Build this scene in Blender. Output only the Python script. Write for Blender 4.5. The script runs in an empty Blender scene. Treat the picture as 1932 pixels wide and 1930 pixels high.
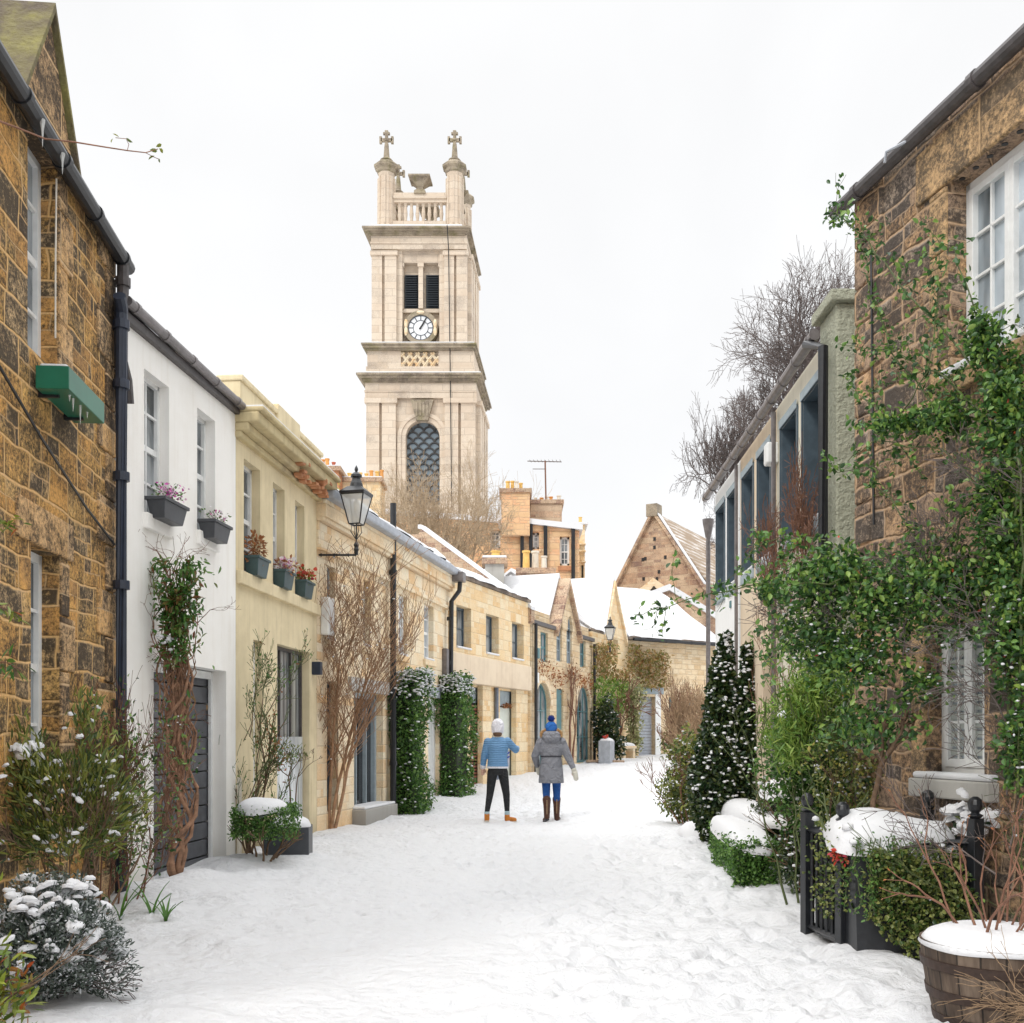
import bpy, math, random
import numpy as np
from mathutils import Vector, Matrix
R = math.radians
random.seed(7)
C = bpy.context.scene
col = C.collection
# ---------------- camera
F, CX, HY, CH = 2000., 966., 1390., 1.5          # focal length, centre column, horizon row, eye height
cam = bpy.data.objects.new('camera', bpy.data.cameras.new('camera')); col.objects.link(cam)
cam.location = (0, 0, CH); cam.rotation_euler = (R(90), 0, 0)
cam.data.sensor_width = 36; cam.data.sensor_fit = 'HORIZONTAL'
cam.data.lens = 36*F/1932; cam.data.shift_y = (HY-965)/1932
cam.data.clip_start = .1; cam.data.clip_end = 2000
C.camera = cam
# ---------------- world: overcast winter sky
W = bpy.data.worlds.new('World'); C.world = W; W.use_nodes = True
wn_ = W.node_tree; wn_.nodes.clear()
def nd(nt, t, ins=None, **kw):
    n = nt.nodes.new(t)
    for k, v in kw.items(): setattr(n, k, v)
    for k, v in (ins or {}).items():
        if hasattr(v, 'is_output'): nt.links.new(v, n.inputs[k])
        else: n.inputs[k].default_value = v
    return n
def ramp(nt, fac, stops, interp='LINEAR'):
    n = nt.nodes.new('ShaderNodeValToRGB'); e = n.color_ramp.elements; n.color_ramp.interpolation = interp
    while len(e) < len(stops): e.new(.5)
    for q, (p, c) in zip(e, stops):
        q.position = p; q.color = (c, c, c, 1) if isinstance(c, (int, float)) else (*c, 1)
    nt.links.new(fac, n.inputs[0]); return n.outputs[0]
def mixc(nt, fac, a, b, mode='MIX'):
    n = nt.nodes.new('ShaderNodeMix'); n.data_type = 'RGBA'; n.blend_type = mode
    for s, v in ((n.inputs[0], fac), (n.inputs[6], a), (n.inputs[7], b)):
        if hasattr(v, 'is_output'): nt.links.new(v, s)
        else: s.default_value = (*v, 1) if isinstance(v, tuple) else v
    return n.outputs[2]
def mth(nt, op, a, b=0., clamp=False):
    n = nt.nodes.new('ShaderNodeMath'); n.operation = op; n.use_clamp = clamp
    for s, v in ((n.inputs[0], a), (n.inputs[1], b)):
        if hasattr(v, 'is_output'): nt.links.new(v, s)
        else: s.default_value = v
    return n.outputs[0]
SUN_EL, SUN_AZ = 38, 215
tc = nd(wn_, 'ShaderNodeTexCoord'); sp = nd(wn_, 'ShaderNodeSeparateXYZ', {0: tc.outputs['Generated']})
grad = ramp(wn_, sp.outputs[2], [(0, .765), (.35, .73), (.6, .71), (1, .9)])
zen = ramp(wn_, sp.outputs[2], [(0, 0), (.58, .0), (.70, .8), (1, 1)])
clo = nd(wn_, 'ShaderNodeTexNoise', {'Vector': tc.outputs['Generated'], 'Scale': 2.6, 'Detail': 5., 'Roughness': .5, 'Distortion': .3})
clr = ramp(wn_, clo.outputs[0], [(.34, (.915, .915, .918)), (.62, (.99, .99, .99))])
cl = mixc(wn_, 1., clr, grad, 'MULTIPLY')
gain = mth(wn_, 'ADD', 1.0, mth(wn_, 'MULTIPLY', zen, 1.5))
cl2 = nd(wn_, 'ShaderNodeVectorMath', {0: cl}, operation='SCALE'); wn_.links.new(gain, cl2.inputs['Scale'])
sky = nd(wn_, 'ShaderNodeTexSky', sky_type='NISHITA', sun_disc=False, sun_elevation=R(SUN_EL), sun_rotation=R(SUN_AZ))
sk = nd(wn_, 'ShaderNodeVectorMath', {0: sky.outputs[0]}, operation='SCALE'); sk.inputs['Scale'].default_value = .08
mx = mixc(wn_, .06, cl2.outputs[0], sk.outputs[0])
bg = nd(wn_, 'ShaderNodeBackground', {'Color': mx, 'Strength': 1.0})
ow = nd(wn_, 'ShaderNodeOutputWorld', {'Surface': bg.outputs[0]})
sun = bpy.data.objects.new('sun', bpy.data.lights.new('sun', 'SUN')); col.objects.link(sun)
sun.data.energy = .9; sun.data.angle = R(12); sun.data.color = (1, .96, .9)
_d = Vector((math.sin(R(SUN_AZ))*math.cos(R(SUN_EL)), math.cos(R(SUN_AZ))*math.cos(R(SUN_EL)), math.sin(R(SUN_EL))))
sun.rotation_euler = _d.to_track_quat('Z', 'Y').to_euler()
V = C.view_settings; V.view_transform = 'Standard'; V.look = 'None'; V.exposure = 0.57; V.gamma = 1
C.render.engine = 'CYCLES'
C.render.resolution_x = 1024; C.render.resolution_y = 1023
C.cycles.max_bounces = 6; C.cycles.diffuse_bounces = 4

# ---------------- mesh helpers
class MB:
    def __init__(s): s.v = []; s.f = []
    def add(s, vs, fs):
        o = len(s.v); s.v += [tuple(p) for p in vs]; s.f += [tuple(i+o for i in f) for f in fs]; return s
    def quad(s, *p): return s.add(p, [tuple(range(len(p)))])
    def box(s, x0, x1, y0, y1, z0, z1, rot=0, c=None):
        vs = [(x, y, z) for z in (z0, z1) for y in (y0, y1) for x in (x0, x1)]
        if rot:
            cx, cy = c or ((x0+x1)/2, (y0+y1)/2); a, b = math.cos(rot), math.sin(rot)
            vs = [(cx+(x-cx)*a-(y-cy)*b, cy+(x-cx)*b+(y-cy)*a, z) for x, y, z in vs]
        return s.add(vs, [(0, 2, 3, 1), (4, 5, 7, 6), (0, 1, 5, 4), (1, 3, 7, 5), (3, 2, 6, 7), (2, 0, 4, 6)])
    def tube(s, pts, r, n=8, cap=True):
        pts = [Vector(p) for p in pts]; m = len(pts)
        rs = list(r) if hasattr(r, '__len__') else [r]*m
        ref = None; vs = []
        for i, p in enumerate(pts):
            t = (pts[min(i+1, m-1)]-pts[max(i-1, 0)])
            t = t.normalized() if t.length > 1e-9 else Vector((0, 0, 1))
            if ref is None: ref = Vector((0, 0, 1)) if abs(t.z) < .9 else Vector((1, 0, 0))
            a = t.cross(ref); a = a.normalized() if a.length > 1e-6 else t.orthogonal().normalized()
            b = a.cross(t).normalized() if False else t.cross(a).normalized(); ref = -b if False else ref
            for k in range(n):
                an = 2*math.pi*k/n
                vs.append(p+(a*math.cos(an)+b*math.sin(an))*rs[i])
        fs = [(i*n+k, i*n+(k+1) % n, (i+1)*n+(k+1) % n, (i+1)*n+k) for i in range(m-1) for k in range(n)]
        if cap: fs += [tuple(range(n))[::-1], tuple((m-1)*n+k for k in range(n))]
        return s.add(vs, fs)
    def lathe(s, prof, c=(0, 0, 0), n=16, sx=1, sy=1, ph=0):
        vs = [(c[0]+r*math.cos(2*math.pi*(k+ph)/n)*sx, c[1]+r*math.sin(2*math.pi*(k+ph)/n)*sy, c[2]+z) for r, z in prof for k in range(n)]
        m = len(prof)
        fs = [(i*n+k, i*n+(k+1) % n, (i+1)*n+(k+1) % n, (i+1)*n+k) for i in range(m-1) for k in range(n)]
        fs += [tuple(range(n))[::-1], tuple((m-1)*n+k for k in range(n))]
        return s.add(vs, fs)
    def prism(s, poly, y0, y1):          # polygon in xz, extruded along y
        n = len(poly)
        vs = [(x, y0, z) for x, z in poly]+[(x, y1, z) for x, z in poly]
        return s.add(vs, [tuple(range(n)), tuple(range(2*n-1, n-1, -1))]+[(i, i+n, (i+1) % n+n, (i+1) % n) for i in range(n)])
    def prismx(s, poly, x0, x1):         # polygon in yz, extruded along x
        n = len(poly)
        vs = [(x0, y, z) for y, z in poly]+[(x1, y, z) for y, z in poly]
        return s.add(vs, [tuple(range(n))[::-1], tuple(range(n, 2*n))]+[(i, (i+1) % n, (i+1) % n+n, i+n) for i in range(n)])
    def ell(s, c, r, n=12, m=8, rot=None):
        pr = [(max(math.sin(math.pi*i/m), 1e-4), -math.cos(math.pi*i/m)) for i in range(m+1)]
        t = MB(); t.lathe(pr, n=n)
        M = rot or Matrix.Identity(3)
        return s.add([Vector(c)+M @ Vector((v[0]*r[0], v[1]*r[1], v[2]*r[2])) for v in t.v], t.f)
    def build(s, name, m, parent=None, smooth=False, bevel=0, label=None, shear=0):
        if shear: s.v = [(x+shear*y, y, z) for x, y, z in s.v]
        me = bpy.data.meshes.new(name); me.from_pydata(s.v, [], s.f); me.materials.append(m)
        return link(name, me, parent, smooth, bevel, label)
def link(name, me, parent=None, smooth=False, bevel=0, label=None):
    me.validate(); me.update()
    if smooth: me.polygons.foreach_set('use_smooth', [True]*len(me.polygons))
    o = bpy.data.objects.new(name, me); col.objects.link(o)
    if parent is not None: o.parent = parent
    if bevel:
        b = o.modifiers.new('bevel', 'BEVEL'); b.width = bevel; b.segments = 2; b.limit_method = 'ANGLE'
    if label: o['label'] = label
    return o
def npmesh(name, Vt, Fc, m, parent=None, smooth=False):
    me = bpy.data.meshes.new(name); k = Fc.shape[1]
    me.vertices.add(len(Vt)); me.vertices.foreach_set('co', Vt.astype(np.float32).ravel())
    me.loops.add(Fc.size); me.loops.foreach_set('vertex_index', Fc.astype(np.int32).ravel())
    me.polygons.add(len(Fc)); me.polygons.foreach_set('loop_start', np.arange(0, Fc.size, k, dtype=np.int32))
    me.update(calc_edges=True); me.materials.append(m)
    if smooth: me.polygons.foreach_set('use_smooth', [True]*len(me.polygons))
    o = bpy.data.objects.new(name, me); col.objects.link(o)
    if parent is not None: o.parent = parent
    return o
def tag(o, label=None, cat=None, group=None, kind=None):
    for k, v in (('label', label), ('category', cat), ('group', group), ('kind', kind)):
        if v: o[k] = v
    return o
def thing(name, label, cat, loc=(0, 0, 0), rz=0, group=None):
    o = bpy.data.objects.new(name, None); col.objects.link(o); o.empty_display_size = .1
    o.location = loc; o.rotation_euler = (0, 0, rz); return tag(o, label, cat, group)
def copy_tree(o, parent=None):
    c = o.copy(); col.objects.link(c)
    if parent is not None: c.parent = parent
    for ch in [q for q in bpy.data.objects if q.parent == o]: copy_tree(ch, c)
    return c
def at(px, py, Y): return Vector(((px-CX)/F*Y, Y, CH+(HY-py)/F*Y))
class Wave:                               # smooth pseudo noise, about -1..1
    def __init__(s, seed, scale=1., K=20, dim=3):
        g = np.random.default_rng(seed); k = g.normal(size=(K, dim)); k /= np.linalg.norm(k, axis=1)[:, None]
        s.k = k*scale*2*math.pi*g.uniform(.5, 1.5, (K, 1)); s.p = g.uniform(0, 6.28, K); s.n = math.sqrt(2./K)
    def __call__(s, P): return (np.cos(P @ s.k.T+s.p).sum(1))*s.n*.8

# ---------------- materials
def mat(name, base=(.5, .5, .5), rough=.8, metal=0, spec=.5):
    m = bpy.data.materials.new(name); m.use_nodes = True; nt = m.node_tree; b = nt.nodes['Principled BSDF']
    b.inputs['Base Color'].default_value = (*base, 1); b.inputs['Roughness'].default_value = rough
    b.inputs['Metallic'].default_value = metal; b.inputs['Specular IOR Level'].default_value = spec
    return m, nt, b
def bump(nt, b, h, dist=.02, st=.6, prev=None):
    n = nd(nt, 'ShaderNodeBump', {'Height': h, 'Strength': st, 'Distance': dist})
    if prev is not None: nt.links.new(prev, n.inputs['Normal'])
    nt.links.new(n.outputs[0], b.inputs['Normal']); return n.outputs[0]
def wallco(nt, dist=.0, dscale=2.):
    tc = nd(nt, 'ShaderNodeTexCoord'); s = nd(nt, 'ShaderNodeSeparateXYZ', {0: tc.outputs['Object']})
    u = mth(nt, 'ADD', s.outputs[0], s.outputs[1])
    c = nd(nt, 'ShaderNodeCombineXYZ', {0: u, 1: s.outputs[2], 2: 0.})
    v = c.outputs[0]
    if dist:
        nz = nd(nt, 'ShaderNodeTexNoise', {'Vector': v, 'Scale': dscale, 'Detail': 3.})
        q = nd(nt, 'ShaderNodeVectorMath', {0: nz.outputs[1]}, operation='SUBTRACT'); q.inputs[1].default_value = (.5, .5, .5)
        q2 = nd(nt, 'ShaderNodeVectorMath', {0: q.outputs[0]}, operation='SCALE'); q2.inputs['Scale'].default_value = dist
        v = nd(nt, 'ShaderNodeVectorMath', {0: v, 1: q2.outputs[0]}, operation='ADD').outputs[0]
    return tc.outputs['Object'], v, s
def stone(name, cols, mortar, bw=.42, bh=.24, ms=.012, dist=.08, soot=.5, sootc=(.035, .03, .026), bst=.8, grain=.35, moss=0, dsc=1.6, edge=.07, sootsc=1.7, sub=.45):
    m, nt, b = mat(name, rough=.9, spec=.25)
    oc, v, s = wallco(nt, dist, dsc)
    def br(mz, sm, bw=bw, bh=bh):
        return nd(nt, 'ShaderNodeTexBrick', {'Vector': v, 'Color1': (0, 0, 0, 1), 'Color2': (1, 1, 1, 1), 'Mortar': (.5, .5, .5, 1), 'Scale': 1., 'Mortar Size': mz, 'Mortar Smooth': sm, 'Brick Width': bw, 'Row Height': bh}, offset=.43, squash=1.45, squash_frequency=3, offset_frequency=2)
    b1 = br(ms, .4); b2 = br(edge, 1.)
    bf = br(ms*.8, .4, bw*.62, bh*.5); r0 = nd(nt, 'ShaderNodeSeparateColor', {0: b1.outputs[0]}).outputs[0]
    sel = mth(nt, 'LESS_THAN', mth(nt, 'FRACT', mth(nt, 'MULTIPLY', r0, 7.3)), sub)
    sepc = nd(nt, 'ShaderNodeSeparateColor', {0: mixc(nt, sel, b1.outputs[0], bf.outputs[0])})
    mort = mth(nt, 'MAXIMUM', b1.outputs[1], mth(nt, 'MULTIPLY', sel, bf.outputs[1]))
    n1 = nd(nt, 'ShaderNodeTexNoise', {'Vector': oc, 'Scale': 2.2, 'Detail': 6., 'Roughness': .65})
    n2 = nd(nt, 'ShaderNodeTexNoise', {'Vector': oc, 'Scale': 28., 'Detail': 5., 'Roughness': .7})
    f = mth(nt, 'ADD', mth(nt, 'MULTIPLY', sepc.outputs[0], .75), mth(nt, 'MULTIPLY', mth(nt, 'SUBTRACT', n1.outputs[0], .38), .9), True)
    base = ramp(nt, f, [(i/(len(cols)-1), c) for i, c in enumerate(cols)])
    if soot:
        n3 = nd(nt, 'ShaderNodeTexNoise', {'Vector': oc, 'Scale': sootsc, 'Detail': 8., 'Roughness': .7})
        n4 = nd(nt, 'ShaderNodeTexNoise', {'Vector': oc, 'Scale': 26., 'Detail': 6., 'Roughness': .85})
        sf = mth(nt, 'ADD', mth(nt, 'ADD', mth(nt, 'MULTIPLY', n3.outputs[0], .7), mth(nt, 'MULTIPLY', sepc.outputs[0], .16)), mth(nt, 'MULTIPLY', n4.outputs[0], 1.0))
        sf = ramp(nt, mth(nt, 'MULTIPLY', sf, .5), [(max(.02, (1.11-soot*.3)*.5), 0), (min(1, (1.31-soot*.3)*.5), 1)])
        sf = mth(nt, 'MULTIPLY', sf, mth(nt, 'SUBTRACT', 1., b2.outputs[1]), True)
        base = mixc(nt, mth(nt, 'MULTIPLY', sf, .92), base, sootc)
    base = mixc(nt, mth(nt, 'MULTIPLY', mort, mth(nt, 'ADD', -.05, mth(nt, 'MULTIPLY', n1.outputs[0], 1.2)), True), base, mortar)
    g = ramp(nt, n2.outputs[0], [(.3, 1-grain), (.7, 1+grain*.0)])
    base = mixc(nt, 1., base, g, 'MULTIPLY')
    if moss:
        mp = nd(nt, 'ShaderNodeTexNoise', {'Vector': oc, 'Scale': .9, 'Detail': 7., 'Roughness': .7})
        base = mixc(nt, mth(nt, 'MULTIPLY', ramp(nt, mp.outputs[0], [(.5, 0), (.68, 1)]), moss), base, (.16, .15, .04))
    nt.links.new(base, b.inputs['Base Color'])
    h = mth(nt, 'ADD', mth(nt, 'MULTIPLY', mth(nt, 'SUBTRACT', 1., mth(nt, 'MAXIMUM', b2.outputs[1], mort)), .6), mth(nt, 'MULTIPLY', n2.outputs[0], .35))
    h = mth(nt, 'ADD', h, mth(nt, 'MULTIPLY', n1.outputs[0], .8))
    bump(nt, b, h, .045, bst)
    return m
def plaster(name, base, dark, stain=.4, bst=.3, bsc=60., streak=.35, bd=.006):
    m, nt, b = mat(name, rough=.85, spec=.3)
    oc, v, s = wallco(nt)
    n1 = nd(nt, 'ShaderNodeTexNoise', {'Vector': oc, 'Scale': 1.3, 'Detail': 7., 'Roughness': .65})
    mp = nd(nt, 'ShaderNodeMapping', {'Vector': oc}); mp.inputs['Scale'].default_value = (7, 7, .6)
    n2 = nd(nt, 'ShaderNodeTexNoise', {'Vector': mp.outputs[0], 'Scale': 1., 'Detail': 5., 'Roughness': .6})
    n3 = nd(nt, 'ShaderNodeTexNoise', {'Vector': oc, 'Scale': bsc, 'Detail': 4., 'Roughness': .6})
    f = mth(nt, 'ADD', mth(nt, 'MULTIPLY', ramp(nt, n1.outputs[0], [(.42, 0), (.75, 1)]), stain), mth(nt, 'MULTIPLY', ramp(nt, n2.outputs[0], [(.5, 0), (.75, 1)]), streak), True)
    sp_ = mth(nt, 'MULTIPLY', ramp(nt, mth(nt, 'ADD', s.outputs[2], mth(nt, 'MULTIPLY', n1.outputs[0], .7)), [(.40, 1), (.80, 0)]), .45)
    base2 = mixc(nt, sp_, mixc(nt, f, base, dark), tuple(v*.55 for v in dark))
    nt.links.new(base2, b.inputs['Base Color'])
    bump(nt, b, n3.outputs[0], bd, bst)
    return m
def simple(name, base, rough=.6, metal=0, var=.25, sc=8., bst=.0, spec=.5, dark=None):
    m, nt, b = mat(name, rough=rough, metal=metal, spec=spec)
    tc = nd(nt, 'ShaderNodeTexCoord')
    n = nd(nt, 'ShaderNodeTexNoise', {'Vector': tc.outputs['Object'], 'Scale': sc, 'Detail': 5., 'Roughness': .6})
    d = dark or tuple(c*(1-var) for c in base)
    nt.links.new(mixc(nt, ramp(nt, n.outputs[0], [(.35, 0), (.65, 1)]), d, base), b.inputs['Base Color'])
    if bst: bump(nt, b, n.outputs[0], .01, bst)
    return m
def leafmat(name, cols, rough=.45, spec=.5, trans=.25):
    m, nt, b = mat(name, rough=rough, spec=spec)
    g = nd(nt, 'ShaderNodeNewGeometry')
    c = ramp(nt, g.outputs['Random Per Island'], [(i/(len(cols)-1), q) for i, q in enumerate(cols)])
    nt.links.new(c, b.inputs['Base Color'])
    if trans:
        t = nd(nt, 'ShaderNodeBsdfTranslucent', {'Color': c}); ms = nd(nt, 'ShaderNodeMixShader', {0: trans, 1: b.outputs[0], 2: t.outputs[0]})
        nt.links.new(ms.outputs[0], nt.nodes['Material Output'].inputs[0])
    return m
def snowmat(name, fine=True, rough_=0):
    m, nt, b = mat(name, (.75, .76, .78), .7, spec=.25)
    tc = nd(nt, 'ShaderNodeTexCoord')
    n1 = nd(nt, 'ShaderNodeTexNoise', {'Vector': tc.outputs['Object'], 'Scale': 9., 'Detail': 8., 'Roughness': .68})
    n2 = nd(nt, 'ShaderNodeTexNoise', {'Vector': tc.outputs['Object'], 'Scale': 55., 'Detail': 4., 'Roughness': .7})
    nt.links.new(mixc(nt, n1.outputs[0], (.66, .67, .695), (.74, .745, .755)), b.inputs['Base Color'])
    h = mth(nt, 'ADD', n1.outputs[0], mth(nt, 'MULTIPLY', n2.outputs[0], .3))
    if rough_:
        n3 = nd(nt, 'ShaderNodeTexNoise', {'Vector': tc.outputs['Object'], 'Scale': 4.2, 'Detail': 4., 'Roughness': .55, 'Distortion': .8})
        n4 = nd(nt, 'ShaderNodeTexVoronoi', {'Vector': tc.outputs['Object'], 'Scale': 13., 'Randomness': 1.}, feature='SMOOTH_F1')
        h = mth(nt, 'ADD', mth(nt, 'MULTIPLY', h, .9), mth(nt, 'ADD', mth(nt, 'MULTIPLY', n3.outputs[0], 1.3), mth(nt, 'MULTIPLY', n4.outputs[0], .8)))
        bump(nt, b, h, .045, .8)
    else: bump(nt, b, h, .022 if fine else .018, .6)
    return m
SNOWG = snowmat('trodden_snow', True, 1); SNOW = snowmat('snow'); SNOWC = snowmat('snow_cap', False)
ST_L = stone('weathered_sandstone', [(.44, .26, .12), (.80, .43, .13), (.90, .54, .18), (.86, .60, .32), (.66, .42, .22)], (.80, .52, .27), .43, .255, .012, .15, 1.06, grain=.30, edge=.022, bst=1., sub=.45, sootsc=2.6)
ST_LQ = stone('quoin_sandstone', [(.80, .46, .17), (.82, .55, .30), (.60, .37, .18)], (.7, .5, .3), .9, .48, .01, .02, 1.0, grain=.35, edge=.02, sootsc=2.5)
ST_R = stone('rough_rubble_stone', [(.34, .24, .18), (.56, .39, .26), (.74, .46, .24), (.68, .54, .41), (.54, .43, .36)], (.56, .41, .29), .42, .235, .010, .19, 1.10, (.06, .05, .045), grain=.32, edge=.024, dsc=2.0, bst=1., sub=.4, sootsc=3.)
ST_RQ = stone('lintel_sandstone', [(.52, .35, .19), (.76, .50, .26), (.60, .43, .27)], (.5, .35, .22), 1.1, .6, .008, .02, 1.0, (.10, .08, .06), grain=.4, edge=.02, sootsc=4)
ST_B = stone('buff_sandstone', [(.78, .50, .25), (.86, .68, .45), (.89, .78, .59), (.87, .62, .33)], (.68, .51, .34), .48, .27, .006, .02, 0, (.30, .20, .12), grain=.22, edge=.02, bst=.5)
ST_G = stone('golden_sandstone', [(.78, .50, .24), (.86, .64, .37), (.89, .75, .52), (.84, .55, .27)], (.70, .54, .36), .42, .27, .007, .02, 0, (.28, .18, .10), grain=.25, edge=.02, bst=.5)
ST_A = stone('arch_house_stone', [(.66, .47, .27), (.82, .63, .40), (.87, .72, .50), (.74, .50, .27)], (.72, .57, .40), .34, .20, .007, .05, .0, (.25, .18, .12), grain=.3, edge=.02)
ST_T = stone('tenement_stone', [(.72, .46, .25), (.84, .57, .33), (.84, .48, .27), (.86, .66, .42)], (.72, .54, .38), .55, .28, .010, .05, .0, (.27, .19, .13), grain=.25, edge=.02, sootsc=.7)
ST_C = stone('church_stone', [(.50, .37, .25), (.70, .53, .37), (.74, .50, .32), (.58, .47, .37)], (.60, .47, .35), .7, .32, .012, .06, .85, (.20, .12, .10), grain=.25, edge=.02, sootsc=.5)
ST_W = stone('tower_ashlar', [(.60, .49, .38), (.68, .57, .45), (.72, .62, .50), (.64, .52, .39)], (.34, .27, .21), 1.6, .55, .022, .0, .55, (.34, .28, .23), grain=.16, edge=.02, sootsc=.35, bst=.3, sub=0)
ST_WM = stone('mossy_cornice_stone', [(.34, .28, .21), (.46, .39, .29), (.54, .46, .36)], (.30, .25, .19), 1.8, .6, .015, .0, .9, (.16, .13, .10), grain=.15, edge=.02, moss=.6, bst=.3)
PL_W = plaster('white_render', (.90, .885, .85), (.70, .65, .57), .35, .35, streak=.34)
PL_W2 = plaster('smooth_white_paint', (.86, .87, .87), (.66, .68, .68), .25, .12)
PL_Y = plaster('yellow_render', (.76, .65, .43), (.50, .41, .25), .7, .25, streak=.5)
PL_YD = plaster('yellow_cornice_stone', (.60, .50, .29), (.20, .14, .09), .55, .4, 30.)
PL_C = plaster('cream_render', (.72, .60, .45), (.48, .36, .25), .5, .3)
PL_P = plaster('pale_render', (.74, .70, .58), (.50, .47, .38), .5, .3)
PL_G = plaster('green_grey_harling', (.44, .45, .35), (.26, .27, .20), .5, 1., 22., bd=.05)
CONC = plaster('concrete_grey', (.45, .44, .41), (.28, .26, .23), .6, .3)
BLUE = simple('slate_blue_paint', (.075, .11, .14), .5, var=.3); BLUEL = simple('blue_grey_margin', (.34, .41, .45), .6, var=.2)
WHITE = simple('white_paint', (.80, .81, .80), .4, var=.12); BLACK = simple('black_iron', (.018, .02, .024), .35, var=.4, sc=20, bst=.1)
GUT = simple('grey_brown_gutter', (.085, .075, .075), .42, var=.4, sc=14, bst=.15); GUTG = simple('grey_metal_gutter', (.22, .20, .20), .35, .3, var=.35, sc=10)
LEAD = simple('grey_lead', (.42, .45, .50), .5, .1, var=.2); NAVY = simple('navy_pipe', (.03, .04, .065), .4, var=.3)
SLATE = stone('slate_roof', [(.16, .13, .11), (.26, .21, .17), (.34, .27, .21)], (.10, .08, .07), .3, .18, .012, .02, .3, grain=.2, edge=.02)
MOSSR = plaster('mossy_roof', (.12, .095, .07), (.30, .28, .08), .9, 1., 12., bd=.04)
GREENB = simple('green_painted_trough', (.015, .16, .095), .3, var=.2, sc=3); TEAL = simple('teal_paint', (.10, .23, .25), .45, var=.2)
GREYP = simple('dark_grey_planter', (.055, .06, .07), .45, var=.3, sc=6); PLB = simple('blue_green_pot', (.045, .09, .10), .45, var=.3)
WOODG = simple('grey_timber_door', (.115, .12, .135), .55, var=.45, sc=3., bst=.2); PALEG = simple('pale_green_door', (.62, .66, .60), .5, var=.1)
REDW = simple('red_cedar_slat', (.28, .115, .07), .6, var=.4); LAMPG = simple('blue_grey_lamp_paint', (.17, .20, .26), .4); BARKT = simple('orange_brown_twig_bark', (.44, .26, .15), .85, var=.45, sc=12); TWP = simple('pale_tan_twig_bark', (.50, .38, .25), .9, var=.35, sc=6); POT = simple('terracotta_pot', (.72, .33, .09), .7, var=.25); POTY = simple('yellow_clay_pot', (.80, .52, .16), .7, var=.2)
POTR = simple('red_clay_pot', (.52, .13, .07), .7, var=.25); POTC = simple('cream_clay_pot', (.74, .68, .58), .7, var=.2); BRK = simple('orange_brick', (.55, .25, .12), .8, var=.35, sc=3)
BARKV = simple('red_brown_vine_bark', (.36, .20, .12), .85, var=.55, sc=14, bst=.5); BARK = simple('brown_bark', (.20, .125, .075), .9, var=.5, sc=18, bst=.6); BARKR = simple('reddish_twig_bark', (.24, .115, .07), .8, var=.4, sc=20)
BARKG = simple('grey_twig_bark', (.15, .12, .11), .85, var=.35, sc=15); TWIG = simple('tan_twig_bark', (.36, .24, .14), .85, var=.4, sc=12); GST = simple('green_stem', (.10, .13, .04), .6, var=.4)
def glassmat(name, base, rough=.06, curtain=None, cs=(22, 22, .7)):
    m, nt, b = mat(name, base, rough, spec=.8)
    if curtain:
        tc = nd(nt, 'ShaderNodeTexCoord'); mp = nd(nt, 'ShaderNodeMapping', {'Vector': tc.outputs['Object']}); mp.inputs['Scale'].default_value = cs
        n = nd(nt, 'ShaderNodeTexNoise', {'Vector': mp.outputs[0], 'Scale': 1., 'Detail': 3.})
        nt.links.new(mixc(nt, ramp(nt, n.outputs[0], [(.4, 0), (.6, 1)]), base, curtain), b.inputs['Base Color'])
    return m
GLASS = glassmat('window_glass', (.04, .05, .055), .05, (.34, .37, .39), (2.6, 2.6, .9)); GLC = glassmat('curtained_glass', (.30, .33, .35), .1, (.62, .66, .68)); GLD = glassmat('dark_glass', (.02, .022, .025), .12)
GLB = glassmat('net_curtain_glass', (.10, .11, .11), .15, (.36, .37, .36))
LGLASS, _nt, _b = mat('lantern_glass', (.75, .76, .74), .25, spec=.5); _b.inputs['Alpha'].default_value = .55
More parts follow.
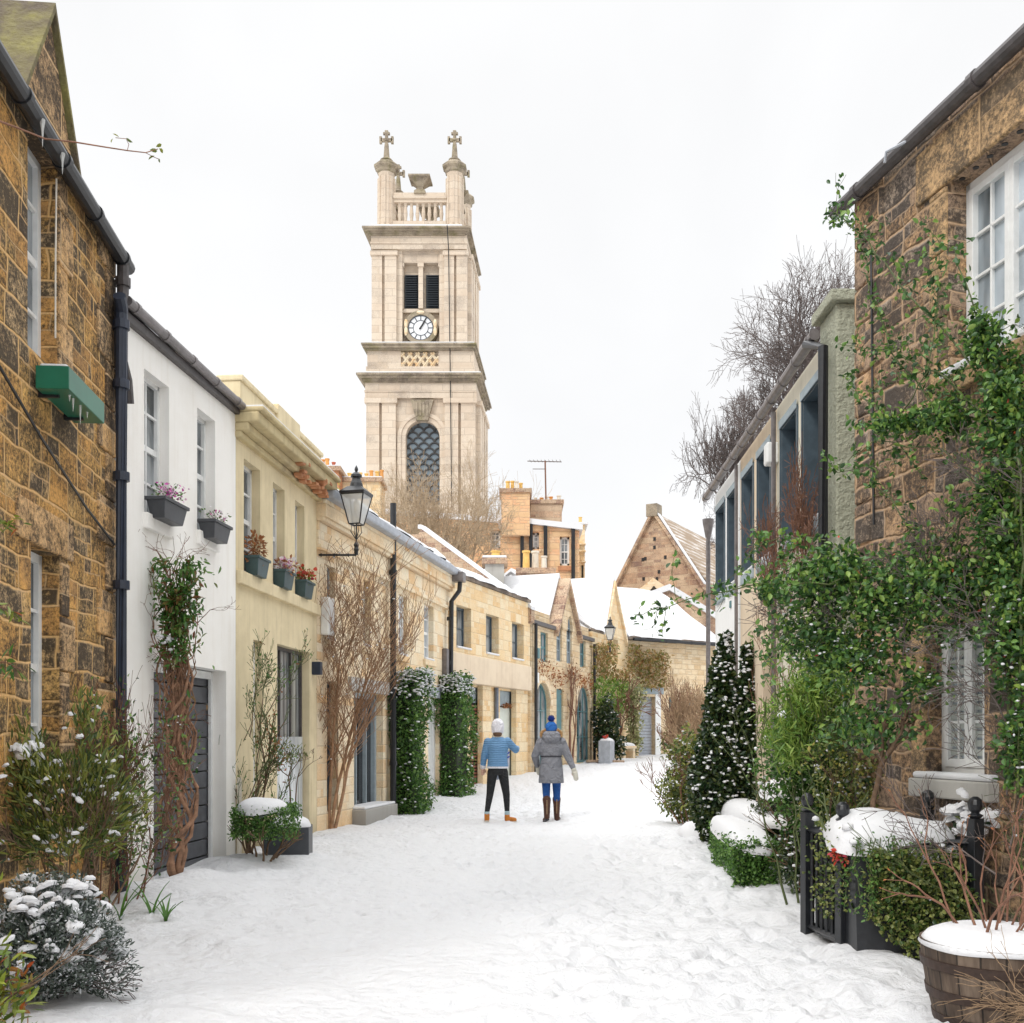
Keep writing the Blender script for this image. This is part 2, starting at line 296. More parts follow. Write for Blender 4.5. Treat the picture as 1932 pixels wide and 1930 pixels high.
LVS = {
 'rose': leafmat('rose_leaf', [(.022, .058, .018), (.04, .105, .03), (.07, .17, .042), (.14, .27, .055), (.25, .36, .08)], .35),
 'lime': leafmat('lime_leaf', [(.09, .20, .03), (.18, .31, .05), (.32, .42, .08), (.13, .26, .06)], .5),
 'hedge': leafmat('hedge_leaf', [(.025, .075, .015), (.06, .15, .025), (.11, .23, .045), (.17, .29, .06)], .45),
 'holly': leafmat('holly_leaf', [(.012, .03, .012), (.02, .05, .018), (.045, .075, .02), (.09, .11, .03)], .3),
 'olive': leafmat('olive_leaf', [(.03, .055, .015), (.075, .11, .02), (.17, .20, .035), (.28, .29, .06), (.06, .12, .03)], .4),
 'grey': leafmat('grey_green_needle', [(.03, .045, .035), (.06, .085, .065), (.11, .14, .11), (.16, .19, .17), (.62, .64, .66)], .6),
 'orange': leafmat('orange_green_leaf', [(.10, .15, .02), (.20, .25, .03), (.26, .30, .05), (.08, .14, .02), (.12, .18, .03), (.34, .12, .02), (.36, .06, .02)], .35),
 'ivy': leafmat('variegated_ivy_leaf', [(.025, .06, .015), (.08, .13, .03), (.20, .23, .05), (.34, .36, .12), (.04, .08, .02)], .4),
 'vine': leafmat('vine_leaf', [(.03, .10, .02), (.07, .18, .03), (.13, .25, .05), (.22, .08, .04)], .35),
 'brown': leafmat('withered_leaf', [(.30, .09, .03), (.40, .16, .05), (.24, .12, .06), (.45, .22, .10)], .6),
 'autumn': leafmat('autumn_creeper_leaf', [(.32, .16, .06), (.30, .22, .06), (.16, .20, .05), (.42, .24, .12)], .6),
 'varieg': leafmat('cream_variegated_leaf', [(.20, .24, .08), (.42, .42, .20), (.55, .52, .30), (.10, .15, .04)], .5),
 'yellow': leafmat('yellow_leaf', [(.42, .36, .05), (.30, .30, .06), (.50, .40, .12)], .5),
 'pink': leafmat('pink_petal', [(.60, .06, .40), (.75, .20, .55), (.80, .60, .75), (.45, .05, .30)], .6),
 'white': leafmat('white_petal', [(.75, .7, .72), (.8, .78, .78), (.6, .1, .35), (.8, .8, .8)], .6),
 'redf': leafmat('red_petal', [(.55, .03, .02), (.60, .12, .05), (.45, .03, .08)], .6)}
# ---------------- terrain height
def gz(x, y):
    y = np.asarray(y, float); t = np.interp(y, [0, 17, 21, 24.5, 30, 35, 41, 60, 120], [0, 0, .07, .19, .46, .66, .80, 1.0, 1.2])
    return t
def gzf(x, y): return float(gz(x, y))
# ---------------- vegetation helpers
def leaves(name, Pn, m, parent=None, size=.05, width=.55, D=None, up=.3, seed=1, jit=.35, fold=.25, droop=0.):
    g = np.random.default_rng(seed); n = len(Pn)
    if D is None: D = g.normal(size=(n, 3))
    D = D+g.normal(size=(n, 3))*jit; D[:, 2] -= droop; D /= np.linalg.norm(D, axis=1)[:, None]+1e-9
    U = g.normal(size=(n, 3))*.8+np.array([0, 0, up*3]); S = np.cross(D, U); S /= np.linalg.norm(S, axis=1)[:, None]+1e-9
    N = np.cross(S, D); L = (size*g.uniform(.6, 1.3, n))[:, None]; w = L*width*.5
    a = Pn; b1 = Pn+D*L*.32+S*w*.9+N*w*fold*2; b2 = Pn+D*L*.68+S*w*.8+N*w*fold*2; t = Pn+D*L
    c1 = Pn+D*L*.32-S*w*.9+N*w*fold*2; c2 = Pn+D*L*.68-S*w*.8+N*w*fold*2
    Vt = np.stack([a, b1, b2, t, c2, c1], 1).reshape(-1, 3); i = np.arange(n)[:, None]*6
    Fc = np.concatenate([i+np.array([0, 1, 2, 3]), i+np.array([0, 3, 4, 5])], 1).reshape(-1, 4)
    return npmesh(name, Vt, Fc, m, parent)
_ico = None
def blobs(name, Pn, r, m=None, parent=None, flat=.6, seed=2):
    global _ico
    if _ico is None:
        p = (1+5**.5)/2
        v = np.array([(-1, p, 0), (1, p, 0), (-1, -p, 0), (1, -p, 0), (0, -1, p), (0, 1, p), (0, -1, -p), (0, 1, -p), (p, 0, -1), (p, 0, 1), (-p, 0, -1), (-p, 0, 1)], float)
        v /= np.linalg.norm(v[0])
        f = np.array([(0, 11, 5), (0, 5, 1), (0, 1, 7), (0, 7, 10), (0, 10, 11), (1, 5, 9), (5, 11, 4), (11, 10, 2), (10, 7, 6), (7, 1, 8), (3, 9, 4), (3, 4, 2), (3, 2, 6), (3, 6, 8), (3, 8, 9), (4, 9, 5), (2, 4, 11), (6, 2, 10), (8, 6, 7), (9, 8, 1)])
        _ico = (v, f)
    v, f = _ico; g = np.random.default_rng(seed); n = len(Pn)
    sc = g.uniform(.5, 1.2, (n, 1, 3))*np.array([1, 1, flat])*(np.asarray(r).reshape(-1, 1, 1))
    an = g.uniform(0, 6.28, n); ca, sa = np.cos(an)[:, None], np.sin(an)[:, None]
    q = v[None]*sc*g.uniform(.75, 1.2, (n, 12, 1)); x = q[..., 0]*ca-q[..., 1]*sa; y = q[..., 0]*sa+q[..., 1]*ca
    Vt = (np.stack([x, y, q[..., 2]], -1)+Pn[:, None]).reshape(-1, 3)
    Fc = (np.arange(n)[:, None, None]*12+f[None]).reshape(-1, 3)
    o = npmesh(name, Vt, Fc, m or SNOWC, parent, True); o['kind'] = 'stuff'; return o
def cloud(n, c, r, seed=1, shell=.45, cull=0., cs=2.5, zmin=None):
    g = np.random.default_rng(seed); k = int(n*3)
    d = g.normal(size=(k, 3)); d /= np.linalg.norm(d, axis=1)[:, None]
    u = g.uniform(0, 1, k)**shell; W1 = Wave(seed+50, .6); ext = 1+.22*W1(d*1.5)
    P = np.array(c)+d*(u*ext)[:, None]*np.array(r)
    if cull is not None: P = P[Wave(seed+9, cs/6.28*1.2)(P) > cull-1]
    if zmin is not None: P = P[P[:, 2] > zmin]
    return P[:n]
def boxcloud(n, x0, x1, y0, y1, z0, z1, seed=1, rough=.05):
    g = np.random.default_rng(seed); P = g.uniform(0, 1, (n, 3)); f = g.integers(0, 5, n)
    for i, (a, v) in enumerate(((0, 0), (0, 1), (1, 0), (1, 1), (2, 1))): P[f == i, a] = v
    lo = np.array([x0, y0, z0]); hi = np.array([x1, y1, z1]); Q = lo+P*(hi-lo)
    W1 = Wave(seed, .7); q = W1(Q)[:, None]*rough
    c = (lo+hi)/2; dd = (Q-c)/np.maximum(hi-lo, 1e-3); dd /= np.linalg.norm(dd, axis=1)[:, None]
    return Q+dd*(q+g.normal(size=(n, 1))*rough*.6)
def twigs(starts, depth=4, n=3, ratio=.72, spread=.5, lift=.1, seed=1, seg=3, rr=.62, gravity=0, minr=.0015, side=False):
    """starts: list of (pos, dir, length, radius). returns polyline list [(pts, radii)] and tips"""
    rd = random.Random(seed); out = []; tips = []
    stack = [(Vector(p), Vector(d).normalized(), l, r, depth) for p, d, l, r in starts]
    while stack:
        p, d, l, r, k = stack.pop(); pts = [p.copy()]; rs = [r]; q = p.copy(); dd = d.copy()
        for i in range(seg):
            dd = (dd+Vector([rd.gauss(0, .16) for _ in range(3)])+Vector((0, 0, lift*.4-gravity*.3))).normalized(); q = q+dd*(l/seg); pts.append(q.copy()); rs.append(max(minr, r*(1-(1-rr)*(i+1)/seg)))
            if side and k > 0 and i < seg-1 and rd.random() < .8:
                ax = Vector([rd.gauss(0, 1) for _ in range(3)]).cross(dd).normalized()
                stack.append((q.copy(), (dd*math.cos(spread*1.3)+ax*math.sin(spread*1.3)), l*ratio*rd.uniform(.6, 1), max(minr, rs[-1]*.6), k-1))
        out.append((pts, rs))
        if k <= 0: tips.append((q, dd)); continue
        for j in range(n):
            ax = Vector([rd.gauss(0, 1) for _ in range(3)]).cross(dd)
            if ax.length < 1e-4: continue
            ax.normalize(); a = spread*rd.uniform(.4, 1.2)
            stack.append((q.copy(), dd*math.cos(a)+ax*math.sin(a)+Vector((0, 0, lift)), l*ratio*rd.uniform(.75, 1.15), max(minr, rs[-1]*rd.uniform(.75, .95)), k-1))
    return out, tips
def branchmesh(name, lines, m, parent=None, n=4):
    mb = MB()
    for pts, rs in lines: mb.tube(pts, rs, n if rs[0] > .004 else 3, cap=False)
    return mb.build(name, m, parent, smooth=True)
def along(lines, n, seed=1, off=.02):
    g = np.random.default_rng(seed); A = []; B = []
    for pts, rs in lines:
        for a, b in zip(pts[:-1], pts[1:]): A.append(a); B.append(b)
    A = np.array([tuple(v) for v in A]); B = np.array([tuple(v) for v in B]); L = np.linalg.norm(B-A, axis=1)
    i = g.choice(len(A), n, p=L/L.sum()); t = g.uniform(0, 1, (n, 1)); return A[i]*(1-t)+B[i]*t+g.normal(size=(n, 3))*off, (B-A)[i]/L[i][:, None]
def snowtop(name, c, rx, ry, h, parent=None, rot=0, seed=3, sq=2.6, skirt=.04, n=26, tilt=(0, 0), amp=.12):
    """rounded snow cap over a superellipse footprint, with thickness"""
    W1 = Wave(seed, .5/max(rx, .15), dim=2); W2 = Wave(seed+5, .22, dim=2); vs = []; fs = []; m = n*2; rings = 9
    for j in range(rings+2):
        for k in range(m):
            a = 2*math.pi*k/m; ca, sa = math.cos(a), math.sin(a)
            e = (abs(ca)**sq+abs(sa)**sq)**(-1/sq)
            t = 0 if j == 0 else min(1, j/rings); ed = 1+.05*W2(np.array([[ca, sa]]))[0]
            x, y = rx*e*ca*t*ed, ry*e*sa*t*ed
            if j <= rings: z = h*max(0, 1-t**3.2)**.55+amp*h*W1(np.array([[x, y]]))[0]*(1-t*t)
            else: z = -skirt*(1+.6*W2(np.array([[ca*3, sa*3]]))[0]); x *= .97; y *= .97
            z += tilt[0]*x+tilt[1]*y
            vs.append((c[0]+x*math.cos(rot)-y*math.sin(rot), c[1]+x*math.sin(rot)+y*math.cos(rot), c[2]+z))
    for j in range(rings+1):
        for k in range(m): fs.append((j*m+k, j*m+(k+1) % m, (j+1)*m+(k+1) % m, (j+1)*m+k))
    fs.append(tuple((rings+1)*m+k for k in range(m))[::-1])
    return MB().add(vs, fs).build(name, SNOWC, parent, smooth=True)
def clumps(name, C0, r, parent=None, seed=1, h=.55):
    g = np.random.default_rng(seed); mb = MB()
    for i, c in enumerate(C0):
        R_ = (r if np.isscalar(r) else r[i])*g.uniform(.6, 1.35); m = 12; vs = []; fs = []; ph = g.uniform(0, 6.28, 3); am = g.uniform(.08, .26, 3); tx_, ty_ = g.normal(0, .3, 2); el = g.uniform(.6, 1); ro = g.uniform(0, 3.1)
        for j, t in enumerate((0, .4, .75, .95, 1.0, .9)):
            for k in range(m):
                a = 2*math.pi*k/m; e = 1+am[0]*math.sin(2*a+ph[0])+am[1]*math.sin(3*a+ph[1])+am[2]*.6*math.sin(5*a+ph[2])
                x, y = R_*t*e*math.cos(a), R_*t*e*math.sin(a)*el; z = h*R_*(1-t**2.5)**.6*(1+.3*math.sin(3*a+ph[2])*t*(1-t)*4) if j < 4 else (-.02*R_ if j == 4 else -.3*R_)
                z += tx_*x+ty_*y; vs.append((c[0]+x*math.cos(ro)-y*math.sin(ro), c[1]+x*math.sin(ro)+y*math.cos(ro), c[2]+z))
        for j in range(5):
            for k in range(m): fs.append((j*m+k, j*m+(k+1) % m, (j+1)*m+(k+1) % m, (j+1)*m+k))
        fs.append(tuple(5*m+k for k in range(m))[::-1]); mb.add(vs, fs)
    o = mb.build(name, SNOWC, parent, smooth=True); o['kind'] = 'stuff'; return o
# ---------------- house frame
class House:
    def __init__(s, name, label, P0, P1, cat='house', group=None, base=0.):
        s.p0 = Vector((P0[0], P0[1])); d = Vector((P1[0], P1[1]))-s.p0; s.L = d.length; s.d = d.normalized(); s.n = Vector((-s.d.y, s.d.x))
        s.rz = math.atan2(s.d.y, s.d.x); s.base = base
        s.o = thing(name, label, cat, (P0[0], P0[1], base), s.rz, group); s.nm = name
    def Y(s, u, dep=0): return s.p0.y+s.d.y*u+s.n.y*dep
    def u(s, px, dep=0):
        k = (px-CX)/F; return (k*(s.p0.y+s.n.y*dep)-(s.p0.x+s.n.x*dep))/(s.d.x-k*s.d.y)
    def z(s, px, py, dep=0): return CH+(HY-py)/F*s.Y(s.u(px, dep), dep)-s.base
    def W(s, u, dep, z=0):
        p = s.p0+s.d*u+s.n*dep; return Vector((p.x, p.y, z+s.base))
    def wall(s, zb, zt, holes, m, D=5, x0=0, x1=None, dep=0, name='wall', ztf=None, revmat=None, label=None):
        """street wall with real openings and reveals plus the closed rest of the block"""
        x1 = s.L if x1 is None else x1; mb = MB(); rv = MB() if revmat else mb
        holes = [h for h in holes]
        xs = sorted({x0, x1, *[v for h in holes for v in (h[0], h[1])]}); zs = sorted({zb, zt, *[v for h in holes for v in (h[2], h[3])]})
        for a, b in zip(xs[:-1], xs[1:]):
            for c, e in zip(zs[:-1], zs[1:]):
                if any(h[0]-1e-6 <= a and b <= h[1]+1e-6 and h[2]-1e-6 <= c and e <= h[3]+1e-6 for h in holes): continue
                mb.quad((a, dep, c), (b, dep, c), (b, dep, e), (a, dep, e))
        for h in holes:
            a, b, c, e = h[:4]; r = dep+(h[4] if len(h) > 4 else .2)+.07; arch = len(h) > 5 and h[5]
            if not arch:
                rv.quad((a, dep, c), (a, dep, e), (a, r, e), (a, r, c)); rv.quad((b, dep, c), (b, r, c), (b, r, e), (b, dep, e))
                rv.quad((a, dep, e), (b, dep, e), (b, r, e), (a, r, e)); rv.quad((a, dep, c), (a, r, c), (b, r, c), (b, dep, c))
            else:
                w = (b-a)/2; cx = (a+b)/2; sp = e-(w*arch); N = 14
                pts = [(cx-w*math.cos(math.pi*i/N), sp+w*arch*math.sin(math.pi*i/N)) for i in range(N+1)]
                for (xa, za), (xb, zb_) in zip(pts[:-1], pts[1:]):
                    mb.quad((xa, dep, za), (xb, dep, zb_), (xb, dep, e+.001), (xa, dep, e+.001)); rv.quad((xa, dep, za), (xb, dep, zb_), (xb, r, zb_), (xa, r, za))
                rv.quad((a, dep, c), (a, dep, sp), (a, r, sp), (a, r, c)); rv.quad((b, dep, c), (b, r, c), (b, r, sp), (b, dep, sp)); rv.quad((a, dep, c), (a, r, c), (b, r, c), (b, dep, c))
        if D:
            mb.quad((x0, dep, zb), (x0, dep, zt), (x0, D, zt), (x0, D, zb)); mb.quad((x1, dep, zb), (x1, D, zb), (x1, D, zt), (x1, dep, zt))
            mb.quad((x0, D, zb), (x1, D, zb), (x1, D, zt), (x0, D, zt)); mb.quad((x0, dep, zt), (x1, dep, zt), (x1, D, zt), (x0, D, zt))
        o = mb.build(name, m, s.o, label=label)
        if revmat: rv.build('window_surround', revmat, s.o)
        return o
    def window(s, h, bars=(1, 1), fw=.05, m=WHITE, glass=GLASS, sill=None, dep=None, name='window', fd=.06, meet=True, snow=False, arch=0):
        """frame with glazing bars (window) > pane, sill; h = hole tuple"""
        a, b, c, e = h[:4]; d = (h[4] if len(h) > 4 else .2) if dep is None else dep; d += fd-.005
        fr = MB(); y0, y1 = d-fd, d; ee = e
        if arch:
            w = (b-a)/2; cx = (a+b)/2; ee = e-w*arch; N = 12
            P = [(cx-(w-t)*math.cos(math.pi*i/N), ee+(w*arch-t)*math.sin(math.pi*i/N)) for t in (0, fw) for i in range(N+1)]
            for i in range(N): fr.prism([P[i], P[i+1], P[N+2+i], P[N+1+i]], y0, y1)
        else: fr.box(a, b, y0, y1, e-fw, e)
        fr.box(a, b, y0, y1, c, c+fw*1.4); fr.box(a, a+fw, y0, y1, c, ee); fr.box(b-fw, b, y0, y1, c, ee)
        nx, nz = bars
        for i in range(1, nx): x = a+(b-a)*i/nx; fr.box(x-.014, x+.014, y0+.01, y1, c, e-(fw if arch else 0))
        for i in range(1, nz):
            z = c+(e-c)*i/nz; t = .03 if (meet and nz % 2 == 0 and i == nz//2) else .013; fr.box(a, b, y0+.012, y1, z-t, z+t)
        o = fr.build(name, m, s.o)
        p = MB()
        if arch:
            w = (b-a)/2; cx = (a+b)/2
            p.prism([(a+.01, c+.01), (b-.01, c+.01)]+[(cx+(w-.01)*math.cos(math.pi*i/12), ee+(w*arch-.01)*math.sin(math.pi*i/12)) for i in range(13)], d-.02, d-.01)
        else: p.box(a+.01, b-.01, d-.02, d-.01, c+.01, e-.01)
        p.build('pane', glass, o)
        if sill: MB().box(a-.08, b+.08, -.06, d-fd, c-.12, c-.003).build('sill', sill, o, bevel=.01)
        if snow: MB().box(a+.02, b-.02, -.04, d-fd-.01, c, c+.05).build('snow', SNOWC, o, smooth=False, bevel=.02)
        return o
    def box(s, name, x0, x1, y0, y1, z0, z1, m, bevel=.01, parent=None, label=None):
        return MB().box(x0, x1, y0, y1, z0, z1).build(name, m, parent or s.o, bevel=bevel, label=label)
    def gutter(s, x0, x1, y, z0, z1, r=.06, m=GUT, br=1.0, name='gutter', snow=True):
        g = MB(); g.tube([(x0, y, z0), (x1, y, z1)], r, 12)
        n = max(1, int(abs(x1-x0)/br))
        for i in range(n+1):
            t = (i+.25)/(n+.5); x = x0+(x1-x0)*t; z = z0+(z1-z0)*t; g.tube([(x-.03, y, z), (x+.03, y, z)], r*1.16, 12)
        o = g.build(name, m, s.o, smooth=False)
        if snow: MB().tube([(x0+.02, y+.02, z0+r*.75), (x1-.02, y+.02, z1+r*.75)], r*.6, 8).build('snow', SNOWC, o, smooth=True)
        return o
    def roof(s, x0, x1, ze, zr, ye=-.12, yr=3, D=None, m=SLATE, th=.1, snow=.12, name='roof', sover=.03):
        D = D or 2*yr
        o = MB().prismx([(ye, ze), (yr, zr), (D, ze), (D, ze+th), (yr, zr+th*1.2), (ye, ze+th)], x0, x1).build(name, m, s.o)
        if snow:
            N = max(8, int((x1-x0)/.3)); Mx = 14; W1 = Wave(int(abs(x0*7+zr*13))+3, .5, dim=2); vs = []; fs = []
            prof = [(ye-sover, ze+th-.01)]+[(ye-sover+.01+(yr-ye)*t, ze+th+(zr-ze)*t+snow*min(1, (t*9)**.5 if t < .11 else 1)) for t in np.linspace(.004, 1, Mx)]+[(D, ze+th+snow), (D, ze+th)]
            K = len(prof)
            for i in range(N+1):
                x = x0+(x1-x0)*i/N
                for j, (y, z) in enumerate(prof):
                    q = .28*snow*W1(np.array([[x, y]]))[0] if 1 < j < K-1 else 0
                    yy = y+(.05*W1(np.array([[x*2, 9.]]))[0] if j < 3 else 0); vs.append((x, yy, z+q))
            for i in range(N):
                for j in range(K-1): fs.append((i*K+j, (i+1)*K+j, (i+1)*K+j+1, i*K+j+1))
            fs += [tuple(range(K)), tuple(N*K+j for j in range(K))[::-1]]
            MB().add(vs, fs).build('snow', SNOW, o, smooth=False)
        return o
    def pipe(s, pts, r=.05, m=BLACK, name='downpipe', collars=(), n=10):
        p = MB(); p.tube(pts, r, n)
        for c in collars: p.tube([(c[0], c[1], c[2]-.04), (c[0], c[1], c[2]+.04)], r*1.3, n)
        return p.build(name, m, s.o, smooth=False)
def pots(mb_parent, xs, y, z, h, r, mats, names='chimney_pot'):
    for i, x in enumerate(xs):
        hh = h*(1 if i % 2 else .9)
        MB().lathe([(r*.95, 0), (r*.9, hh*.1), (r*.78, hh*.85), (r*1.02, hh*.88), (r*1.02, hh), (r*.7, hh), (r*.65, hh*.9)], (x, y, z), 12).build(names, mats[i % len(mats)], mb_parent, smooth=False)
# ================= GROUND
def ground():
    xs = np.concatenate([np.arange(-160, -12, 12), np.arange(-12, -5, .5), np.arange(-5, 5, .045), np.arange(5, 12, .5), np.arange(12, 172, 12)])
    ys = np.concatenate([np.arange(-40, 3, 4), np.arange(3, 11, .045), np.arange(11, 22, .09), np.arange(22, 50, .4), np.arange(50, 60, 2), np.arange(60, 500, 20)])
    X, Y = np.meshgrid(xs, ys); P = np.stack([X.ravel(), Y.ravel()], 1)
    Z = gz(P[:, 0], P[:, 1]).copy()
    near = np.clip((50-P[:, 1])/10, 0, 1)*(np.abs(P[:, 0]) < 12)
    w1 = Wave(1, .35, dim=2)(P); w2 = Wave(2, 1.1, dim=2)(P); w3 = Wave(3, 3.2, 40, dim=2)(P); w4 = Wave(4, 7., 50, dim=2)(P)
    # trodden lane: shallow pits between soft ridges
    tr = np.exp(-((P[:, 0]-(.05+.03*P[:, 1]))/2.7)**4)
    Z += near*(.018*w1+.012*w2)
    Z += near*tr*(-.020*np.clip(w3, -1, 2)+.014*np.abs(w4))*np.clip(Wave(8, .3, dim=2)(P)*.5+.75, .15, 1.2)
    # banks of softer snow along the two frontages
    left = -3.3+.1*np.clip(P[:, 1]-10, -5, 40); right = 2.4
    Z += near*(.07*np.exp(-((P[:, 0]-left)/.7)**2)+.06*np.exp(-((P[:, 0]-right)/.6)**2))*np.clip((17-P[:, 1])/4, 0, 1)*(1+.4*w2)
    g = np.random.default_rng(5)     # footprints
    m = P[:, 1] < 22
    idx = np.where(m & (np.abs(P[:, 0]) < 5))[0]; PP = P[idx]; dz = np.zeros(len(idx))
    for k in range(9):
        x = g.uniform(-1.6, 2.2); yy = g.uniform(3.2, 5); h = g.normal(0, .06); s = 1
        while yy < 21:
            fx = x+s*.11+g.normal(0, .03); s = -s; a = (PP[:, 0]-fx)/.085; b = (PP[:, 1]-yy)/.19; q = a*a+b*b
            sel = q < 6; dz[sel] += -.030*np.exp(-q[sel]**2*.8)+.010*np.exp(-(q[sel]-1.8)**2*2)
            x += h*.35+g.normal(0, .03); yy += g.uniform(.55, .75)
    for k in range(900):
        fx = g.uniform(-2.8, 2.6); yy = 3.2+g.uniform(0, 1)**1.5*14; r = g.uniform(.03, .10); q = ((PP[:, 0]-fx)/r)**2+((PP[:, 1]-yy)/r)**2
        sel = q < 5; dz[sel] += g.uniform(-.03, .016)*np.exp(-q[sel])
    Z[idx] += dz
    nx = len(xs); ny = len(ys); i = np.arange(ny-1)[:, None]*nx+np.arange(nx-1)[None]; i = i.ravel()
    o = npmesh('ground', np.stack([P[:, 0], P[:, 1], Z], 1), np.stack([i, i+1, i+nx+1, i+nx], 1), SNOWG, None, True)
    o['kind'] = 'structure'; return o
ground()
# ================= LEFT 1: dark sandstone house
H = House('stone_house', 'tall dark weathered sandstone house on the near left with a gabled dormer and black gutter', (-3.22+.01, 3.9), (-3.72, 9.9))
S1 = H; u = H.u; up = (u(50), u(104), 4.40, 7.0, .32); L = H.L
a0, a1 = u(52), u(108)
up = (a0, a1, 4.36, 6.02, .13); lo = (u(58), u(112), 1.15, 2.93, .14)
H.wall(-.3, 6.02, [up, lo], ST_L, D=5.5, name='wall')
H.window(up, (2, 4), .07, WHITE, GLASS, meet=True); w = H.window(lo, (2, 4), .07, WHITE, GLASS)
for h in (up, lo):                       # dressed jamb stones round each opening, proud of the rubble
    z = h[2]; i = 0; q = MB()
    while z < min(h[3], 5.9)-.05:
        hh = min(.44, h[3]-z); e = .2 if i % 2 else .34
        q.box(h[1]+.002, h[1]+e, -.018, .1, z, z+hh-.012); z += hh; i += 1
    if h is lo: q.box(lo[0]-.3, lo[1]+.3, -.02, .1, lo[3]+.002, lo[3]+.3)
    q.build('dressed_stone', ST_LQ, H.o, bevel=.012)
q = MB(); z = -.1; i = 0
while z < 5.9:
    hh = .42; e = .28 if i % 2 else .52; q.box(L-e, L+.01, -.022, .2, z, z+hh-.014); z += hh; i += 1
q.build('quoin', ST_LQ, H.o, bevel=.015)
pk = u(90); hw = .62
zp = 7.08
H.o2 = MB().prism([(pk-hw, 6.0), (pk+hw, 6.0), (pk, zp-.06)], -.02, .25).build('dormer_gable', ST_LQ, H.o)
for sgn, mm in ((-1, MOSSR), (1, MOSSR)):
    x0, z0, x1, z1 = pk, zp, pk+sgn*(hw+.06), 5.98
    MB().add([(x0, -.06, z0), (x1, -.06, z1), (x1, 2.4, z1), (x0, 2.4, z0), (x0, -.06, z0+.07), (x1, -.06, z1+.07), (x1, 2.4, z1+.09), (x0, 2.4, z0+.09)],
             [(0, 1, 2, 3), (4, 7, 6, 5), (0, 4, 5, 1), (1, 5, 6, 2), (2, 6, 7, 3), (3, 7, 4, 0)]).build('dormer_roof', mm, H.o)
H.roof(0, L+.05, 6.02, 8.2, ye=.02, yr=2.75, snow=0, th=.03)
MB().tube([(.3, -.03, 6.075), (L*.5, -.03, 6.06), (L, -.03, 6.04)], .028, 6).build('snow', SNOWC, H.o, smooth=True)
g = H.gutter(.0, L+.12, -.10, 6.0, 5.93, .066, BLACK, .85)
for (px, zt, ln) in ((38, 5.93, .2), (78, 5.92, .16)):
    x = u(px); MB().lathe([(.001, -ln), (.008, -ln*.4), (.02, 0)], (x, -.155, zt), 6).build('icicle', LGLASS, g)
# swan neck and downpipe of the stone house, down to the white house pipe
H.pipe([(L-.06, -.10, 5.9), (L-.06, -.10, 5.62), (L-.09, -.08, 5.5), (L-.09, -.08, 5.05), (L+.06, -.1, 4.85), (L+.12, -.1, 4.65)], .055, GUT, collars=[(L-.06, -.10, 5.72), (L-.09, -.08, 5.3)])
cb = MB(); cb.tube([(u(-60), -.05, 4.1), (u(60), -.06, 3.72), (u(150), -.06, 3.42), (u(205), -.05, 3.27)], .012, 6)
cb.build('cable', BLACK, H.o); MB().tube([(u(99), -.03, 5.85), (u(96), -.035, 5.2), (u(97), -.03, 4.6)], .007, 6).build('cable', POTC, H.o)
# green trough hung under the upper window
T = thing('window_box', 'long empty green trough hanging under the upper window of the dark stone house', 'window box', H.W((u(50)+u(140))/2, -.15, 4.07), H.rz)
MB().box(-.44, .44, -.12, .12, 0, .17).build('trough', GREENB, T, bevel=.006)
MB().box(-.42, .42, -.10, .10, .16, .195).build('snow', SNOWC, T, bevel=.02)
for i, x in enumerate((-.3, -.22, -.05, .12)): MB().lathe([(.001, -.05-.05*(i % 3)), (.01, 0)], (x, -.08, -.001), 6).build('icicle', LGLASS, T)
MB().box(-.3, -.27, .0, .2, -.02, .05).build('bracket', BLACK, T); MB().box(.27, .3, .0, .2, -.02, .05).build('bracket', BLACK, T)
# ================= LEFT 2: white rendered house
H = House('white_house', 'white rendered mews house between the dark stone house and the yellow house', (-3.69, 9.93), (-3.376, 12.95))
S2 = H; u = H.u; L = H.L
w1 = (u(272), u(319), 3.72, 5.14, .11); w2 = (u(372), u(406), 3.80, 5.16, .12); gr = (u(290), u(427), -.3, 2.28, .27)
H.wall(-.3, 5.56, [w1, w2, gr], PL_W, D=5, x0=-.04)
for w in (w1, w2):
    H.window(w, (2, 4), .045, WHITE, GLASS)
    H.box('sill', w[0]-.03, w[1]+.03, -.05, .2, w[2]-.16, w[2]-.003, PL_W)
d = MB()
for i in range(12): d.box(gr[0], gr[1], .22+.004*(i % 2), .26, -.1+i*.2, .085+i*.2)
d.build('garage_door', WOODG, H.o, bevel=.008)
H.box('door_frame', gr[1]-.05, gr[1]-.001, .16, .21, -.3, 2.26, WHITE); H.box('door_frame', gr[0]+.001, gr[1]-.06, .16, .21, 2.18, 2.27, WHITE)
H.box('threshold', gr[0], gr[1], -.12, .3, -.1, .012, CONC)
H.roof(-.1, L, 5.56, 7.1, ye=.02, yr=2.5, snow=.05, th=.03, sover=0)
H.gutter(0, L-.02, -.09, 5.58, 5.53, .05, GUTG, .62)
H.box('eaves_course', -.03, L, -.06, .1, 5.43, 5.52, GUT, .01)
xp = u(229, -.1)
H.pipe([(xp-.12, -.14, 5.52), (xp-.04, -.12, 5.46), (xp, -.1, 5.40), (xp, -.1, -.1)], .058, NAVY, collars=[(xp, -.1, z) for z in (5.3, 4.75, 3.9, 2.9, 1.8, .8)])
H.pipe([(u(444), -.05, 1.0), (u(444), -.05, -.05)], .03, POTC)
c = thing('chimney', 'snow topped squat chimney on the roof behind the white and yellow houses', 'chimney', H.W(L+.05, 1.6, 5.6), H.rz)
MB().box(-.2, .9, -.4, .5, 0, .95).build('stack', PL_YD, c); MB().box(-.35, 1.05, -.55, .65, .95, 1.03).build('chimney_cap', PL_YD, c, bevel=.01)
